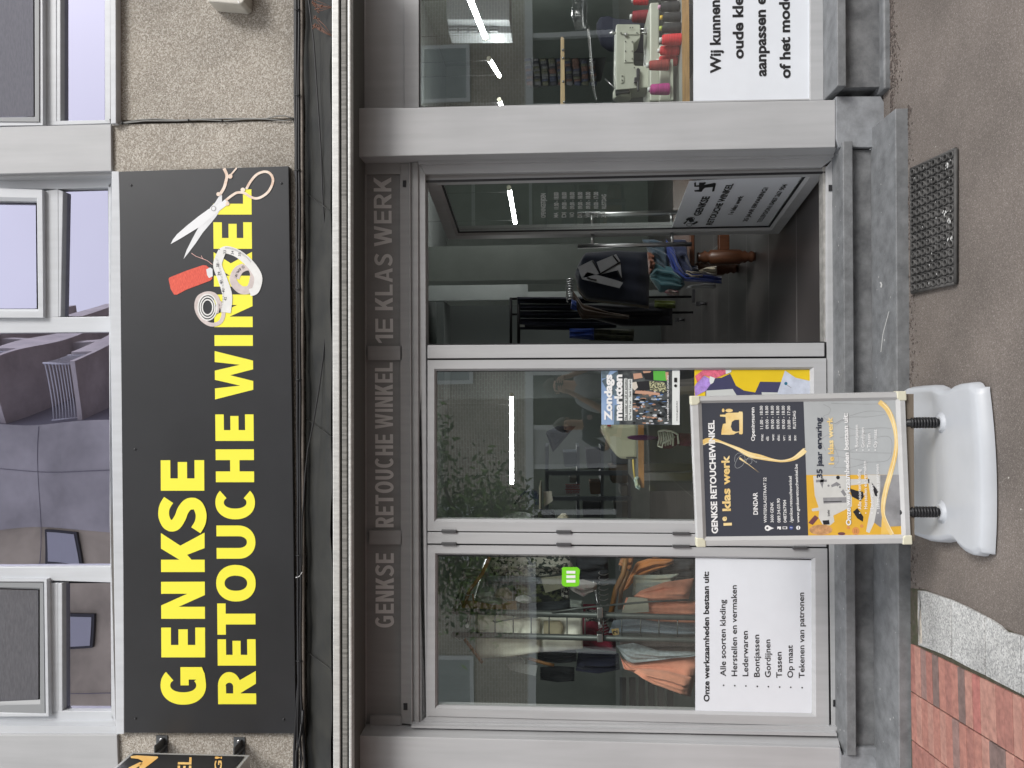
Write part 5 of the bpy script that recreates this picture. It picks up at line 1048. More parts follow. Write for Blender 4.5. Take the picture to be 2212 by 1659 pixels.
# white heater box
ht = thing('air_unit', 'large white slatted air unit hung high at the back', 'appliance', tuple(W(r6b(480, 0), 4.2)))
UW = mat('unit_white', (.30, .32, .335), .5)
part('body', lambda mb: mb.slab([r6b(*p) for p in ((215, -160), (715, -160), (718, 158), (218, 155))], 4.2, .4), UW, ht, bevel=.01)
part('side_panel', lambda mb: mb.slab([r6b(*p) for p in ((220, 160), (720, 152), (735, 262), (235, 265))], 4.35, .25), mat('unit_grey', (.20, .215, .225), .5), ht, bevel=.01)
part('slat', lambda mb: [mb.slab([r6b(235+k*80, 170+dy), r6b(300+k*80, 168+dy), r6b(302+k*80, 176+dy), r6b(237+k*80, 178+dy)], 4.33, .02) for k in range(5) for dy in (0, 25, 50, 72)], UW, ht)
# dark chair back
CHD = mat('navy_chair_fabric', (.022, .025, .045), .8)
o = cloth('seat_back', [(1405, 250), (1440, 360), (1500, 405), (1560, 412), (1800, 420)], [(1405, 190), (1430, 140), (1500, 128), (1560, 150), (1800, 165)], 1.15, CHD, None, .06, 2, .004, 3, r6b)
ch = thing('office_chair', 'dark rounded chair back behind the cream sewing machine', 'chair', (W(r6b(1500, 280), 1.2).x, 1.25, ZF)); attach(o, ch); o.name = 'backrest'
cx_ = W(r6b(1500, 280), 1.2).x
part('seat', lambda mb: mb.lathe((cx_, 1.35, .66), [(.18, 0), (.24, .02), (.24, .06), (.2, .08)], 20), CHD, ch)
part('post', lambda mb: mb.tube([(cx_, 1.35, .27), (cx_, 1.35, .67)], .025, 10), DARKMET, ch)
for k in range(5): part('leg', lambda mb: mb.tube([(cx_, 1.35, .28), (cx_+.28*cos(k*1.257), 1.35+.28*sin(k*1.257), .235)], .018, 6), DARKMET, ch)
# clear plastic hood over hanging goods at the window edge
FILM = glass_mat('clear_film', .10, (.86, .87, .88), rough=.25, edge=.7)
o = cloth('plastic_cover', [(1205, 120), (1240, 245), (1330, 240)], [(1210, 60), (1230, -60), (1330, -60)], 1.5, FILM, None, .05, 6, .02, 8, r6b); tag(o, 'crumpled clear plastic cover hanging near the picture edge', 'plastic sheet')
o = cloth('plastic_strip', [(1330, 215), (1370, 700), (1400, 805)][::1], [(1350, 200), (1395, 700), (1412, 802)], .75, FILM, None, .01, 2, .004, 9, r6b); tag(o, 'narrow clear plastic strip running beside the sewing machine', 'plastic sheet')

# ---- middle bay
m2 = thing('sewing_machine', 'cream machine head on wood-edged table in middle bay', 'machine', tuple(W(r2b(1720, 680), .6)))
part('head', lambda mb: mb.slab([r2b(*p) for p in ((1455, 552), (1728, 548), (1730, 818), (1600, 822), (1565, 795), (1525, 745), (1480, 665), (1450, 600))], .55, .2), mat('pale_cream_enamel', (.50, .50, .36), .4), m2, bevel=.02)
part('trim_line', lambda mb: mb.tube([W(r2b(*p), .545) for p in ((1640, 806), (1728, 808))], .003, 6), DARKMET, m2)
part('name_plate', lambda mb: mb.slab([r2b(1490, 548), r2b(1520, 548), r2b(1520, 562), r2b(1490, 562)], .54, .005), mat('red_plate', (.40, .06, .04), .5), m2)
t2 = thing('work_table', 'wood edged work table in middle bay under the cream machine', 'table', (-.3, .7, ZF))
za, zb_ = W(r2b(1736, 800), .42).z, W(r2b(1780, 800), .42).z; xa_, xb_ = W(r2b(1750, 1045), .42).x, W(r2b(1750, 200), .42).x
part('edge_strip', lambda mb: mb.box(xa_, xb_, .41, .43, zb_, za), mat('worn_oak_edge', (.34, .17, .06), .5, var=.2, vscale=8), t2)
part('table_top', lambda mb: mb.box(xa_, xb_, .43, 1.1, zb_+.01, za-.003), mat('grey_laminate', (.22, .23, .22), .5), t2)
for x in (xa_+.03, xb_-.08):
    for y in (.5, 1.0): part('leg', lambda mb: mb.box(x, x+.045, y, y+.045, ZF, zb_+.01), CHROME, t2)
tap = MB(); tap.tube([W(r2b(1695, 822), .40), W(r2b(1700, 905), .40), W(r2b(1712, 985), .40)], .006, 6); tag(tap.build('tape_measure', mat('yellow_tape', (.60, .45, .10), .5)), 'yellow tape measure draped along the work table edge', 'tape')
o = cloth('fabric_scrap', [(1700, 990), (1715, 1050), (1750, 1070)], [(1705, 955), (1740, 960), (1755, 1040)], .40, mat('pastel_scrap', (.50, .52, .30), .8, col2=(.30, .45, .52), vscale=18), None, .02, 3, .01, 4, r2b); tag(o, 'crumpled yellow and blue fabric scrap at the table corner', 'fabric')
# hung trainer with maroon ribbon
sh = thing('hanging_trainer', 'maroon trainer with white laces hung below purple disc', 'shoe', tuple(W(r2b(1950, 660), .22)))
PUR = mat('plum_plastic', (.07, .015, .06), .35); MRO = mat('maroon_knit', (.13, .02, .045), .8, var=.3, vscale=40)
part('disc', lambda mb: mb.slab([r2b(1650+120*(1-cos(t*pi/12)), 652-20*sin(t*pi/12)) for t in range(24)], .22, .05), PUR, sh, bevel=.004)
part('upper', lambda mb: (mb.grid([[W(r2b(1888+s_*17, 660), .24)+Vector((a_*cos(q*pi/6)*.026, b_*sin(q*pi/6)*.03, 0)) for q in range(12)] for s_, a_, b_ in ((0, .5, .5), (1, 1.4, 1), (3, 2.0, 1.3), (5, 2.1, 1.3), (7, 1.9, 1.2), (9, 1.3, 1), (11, 1.0, .8), (16, 1.0, .8))], True, True)), MRO, sh)
mb = MB()
for k in range(7): mb.tube([W(r2b(1895+k*18, 600+8*(k % 2)), .205), W(r2b(1905+k*18, 655), .19), W(r2b(1890+k*20, 715-6*(k % 3)), .205)], .0055, 6)
mb.tube([W(r2b(*p), .19) for p in ((1895, 600), (1940, 592), (2000, 598), (2050, 625), (2055, 700))], .006, 6); mb.tube([W(r2b(*p), .19) for p in ((1890, 715), (1925, 728), (1930, 695), (1990, 668), (2025, 640))], .006, 6)
mb.build('lace', mat('off_white_lace', (.60, .60, .50), .7), sh)
part('sock', lambda mb: mb.tube([W(r2b(2060, 664), .24), W(r2b(2120, 667), .24), W(r2b(2200, 668), .24)], [.034, .036, .036], 14), MRO, sh)
# hanging dark shirt with badge and shelf goods
o = cloth('dark_shirt', [(1005, 620), (1050, 740), (1060, 765)], [(1010, 600), (1100, 555), (1240, 560)], 1.6, mat('dark_blue_jersey', (.02, .027, .045), .85), None, .06, 3, .012, 11, r2b)
SHV = mat('grey_shelf', (.15, .17, .19), .5)
shf = thing('shelving', 'grey shelving with boxes and bags at the back of middle bay', 'shelf', tuple(W(r2b(1500, 950), 3.6)))
for x0, x1 in ((915, 950), (1120, 1150)): part('upright', lambda mb: mb.slab([r2b(1000, x0), r2b(1690, x0), r2b(1690, x1), r2b(1000, x1)], 3.2, .05), SHV, shf)
for x in (1000, 1250, 1440, 1655): part('shelf_board', lambda mb: mb.slab([r2b(x, 720), r2b(x+22, 720), r2b(x+22, 1290), r2b(x, 1290)], 3.26, .4), SHV, shf)
BOXC = [mat('box_%d' % k, c, .8) for k, c in enumerate(((.30, .24, .17), (.35, .33, .29), (.10, .10, .11), (.20, .13, .08), (.16, .19, .22)))]
rb_ = random.Random(12)
for k, (xb, y0, y1, h_) in enumerate(((1250, 760, 880, 110), (1250, 960, 1010, 60), (1440, 740, 900, 120), (1440, 1000, 1100, 90), (1655, 760, 860, 130), (1655, 870, 1010, 150), (1655, 1030, 1110, 60), (1440, 1160, 1280, 140), (1655, 1150, 1280, 110))):
    mb = MB(); mb.slab([r2b(xb-h_, y0), r2b(xb-1, y0), r2b(xb-1, y1), r2b(xb-h_*rb_.uniform(.8, 1), y1)], 3.3, .25)
    tag(mb.build('storage_box', rb_.choice(BOXC), bevel=.01), ['dim box on the upper shelf beside the shirt', 'small dim box between uprights on the upper shelf', 'wide dim box on middle shelf near the shirt', 'dim box right of the second upright on the middle shelf', 'tall dim box at bottom shelf behind the machine', 'largest dim box in the centre of the bottom shelf', 'low dim box beside the left upright on bottom shelf', 'tall dim box at the left end of the middle shelf', 'dim box at the left end of the bottom shelf'][k], 'box', 'boxes on the grey shelving')
pg_ = thing('pictogram_sign', 'small red and white sign with round prohibition pictograms', 'sign', tuple(W(r2b(1215, 1060), 2.2)))
part('plate', lambda mb: mb.slab([r2b(1158, 1018), r2b(1275, 1018), r2b(1275, 1100), r2b(1158, 1100)], 2.2, .004), mat('sign_white', (.45, .45, .47), .5), pg_)
mb = MB()
for q in ([(1158, 1018), (1275, 1018), (1275, 1023), (1158, 1023)], [(1158, 1057), (1275, 1057), (1275, 1063), (1158, 1063)]): mb.face([W(r2b(*p), 2.197) for p in q])
for x in (1177, 1203, 1229, 1255):
    for y in (1040, 1080):
        for q in arc(0, 0, 11, 12, 3, 3, 0, 360, 14): mb.face([W(r2b(x+a, y+b_), 2.197) for a, b_ in q])
        mb.face([W(r2b(*p), 2.196) for p in ((x-8, y-6), (x-6, y-8), (x+8, y+6), (x+6, y+8))])
mb.build('pictograms', mat('sign_red', (.40, .05, .05), .5), pg_, recalc=False)
dl = thing('thread_stand', 'dark blue machine thread stand in desk lamp shape by the middle glass', 'lamp', tuple(W(r2b(940, 1150), .6)))  # a thread stand, modelled in the shape of a desk lamp
DB = mat('dark_blue_enamel', (.02, .03, .06), .4)
part('arm', lambda mb: mb.tube([W(r2b(*p), .6) for p in ((758, 1178), (800, 1120), (835, 1080), (870, 1080))], .007, 8), DB, dl)
part('shade', lambda mb: mb.slab([r2b(*p) for p in ((860, 1075), (880, 1068), (938, 1085), (942, 1150), (925, 1160), (890, 1125), (865, 1130))], .57, .06), DB, dl, bevel=.008)
part('base', lambda mb: mb.slab([r2b(*p) for p in ((935, 1100), (948, 1100), (950, 1190), (915, 1180), (925, 1150))], .56, .08), DB, dl, bevel=.006)
sb = thing('side_shelf', 'narrow pale shelf below the thread stand in middle bay', 'shelf', tuple(W(r2b(970, 1200), .6)))
part('board', lambda mb: mb.slab([r2b(950, 1040), r2b(962, 1040), r2b(962, 1300), r2b(950, 1300)], .5, .3), mat('pale_board', (.30, .28, .22), .6), sb)
part('panel', lambda mb: mb.slab([r2b(985, 1080), r2b(1050, 1078), r2b(1060, 1150), r2b(990, 1200)], .55, .02), MATS['box_1'], sb)
for nm, L_, R_, c, lb in (('black_cloth', [(930, 1285), (1080, 1292)], [(955, 1215), (1070, 1225)], (.012, .012, .014), 'black folded cloth at the bottom corner of the middle glass'),
    ('striped_cloth', [(640, 1290), (900, 1290)], [(745, 1245), (820, 1235), (930, 1265)], (.22, .24, .23), 'grey and black cloth lying along the middle glass corner'),
    ('pale_cloth', [(1085, 1290), (1195, 1290)], [(1130, 1250), (1165, 1250)], (.36, .33, .26), 'pale beige cloth heap near the prohibition sign')):
    o = cloth(nm, L_, R_, .5, mat(nm, c, .9, var=.4, vscale=20), None, .05, 3, .015, 5, r2b); tag(o, lb, 'cloth')

# ---- left bay: clothes on display rack
gr = thing('display_rack', 'grey two-post display ladder with rungs in left bay', 'rack', (W(r3b(1200, 730), .35).x, .35, ZF))
GR = mat('grey_steel_post', (.10, .11, .105), .45, .5)
def l3(a, b_, x): return a+(b_-a)*(x-270)/(2180-270)
for a, b_ in ((615, 668), (800, 848)):
    p0, p1 = W(r3b(262, a), .35), W(r3b(2180, b_), .35); e = p1+(p1-p0)*((ZF-p1.z)/(p1.z-p0.z))
    part('post', lambda mb: mb.tube([p0, p1, e], .0165, 12), GR, gr)
for x in (460, 602, 746, 888, 1030, 1172, 1315, 1460, 1605, 1755, 1900, 2047, 2190): part('rung', lambda mb: mb.tube([W(r3b(x, l3(622, 664, x)), .35), W(r3b(x, l3(798, 846, x)), .35)], .0035, 8), GR, gr)
each('rail_clamp', ([r3b(1410, 590), r3b(1455, 588), r3b(1457, 672), r3b(1412, 675)], [r3b(1410, 800), r3b(1455, 800), r3b(1457, 864), r3b(1412, 864)]), .31, .06, CHROME, gr, bevel=.004)
for xx_ in (1435, 380): part('rail', lambda mb: mb.tube([W(r3b(xx_, 735), .33), W(r3b(xx_, 735), .33)+Vector((.12, 1.1, .0))], .012, 10), CHROME, gr)
WOOD = mat('hanger_wood', (.30, .15, .055), .45, var=.2, vscale=10)
def cl(nm, L_, R_, Y, c, lb, folds=4, amp=.010, bulge=.03, z=r3b, seed=0, col2=None, vs=12, cat=None, m=None, lo=.35, hi=.65, grp=None):
    m = m or mat('cloth_'+nm.replace('_', '')+str(len(MATS)), c, .9, var=0 if col2 else .10, vscale=vs, col2=col2, bump=.25, bscale=500, lo=lo, hi=hi, sheen=.3)
    o = cloth(nm, L_, R_, Y, m, None, bulge, folds, amp, seed or len(nm)*7+int(L_[0][0]) % 13, z); tag(o, lb, cat or 'clothes', grp); return o
cl('folded_trousers', [(445, 960), (480, 990), (700, 985), (960, 945)], [(442, 640), (600, 645), (800, 665), (962, 672)], .43, (.86, .87, .74), 'cream white trousers folded over behind the ladder rack', 3, .008, .03)
cl('trouser_leg', [(945, 942), (1100, 935), (1300, 915)], [(940, 665), (1100, 668), (1290, 672)], .46, (.86, .86, .76), 'lower leg part of pale trousers hanging lower right of the folded pair', 2, .006, .022)
cl('beige_pocket', [(985, 800), (1130, 800)], [(985, 690), (1120, 692), (1145, 740)], .425, (.50, .45, .31), 'small beige folded cloth in front of the pale trousers', 1, .002, .008)
cl('floral_blouse', [(560, 330), (750, 345), (1000, 345), (1235, 290)], [(575, 165), (900, 165), (1180, 165)], .62, (.50, .50, .44), 'white blouse with dark green floral print', 4, .01, .05, col2=(.035, .05, .04), vs=42, lo=.46, hi=.5)
cl('light_blue_shirt', [(530, 405), (700, 410), (960, 395)], [(530, 338), (800, 340), (960, 350)], .58, (.24, .28, .31), 'light blue shirt edge under the floral blouse', 3, .01)
cl('green_dress', [(745, 540), (900, 590), (1190, 560)], [(750, 395), (950, 395), (1190, 420)], .60, (.16, .19, .08), 'dark dress with leafy green print', 4, .012, .05, col2=(.015, .02, .018), vs=14, lo=.45, hi=.55)
cl('grey_trousers', [(775, 640), (1000, 660), (1205, 630)], [(800, 560), (1000, 545), (1200, 525)], .56, (.035, .042, .048), 'dark grey trousers hung above the cream pair', 3)
cl('pale_shirt', [(1195, 585), (1300, 585)], [(1195, 525), (1300, 535)], .53, (.30, .34, .31), 'small pale green shirt piece beside the dark trousers', 2)
cl('crumpled_cloth', [(440, 530), (600, 560), (700, 545)], [(450, 475), (560, 465), (640, 500)], .50, (.42, .45, .43), 'crumpled white cloth beside the wooden hanger', 5, .015, .05)
cl('beige_bundle', [(590, 495), (690, 520), (745, 520)], [(620, 440), (690, 425), (740, 470)], .48, (.30, .27, .20), 'rounded beige cloth cup beside the white cloths', 2, .006, .05)
cl('white_bundle', [(760, 530), (820, 550), (890, 545)], [(770, 505), (830, 485), (888, 510)], .47, (.56, .58, .56), 'small white cloth bundle on the green dress', 3, .01, .04)
cl('plastic_bag', [(335, 330), (400, 360), (540, 350)], [(340, 275), (420, 265), (540, 285)], .55, (.20, .22, .21), 'grey translucent bag over a hanger top', 4, .014, .04)
cl('white_pink_dress', [(1190, 440), (1300, 500), (1410, 440)], [(1195, 380), (1300, 365), (1410, 395)], .56, (.50, .46, .44), 'white dress with pink trim behind the green sticker', 4, .012, .05, col2=(.40, .16, .18), vs=9, lo=.3, hi=.42)
cl('floral_scarf', [(1125, 500), (1190, 520)], [(1125, 430), (1190, 425)], .55, (.45, .45, .40), 'small black and white patterned scarf', 2, col2=(.02, .02, .02), vs=60, lo=.47, hi=.53)
cl('crimson_cloth', [(1290, 900), (1400, 920), (1560, 940)], [(1300, 560), (1400, 560), (1560, 850)], .60, (.20, .012, .035), 'crimson cloth behind the ladder posts', 5, .012, .04)
cl('dotted_blouse', [(1320, 700), (1560, 700)], [(1320, 600), (1560, 620)], .57, (.30, .30, .27), 'black blouse with tiny pale dots behind the clamp', 4, col2=(.012, .012, .015), vs=90, lo=.52, hi=.56)
cl('dark_grey_garment', [(940, 1000), (1100, 1030), (1250, 1015)], [(940, 920), (1100, 930), (1245, 925)], .62, (.03, .035, .04), 'dark grey garment left of the trousers', 3)
cl('black_coat', [(1235, 375), (1360, 385), (1500, 370)], [(1245, 185), (1360, 180), (1500, 185)], .68, (.02, .022, .028), 'dark clothes hanging behind the green sticker and hooks', 4, .015)
cl('navy_skirt', [(1240, 1090), (1420, 1110), (1590, 1080)], [(1260, 940), (1420, 935), (1580, 950)], .66, (.018, .02, .045), 'dark navy clothes left of the crimson cloth', 4, .015)
cl('grey_coat', [(960, 1160), (1100, 1180), (1230, 1170)], [(960, 1060), (1100, 1050), (1230, 1060)], .74, (.05, .055, .06), 'dim grey coat deep in the left bay by the pillar', 4, .02)
cl('orange_shirt', [(1580, 250), (1680, 300)], [(1600, 190), (1700, 190)], .60, (.42, .17, .06), 'small orange shirt edge at the top of the lower rail', 3, .01)
cl('orange_blouse', [(1590, 480), (1700, 380), (1820, 320), (2015, 240)], [(1620, 430), (1720, 230), (1850, 190), (2015, 200)], .66, (.52, .19, .05), 'bright orange blouse above the coral jacket', 5, .012, .05)
cl('black_skirt', [(1830, 340), (2180, 350)], [(1840, 220), (2180, 180)], .72, (.02, .022, .028), 'black garment beside the orange blouse', 4)
cl('mixed_shirts', [(1690, 490), (1800, 500), (1930, 460)], [(1700, 330), (1900, 330), (2060, 320)], .60, (.34, .40, .37), 'pale patterned shirts next to the orange blouse', 5, col2=(.50, .47, .36), vs=18)
cl('coral_sleeve', [(1700, 500), (1850, 530), (2130, 545)], [(1755, 455), (1950, 385), (2180, 355)], .42, (.80, .33, .215), 'coral jacket sleeve pointing to the middle bay', 3, .012, .045)
cl('coral_jacket_front', [(1600, 650), (1900, 700), (2230, 715)], [(1640, 510), (1900, 535), (2230, 540)], .46, (.80, .33, .215), 'coral jacket front panel beside the paper label', 4, .010, .03)
cl('denim_lining', [(1500, 790), (1700, 790), (2000, 800), (2230, 800)], [(1540, 690), (1750, 668), (1900, 690), (2230, 715)], .50, (.36, .42, .48), 'light blue woven lining between the coral panels', 4, .01, .03, col2=(.26, .32, .38), vs=120)
cl('tweed_waistcoat', [(1590, 910), (1900, 930), (2230, 940)], [(1590, 840), (1900, 830), (2230, 830)], .56, (.12, .10, .095), 'dark brown tweed between lining and coral jacket', 4, .01, .03, col2=(.05, .035, .03), vs=160)
cl('lace_collar', [(1570, 900), (1640, 1010), (1690, 1030), (2000, 985), (2230, 968)], [(1560, 890), (1700, 868), (1900, 930), (2230, 940)], .44, (.40, .46, .50), 'blue grey lapel with silvery lace pattern', 3, .008, .03, col2=(.28, .31, .31), vs=60)
cl('coral_jacket_back', [(1590, 960), (1615, 1060), (1690, 1090), (1850, 1190), (2120, 1290), (2150, 1290)], [(1600, 1000), (1700, 1030), (1900, 990), (2230, 975)], .48, (.78, .32, .21), 'broad coral jacket side nearest to the pillar', 4, .014, .06)
cl('coral_cuff', [(1700, 1100), (1850, 1190), (2130, 1290)], [(1740, 1075), (1950, 1090), (2160, 1140)], .38, (.82, .35, .23), 'coral sleeve with open cuff near the left pillar', 3, .010, .05)
def bundle(name, label, cat, kids, at):
    t = thing(name, label, cat, at)
    for old, new in kids:
        for q in list(COL.objects):
            if q.name == old:
                q.name = new; attach(q, t)
                for k_ in ('label', 'category', 'group'):
                    if k_ in q: del q[k_]
bundle('coral_jacket', 'coral jacket with blue woven lining in the lower left bay', 'jacket', (('coral_sleeve', 'sleeve'), ('coral_cuff', 'sleeve'), ('coral_jacket_front', 'front_panel'), ('coral_jacket_back', 'side_panel'), ('denim_lining', 'lining'), ('lace_collar', 'lapel')), tuple(W(r3b(1900, 900), .45)))
bundle('cream_trousers', 'cream white folded trousers behind the ladder rack', 'trousers', (('folded_trousers', 'upper_leg'), ('trouser_leg', 'lower_leg'), ('beige_pocket', 'pocket')), tuple(W(r3b(900, 800), .45)))
def sheet(nm, pts, Y, c, lb, cat='paper', z=r3b):
    mb = MB(); mb.slab([z(*p) for p in pts], Y, .0015); tag(mb.build(nm, mat('sheet_'+nm+str(len(MATS)), c, .8, var=.06, vscale=30)), lb, cat)
sheet('paper_tag', [(1660, 505), (1812, 512), (1822, 622), (1600, 635)], .40, (.46, .46, .38), 'cream paper tag pinned on the coral jacket')
sheet('paper_tag', [(965, 352), (1130, 335), (1150, 430), (1002, 472)], .50, (.42, .42, .32), 'cream paper slip beside the green sticker')
sheet('paper_tag', [(690, 1040), (825, 1000), (838, 1035), (940, 1048), (922, 1130), (720, 1085)], .50, (.30, .32, .31), 'grey paper slip tilted left of the trousers')
sheet('paper_tag', [(1720, 395), (1900, 385), (1925, 405), (1790, 460), (1715, 480)], .56, (.36, .40, .37), 'pale grey paper slip on the patterned shirts')
sheet('cardboard', [(335, 535), (770, 535), (775, 608), (335, 608)], .50, (.36, .25, .13), 'tan cardboard strip above the ladder rack', 'cardboard')
sheet('number_tag', [(1520, 760), (1580, 752), (1585, 800), (1540, 812)], .38, (.40, .28, .11), 'small ochre tag with black number by the rack clamp')
mb = MB(); put_text(mb, '2', (1572, 795), (1568, 765), 34, .02, W, .377, z=r3b); o = mb.build('lettering', BLACKT); o2 = [q for q in COL.objects if q.name.startswith('number_tag')][0]; o.parent = o2
def hanger(nm, pts, Y, r_, lb, m=WOOD):
    t = thing('clothes_hanger', lb, 'hanger', tuple(W(r3b(*pts[0]), Y)), 'wooden and dark clothes hangers in the left bay')
    part('arm', lambda mb: mb.tube([W(r3b(*p), Y) for p in pts], r_, 8), m, t)
    a = W(r3b(*pts[-1]), Y); part('hook', lambda mb: mb.tube([a, a+Vector((-.01, 0, .03)), a+Vector((.008, 0, .055)), a+Vector((.03, 0, .05))], .002, 6), CHROME, t)
hanger('h', [(345, 600), (400, 450), (440, 400), (500, 320), (560, 190)], .46, .011, 'wooden hanger slanting up from the cardboard strip')
hanger('h', [(500, 1025), (430, 930), (360, 835)], .42, .010, 'wooden hanger arm sticking out left of the cream trousers')
hanger('h', [(1070, 1045), (1000, 1030), (870, 990)], .50, .010, 'reddish wooden hanger end beside the dark grey garment')
hanger('h', [(1520, 630), (1560, 440), (1620, 320), (1640, 195)], .50, .016, 'long wooden hanger beside the orange blouse')
hanger('h', [(1590, 600), (1600, 450), (1660, 300)], .56, .013, 'second wooden hanger tight against the long one')
hanger('h', [(440, 600), (425, 480)], .44, .006, 'thin trouser bar hanger under the cardboard strip')
for k in range(14):
    y = 325+k*40 if k < 7 else 690+(k-7)*24
    ORD = 'first second third fourth fifth sixth seventh eighth ninth tenth eleventh twelfth thirteenth fourteenth'.split()
    mb = MB(); mb.tube([W(r3b(1500, y-6), .5), W(r3b(1470, y+6), .5), W(r3b(1440, y+4), .5), W(r3b(1420, y-10), .5), W(r3b(1432, y-22), .5)], .0026, 6)
    tag(mb.build('hanger_hook', CHROME), ORD[k]+' steel hanger hook from the top of the photo, beside the rail clamp', 'hook', 'row of steel hanger hooks in the left bay')
for k, (a, b_, lb) in enumerate((((275, 600), (410, 180), 'upper dark rail rod slanting behind the glass top'), ((300, 640), (430, 190), 'lower dark rail rod slanting behind the glass top'))):
    mb = MB(); mb.tube([W(r3b(*a), .5), W(r3b(*b_), .9)], .007, 8); tag(mb.build('rail_rod', GR), lb, 'rod')
cw_ = MB(); cw_.tube([W(r3b(*p), .33) for p in ((1050, 625), (1300, 590), (1560, 565), (1850, 540), (2200, 525))], .006, 8); tag(cw_.build('diagonal_rod', GR), 'thin rod crossing the coral jacket diagonally', 'rod')
wk = MB(); wk.tube([W(r3b(*p), .325) for p in ((585, 690), (600, 705), (700, 685), (900, 655))], .0045, 6); tag(wk.build('wire_hook', GR), 'bent wire hook on the ladder rack', 'hook')
# dark slatted crate by the left pillar
dcx = thing('slatted_crate', 'dark slatted crate low beside the left pillar', 'crate', tuple(W(r3b(1800, 1300), .8)))
CR = mat('dark_crate', (.035, .035, .035), .7)
for k in range(6): part('slat', lambda mb: mb.slab([r3b(1590+k*75, 1150), r3b(1640+k*75, 1150), r3b(1640+k*75, 1400), r3b(1590+k*75, 1400)], .8, .02), CR, dcx)

# ---- seen through the open doorway
rk = thing('clothes_rack', 'black rolling clothes rack in the doorway behind the jackets', 'rack', (W((1500, 660), 3.2).x, 3.2, ZF))
BKM = mat('black_tube', (.012, .012, .014), .4, .4)
yk = 3.6
part('rail', lambda mb: (mb.tube([W(r4b(800, 1155), yk), W(r4b(800, 1640), yk)], .014, 10)), BKM, rk)
part('rail', lambda mb: (mb.tube([W(r4b(868, 1150), yk-.1), W(r4b(868, 1640), yk-.1)], .016, 10)), BKM, rk)
for y in (1165, 1300, 1570): part('post', lambda mb: mb.tube([W(r4b(800, y), yk+.02), Vector((W(r4b(800, y), yk).x, yk+.02, ZF+.08))], .012, 10), BKM, rk)
for cxp in ((1140, 1200), (965, 1328)):
    p = G(r5b(cxp[0]+30, cxp[1]), ZF)
    part('castor', lambda mb: (mb.tube([p+Vector((-.012, 0, .035)), p+Vector((.012, 0, .035))], .035, 14), mb.box(p.x-.02, p.x+.02, p.y-.02, p.y+.02, p.z+.06, p.z+.1)), mat('castor_grey', (.08, .08, .085), .4, .5), rk)
part('base_bar', lambda mb: mb.slab([r5b(1058, 1085), r5b(1080, 1085), r5b(1080, 1190), r5b(1058, 1190)], 3.0, .04), MATS['castor_grey'], rk)
NAVY = mat('navy_wool', (.012, .015, .028), .9, var=.1, vscale=20, bump=.2, bscale=300)
zz = lambda L_: L_
for k, (a, b_) in enumerate(((1148, 1205), (1210, 1265), (1270, 1330), (1335, 1432))):
    cl('dark_trousers', [(862-(k == 0)*4, b_), (1300, b_+6), (1900-k*60, b_-15)], [(858, a), (1300, a+2), (1900-k*60, a+8)], yk-.12+.03*k, (.012, .015, .028), ['dark trousers nearest to the light wall on the black rail', 'second pair of dark trousers from the light wall', 'third pair of dark trousers from the light wall', 'dark trousers with pale card at the far end of rail'][k], 3, .02, .05, r4b, m=NAVY, grp='dark trousers on the black rail')
sheet('paper_tag', [(878, 1388), (920, 1392), (922, 1410), (878, 1410)], 3.3, (.30, .32, .30), 'small pale card on the dark trousers', z=r4b)
cl('navy_jacket', [(125, 965), (160, 1090), (220, 1160), (480, 1190), (712, 1215)], [(150, 900), (205, 795), (450, 775), (720, 790)], 2.55, (.018, .024, .042), 'navy suit jacket hanging in the doorway', 3, .02, .10, r5b)
cl('beige_garment', [(150, 1100), (210, 1175), (460, 1205), (715, 1238)], [(140, 1045), (215, 1150), (470, 1175), (715, 1205)], 2.70, (.26, .23, .19), 'beige garment edge next to the navy jacket', 2, .01, .04, r5b)
cl('brown_coat', [(110, 1180), (180, 1320), (400, 1310), (555, 1320)], [(110, 1090), (190, 1200), (400, 1265), (560, 1290)], 2.85, (.10, .065, .045), 'brown coat hanging behind the navy jacket', 3, .02, .05, r5b)
cl('dark_coat', [(160, 1290), (500, 1380), (900, 1370)], [(200, 1200), (500, 1210), (900, 1180)], 2.95, (.012, .013, .02), 'long dark coat behind the brown coat', 3, .02, .06, r5b)
cl('blue_shirt', [(95, 1240), (145, 1255)], [(100, 1165), (145, 1180)], 2.8, (.03, .08, .35), 'small bright blue shirt corner on the doorway rack', 2, .01, .03, r5b)
cl('blue_shirt', [(85, 1470), (280, 1485)], [(85, 1395), (280, 1392)], 3.5, (.02, .06, .30), 'blue shirt near the door post', 4, .015, .04, r5b)
cl('olive_shirt', [(240, 1490), (590, 1495)], [(260, 1395), (600, 1400)], 3.6, (.06, .065, .035), 'olive patterned shirt low beside the door post', 4, .015, .04, r5b, col2=(.025, .03, .02), vs=20)
cl('green_cloth', [(755, 1235), (925, 1235)], [(760, 1170), (925, 1175)], 2.9, (.10, .13, .02), 'yellow green cloth hanging below the jacket', 2, .01, .03, r5b)
for k in range(9):
    y = 1005+k*20; mb = MB(); mb.tube([W(r5b(115, y), 2.7), W(r5b(95, y-6), 2.7), W(r5b(70, y), 2.7), W(r5b(62, y+14), 2.7), W(r5b(75, y+22), 2.7)], .006, 6)
    tag(mb.build('hanger_hook', CHROME), ORD[k]+' hanger hook from the navy jacket in the doorway row', 'hook', 'row of hanger hooks above the navy jacket')
pbg = thing('garment_paper', 'white folded paper with black edges over navy jacket', 'paper', tuple(W(r5b(330, 930), 2.4)))
PWH = mat('matte_white_paper', (.42, .44, .46), .8, var=.08, vscale=6)
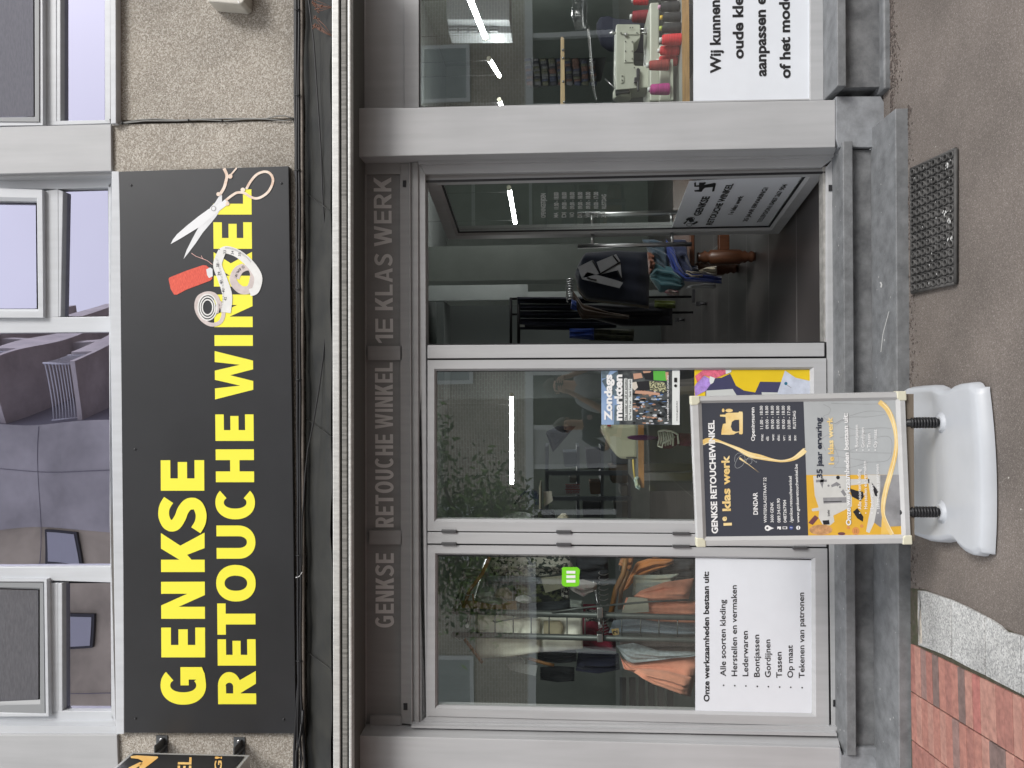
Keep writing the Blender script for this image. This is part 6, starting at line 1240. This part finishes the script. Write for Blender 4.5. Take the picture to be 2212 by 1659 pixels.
for P in ([(152, 908), (265, 853), (330, 958), (182, 998)], [(300, 868), (455, 805), (488, 862), (335, 960)], [(335, 965), (488, 868), (500, 1005), (460, 935)], [(225, 948), (455, 1012), (510, 1032), (482, 1075), (182, 1003)]):
    part('panel', lambda mb: mb.slab([r5b(*p) for p in P], 2.40, .006), PWH, pbg)
mb = MB()
for P in ([(268, 855), (330, 962)], [(330, 962), (488, 868)], [(430, 815), (470, 868)], [(465, 935), (500, 1010)], [(225, 990), (260, 1005), (300, 1012)]): mb.tube([W(r5b(*p), 2.395) for p in P], .007, 5)
mb.build('black_edging', BLACKT, pbg)
# table with clothes pile
tt = thing('wooden_table', 'reddish wooden table with turned legs in the doorway', 'table', (G(r5b(1555, 825), ZF).x, 1.7, ZF))
RW = mat('red_brown_wood', (.09, .034, .016), .4, var=.25, vscale=6, stretch=(6, 6, 1))
lp = G(r5b(1555, 826), ZF); ytl = lp.y; hz = W(r5b(1100, 826), ytl).z
def leg_at(x, y): part('leg', lambda mb: mb.lathe((x, y, ZF), [(.03, 0), (.042, .03), (.03, .05), (.046, .075), (.04, .09), (.054, .11), (.054, (hz-ZF)*.78), (.035, (hz-ZF)*.82), (.05, (hz-ZF)*.88), (.03, (hz-ZF)*.95), (.04, hz-ZF)], 14), RW, tt)
leg_at(lp.x, ytl); leg_at(lp.x+.75, ytl+.05); leg_at(lp.x, ytl+.55); leg_at(lp.x+.75, ytl+.6)
part('stretcher', lambda mb: mb.box(lp.x+.05, lp.x+.72, ytl-.015, ytl+.04, W(r5b(1350, 740), ytl).z, W(r5b(1265, 740), ytl).z), RW, tt, bevel=.006)
xt0 = W(r5b(1040, 905), ytl-.05).x; zt0, zt1 = W(r5b(1072, 800), ytl-.05).z, W(r5b(1032, 800), ytl-.05).z
part('table_top', lambda mb: mb.box(xt0, xt0+1.0, ytl-.08, ytl+.7, zt0, zt1), RW, tt, bevel=.008)
for nm, L_, R_, c, lb in (('teal_cloth', [(730, 1010), (800, 1110), (960, 1090), (1000, 1050)], [(720, 960), (770, 880), (900, 900), (990, 1010)], (.035, .10, .12), 'teal jumper in the clothes pile on the wooden table'),
    ('terracotta_cloth', [(715, 970), (760, 930)], [(700, 790), (755, 800)], (.16, .06, .035), 'terracotta patterned cloth on top of the pile'),
    ('denim_cloth', [(745, 850), (850, 950), (880, 960)], [(660, 690), (760, 690), (850, 720)], (.05, .08, .11), 'faded denim on the pile beside the door handle'),
    ('blue_cloth', [(845, 800), (900, 960), (1000, 1020), (1290, 1040)], [(850, 690), (930, 780), (980, 950), (1290, 985)], (.012, .032, .18), 'vivid blue cloth sliding off the table'),
    ('navy_cloth', [(920, 960), (1000, 980), (1110, 950)], [(900, 690), (1010, 690), (1020, 900), (1100, 900)], (.012, .018, .05), 'dark navy cloth at the table edge'),
    ('beige_sleeve', [(985, 960), (1040, 1010), (1150, 1000)], [(985, 935), (1060, 940), (1150, 960)], (.22, .19, .15), 'greyish beige sleeve falling from the pile'),
    ('cream_sleeve', [(1110, 940), (1180, 985), (1255, 990)], [(1110, 935), (1170, 910), (1250, 900)], (.30, .27, .21), 'cream sleeve end sticking out under the pile'),
    ('white_cloth', [(1010, 1080), (1240, 1078)], [(1020, 1060), (1150, 1035), (1245, 1045)], (.32, .33, .34), 'white cloth strip hanging under the blue cloth'),
    ('floral_scrap', [(835, 1110), (900, 1135), (950, 1130)], [(850, 1080), (900, 1090), (950, 1100)], (.35, .08, .14), 'pink and white floral scrap below the teal jumper')):
    cl(nm, L_, R_, ytl-.14, c, lb, 4, .02, .05, r5b, col2=(.4, .4, .35) if nm == 'floral_scrap' else None, vs=20)

# ================================================================== ACROSS THE STREET (seen in the glass)
HB = brick_mat('grey_brown_brick', (.34, .27, .23), (.44, .36, .31), (.62, .60, .56), .21, .075, .9, .012, .5, 'XZ', .6)
bh = thing('brick_house', 'low brick house with white framed shop front across street', 'building', (0, -16, 0))
YH = -16.0
part('wall', lambda mb: mb.box(-13, 13, YH-6, YH, 2.45, 6.4), HB, bh)
part('roof', lambda mb: mb.prism([(-13.3, YH+.3, 6.4), (-13.3, YH-6.3, 6.4), (-13.3, YH-3, 8.4)], (26.6, 0, 0)), mat('roof_tiles', (.10, .07, .06), .8), bh)
WPT = mat('white_frame_paint', (.72, .73, .76), .5)
DKG = mat('dark_shop_glass', (.02, .022, .025), .12)
for x0 in (-8.6, -4.6, 0.0, 3.4, 7.4):
    wn = part('window', lambda mb: (mb.box(x0, x0+1.5, YH, YH+.06, 3.85, 3.95), mb.box(x0, x0+1.5, YH, YH+.06, 5.1, 5.2), mb.box(x0, x0+.1, YH, YH+.055, 3.95, 5.1), mb.box(x0+1.4, x0+1.5, YH, YH+.055, 3.95, 5.1)), WPT, bh)
    part('pane', lambda mb: mb.box(x0+.1, x0+1.4, YH, YH+.02, 3.95, 5.1), mat('pale_curtained_glass', (.35, .38, .40), .2), wn)
part('shop_lintel', lambda mb: mb.box(-13, 13, YH-.2, YH+.08, 2.25, 2.45), WPT, bh)
part('shop_glass', lambda mb: mb.box(-13, 13, YH-.3, YH-.1, 0, 2.25), DKG, bh)
for x in (-11, -9.2, -7.0, -5.2, -3.4, -2.2, -1.2, .2, 1.8, 3.6, 5.4, 7.2, 9, 11): part('shop_post', lambda mb: mb.box(x, x+.12, YH-.1, YH+.05, .15, 2.25), WPT, bh)
part('shop_door', lambda mb: mb.box(-2.08, -1.2, YH-.1, YH+.02, .15, 2.25), mat('pale_door', (.5, .5, .53), .5), bh)
part('shop_base', lambda mb: mb.box(-13, 13, YH-.3, YH+.04, 0, .15), mat('grey_base', (.2, .2, .2), .8), bh)
tbld = thing('tower_block', 'tall beige rendered apartment block with concrete balconies', 'building', (-10, -23, 0))
part('wall', lambda mb: mb.box(-16, -1.3, -26, -22.5, 0, 30), mat('ochre_render', (.60, .53, .40), .9, var=.25, vscale=.35), tbld)
part('wall', lambda mb: mb.box(-5.2, -1.25, -23.2, -22.45, 0, 30), mat('grey_render', (.56, .54, .52), .9, var=.22, vscale=.35), tbld)
for (x, z_) in ((-6.6, 18.7), (-9.3, 18.3), (-6.6, 22.6), (-9.3, 22.6), (-14, 18.4), (-14, 22.4)):
    wn = part('window', lambda mb: mb.box(x, x+1.3, -22.5, -22.38, z_, z_+1.3), mat('dark_window_frame', (.05, .05, .055), .5), tbld)
    part('pane', lambda mb: mb.box(x+.1, x+1.2, -22.38, -22.36, z_+.1, z_+1.2), mat('blind', (.55, .56, .60), .5), wn)
BC = mat('balcony_concrete', (.62, .57, .55), .9, var=.15, vscale=1)
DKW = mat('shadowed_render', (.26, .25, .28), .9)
cu, cn = Vector((.242, -.970, 0)), Vector((.970, .242, 0)); C0 = Vector((-1.3, -22.5, 0))
def tq(u, v, z_): p = C0+cu*u+cn*v; return Vector((p.x, p.y, z_))
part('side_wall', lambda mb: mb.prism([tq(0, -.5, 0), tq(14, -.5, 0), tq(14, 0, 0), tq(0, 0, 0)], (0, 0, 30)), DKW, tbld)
for k in range(7):
    z_ = 10.4+k*2.8
    part('balcony', lambda mb: (mb.prism([tq(.3, 0, z_), tq(13.5, 0, z_), tq(13.5, 2.3, z_), tq(.3, 2.3, z_)], (0, 0, .2)), mb.prism([tq(1.8, 2.15, z_+.2), tq(13.5, 2.15, z_+.2), tq(13.5, 2.3, z_+.2), tq(1.8, 2.3, z_+.2)], (0, 0, .9))), BC, tbld)
    for u in (4.5, 9.5): part('pier', lambda mb: mb.prism([tq(u, 0, z_+.2), tq(u+.35, 0, z_+.2), tq(u+.35, 2.1, z_+.2), tq(u, 2.1, z_+.2)], (0, 0, 2.6)), BC, tbld)
    part('railing', lambda mb: ([mb.tube([tq(.32, .1, z_+.3+.12*j), tq(.32, 2.2, z_+.3+.12*j), tq(1.8, 2.2, z_+.3+.12*j)], .022, 5) for j in range(8)], [mb.tube([tq(*q, z_+.2), tq(*q, z_+1.2)], .03, 5) for q in ((.32, .1), (.32, 2.2), (1.7, 2.2))]), WPT, tbld)
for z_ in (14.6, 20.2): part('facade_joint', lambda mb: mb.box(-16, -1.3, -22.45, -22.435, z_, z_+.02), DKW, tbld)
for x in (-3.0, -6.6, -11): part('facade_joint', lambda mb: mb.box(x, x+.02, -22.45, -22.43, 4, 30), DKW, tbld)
# street tree
tree = thing('street_tree', 'leafy street tree mirrored in the shop glass', 'tree', (-2.7, -8.6, 0))
BARK = mat('bark', (.10, .08, .06), .9, var=.3, vscale=20, bump=.6, bscale=60)
mb = MB(); mb.tube([(-2.7, -8.6, 0), (-2.68, -8.6, 1.2), (-2.6, -8.65, 2.4), (-2.5, -8.6, 3.6), (-2.3, -8.6, 4.8)], [.13, .11, .09, .07, .03], 12)
RT = random.Random(4); clumps = []
for k in range(26):
    a = RT.uniform(0, 6.28); h = RT.uniform(1.7, 3.6); e = Vector((-2.55+RT.uniform(.5, 1.75)*cos(a), -8.6+RT.uniform(.4, 1.3)*sin(a), h+RT.uniform(.3, 1.3))); s0 = Vector((-2.6, -8.62, h))
    mb.tube([s0, s0.lerp(e, .5)+Vector((0, 0, .12)), e], [.03, .02, .008], 6); clumps.append(e); clumps.append(s0.lerp(e, .65)+Vector((RT.uniform(-.2, .2), RT.uniform(-.2, .2), .2)))
mb.build('trunk', BARK, tree)
LEAF = bpy.data.materials.new('leaf_green'); LEAF.use_nodes = True; n = LEAF.node_tree; b = n.nodes['Principled BSDF']; ge = n.nodes.new('ShaderNodeNewGeometry'); rp = n.nodes.new('ShaderNodeValToRGB')
rp.color_ramp.elements[0].color = (.03, .07, .015, 1); rp.color_ramp.elements[1].color = (.20, .33, .06, 1); n.links.new(ge.outputs['Random Per Island'], rp.inputs[0]); n.links.new(rp.outputs[0], b.inputs['Base Color']); b.inputs['Roughness'].default_value = .5
mb = MB()
for c in clumps:
    for _ in range(95):
        p = c+Vector((RT.gauss(0, .26), RT.gauss(0, .26), RT.gauss(0, .2))); s_ = RT.uniform(.035, .08)
        u = Vector((RT.gauss(0, 1), RT.gauss(0, 1), RT.gauss(0, 1))).normalized(); v = u.orthogonal().normalized()
        mb.face([p-u*s_, p-v*s_*.5+u*.1*s_, p+u*s_*1.1, p+v*s_*.5+u*.1*s_])
mb.build('crown', LEAF, tree, recalc=False)

# ---- the two people mirrored in the glass, standing behind the camera
def skin(name, pts, edges, m, parent, sub=1):
    me = bpy.data.meshes.new('tmp'); me.from_pydata([p[:3] for p in pts], edges, []); o = bpy.data.objects.new('tmp', me); COL.objects.link(o)
    o.modifiers.new('s', 'SKIN'); sv = me.skin_vertices[0].data
    for k, p in enumerate(pts): r_ = p[3] if len(p) < 5 else None; sv[k].radius = (p[3], p[4] if len(p) > 4 else p[3])
    sv[0].use_root = True
    sb_ = o.modifiers.new('u', 'SUBSURF'); sb_.levels = sub
    dg = bpy.context.evaluated_depsgraph_get(); m2_ = bpy.data.meshes.new_from_object(o.evaluated_get(dg)); bpy.data.objects.remove(o)
    m2_.name = name; m2_.materials.clear(); m2_.materials.append(m); m2_.polygons.foreach_set('use_smooth', [True]*len(m2_.polygons))
    r_ = bpy.data.objects.new(name, m2_); COL.objects.link(r_); attach(r_, parent); return r_
SKN = mat('skin_tone', (.50, .30, .21), .55, var=.06, vscale=10); 
def person(lb, base, s, handR, handL, head_dz, head_dy, shirt, trousers, hair, phone=None, elbow=.26):
    x0, y0 = base; t = thing('person', lb, 'person', (x0, y0, 0)); P = []; E_ = []
    def V(x, y, z_, r_, r2_=None): P.append((x0+x*s, y0+y*s, z_*s, r_*s)+((r2_*s,) if r2_ else ())); return len(P)-1
    pel = V(0, 0, .95, .13, .11); sp1 = V(0, .01, 1.1, .125, .10); ch_ = V(0, 0, 1.3, .15, .11); nk = V(0, .01, 1.47, .055); hd = V(0, .02+head_dy*.4, 1.56, .07, .075); E_ += [(pel, sp1), (sp1, ch_), (ch_, nk), (nk, hd)]
    h2 = V(0, .03+head_dy, 1.64+head_dz, .076, .095); h3 = V(0, .01+head_dy, 1.71+head_dz, .06, .075); E_ += [(hd, h2), (h2, h3)]
    arms = {}
    for sd, hand in ((1, handR), (-1, handL)):
        a = V(sd*.17, 0, 1.40, .055); el = V(sd*elbow, hand[1]*.35+.03, 1.14, .04); hx = ((hand[0]-x0)/s if hand[3] else hand[0]); hy = ((hand[1]-y0)/s if hand[3] else hand[1]); hz_ = hand[2]/s if hand[3] else hand[2]
        P[el] = (x0+sd*elbow*s, y0+(hy*.45)*s, 1.15*s, .042*s)
        wv = V(hx+sd*.0, hy-.07 if abs(hy) > .1 else hy, hz_-.06, .026); pm = V(hx, hy, hz_, .034, .02); E_ += [(ch_, a), (a, el), (el, wv), (wv, pm)]; arms[sd] = (a, el, wv, hx, hy, hz_)
        for k in range(4):
            f1 = V(hx-sd*.012+sd*(k-1.5)*.006, hy+.03, hz_+.035-.02*k, .0095); f2 = V(hx-sd*.045, hy+.045, hz_+.04-.021*k, .0085); f3 = V(hx-sd*(.068-.004*abs(k-1.5)), hy+.03, hz_+.038-.021*k, .0075); E_ += [(pm, f1), (f1, f2), (f2, f3)]
        t1 = V(hx-sd*.02, hy-.005, hz_+.03, .011); t2_ = V(hx-sd*.045, hy+.0, hz_+.045, .009); E_ += [(pm, t1), (t1, t2_)]
    for sd in (1, -1):
        a = V(sd*.10, 0, .88, .09); kn = V(sd*.12, .02, .50, .055); an = V(sd*.13, -.01, .09, .035); to = V(sd*.14, .15, .035, .032, .045); E_ += [(pel, a), (a, kn), (kn, an), (an, to)]
    skin('body', P, E_, SKN, t)
    ex = lambda q, k, kk=None: (q[0], q[1], q[2], q[3]*k) if len(q) == 4 else (q[0], q[1], q[2], q[3]*k, q[4]*k)
    Q_ = [ex(P[pel], 1.16), ex(P[sp1], 1.18), ex(P[ch_], 1.14), (P[nk][0], P[nk][1], P[nk][2]-.03*s, .075*s)]; F = [(0, 1), (1, 2), (2, 3)]
    for sd in (1, -1):
        a, el, wv, *_r = arms[sd]; i = len(Q_); Q_ += [ex(P[a], 1.3), ex(P[el], 1.45)]; F += [(2, i), (i, i+1)]
    skin('shirt', Q_, F, shirt, t)
    Q_ = [ex(P[pel], 1.12)]; F = []
    n0 = len(P)-8
    for k in range(2):
        a, kn, an = P[n0+4*k], P[n0+4*k+1], P[n0+4*k+2]; i = len(Q_); Q_ += [ex(a, 1.12), ex(kn, 1.3), (an[0], an[1], an[2]+.02, .055*s)]; F += [(0, i), (i, i+1), (i+1, i+2)]
    skin('trousers', Q_, F, trousers, t)
    hx, hy, hz_ = x0, y0+(.02+head_dy)*s, (1.66+head_dz)*s
    part('hair', lambda mb: mb.grid([[(hx+.092*s*cos(a)*cos(e), hy-.022*s+.105*s*sin(a)*cos(e)-.02*s*(1-e), hz_+.02*s+.112*s*sin(e)-.05*s*(sin(a) < -.2)*(1-e)*.6) for a in [j*pi/8 for j in range(16)]] for e in (0, .3, .6, .9, 1.2, 1.45, 1.56)], True, True), hair, t)
    part('nose', lambda mb: mb.tube([(hx, hy+.085*s, hz_+.0), (hx, hy+.105*s, hz_-.03*s), (hx, hy+.09*s, hz_-.04*s)], [.006*s, .011*s, .009*s], 8), SKN, t)
    for sd in (1, -1):
        part('ear', lambda mb: mb.ball((hx+sd*.082*s, hy-.005, hz_-.02*s), .026*s, 8, (.35, .6, 1), 6), SKN, t)
        part('eye', lambda mb: mb.ball((hx+sd*.03*s, hy+.083*s, hz_-.0*s), .010*s, 8, (1.2, .5, .7), 5), BLACKT, t)
    part('mouth', lambda mb: mb.tube([(hx-.022*s, hy+.082*s, hz_-.062*s), (hx, hy+.09*s, hz_-.064*s), (hx+.022*s, hy+.082*s, hz_-.062*s)], .0045*s, 6), mat('lip', (.35, .12, .10), .5), t)
    for sd in (1, -1): part('shoe', lambda mb: mb.prism([(x0+sd*.14*s-.045, y0-.07, .0), (x0+sd*.14*s+.045, y0-.07, 0), (x0+sd*.14*s+.05, y0+.19, 0), (x0+sd*.14*s-.05, y0+.19, 0)], (0, 0, .075)), BLACKT, t, bevel=.02)
    return t
person('curly haired person in grey T-shirt holding a phone to the face', (-.03, -4.46), .985, (.065, -4.07, 1.58, True), (-.085, -4.07, 1.57, True), 0, .0, mat('grey_tee', (.25, .26, .28), .9, var=.15, vscale=12), mat('dark_jeans', (.03, .035, .05), .9), mat('brown_hair', (.035, .022, .014), .8, bump=1, bscale=90))
ph_ = MB(); ph_.box(-.078, .078, -4.062, -4.052, 1.56, 1.635); tag(ph_.build('phone', mat('black_phone', (.01, .01, .012), .2), bevel=.006), 'black phone held up by the person in the grey T-shirt', 'phone')
p2 = person('bearded person in a dark polo looking down, arms folded', (-.47, -4.75), .93, (-.38, -4.52, 1.08, True), (-.56, -4.52, 1.12, True), -.01, .045, mat('dark_polo', (.02, .027, .045), .85), mat('grey_trousers', (.09, .09, .09), .9), mat('grey_hair', (.10, .095, .09), .85, bump=1, bscale=90), elbow=.29)
part('badge', lambda mb: mb.lathe((-.38, -4.622, 1.27), [(.03, 0), (.03, .012)], 16, 'Y'), mat('badge_pink', (.45, .3, .3), .6), p2)
# tag of the shirt hung in the middle bay
for q in COL.objects:
    if q.name.startswith('dark_shirt'): tag(q, 'dark blue shirt hung near the shelving in middle bay', 'shirt')
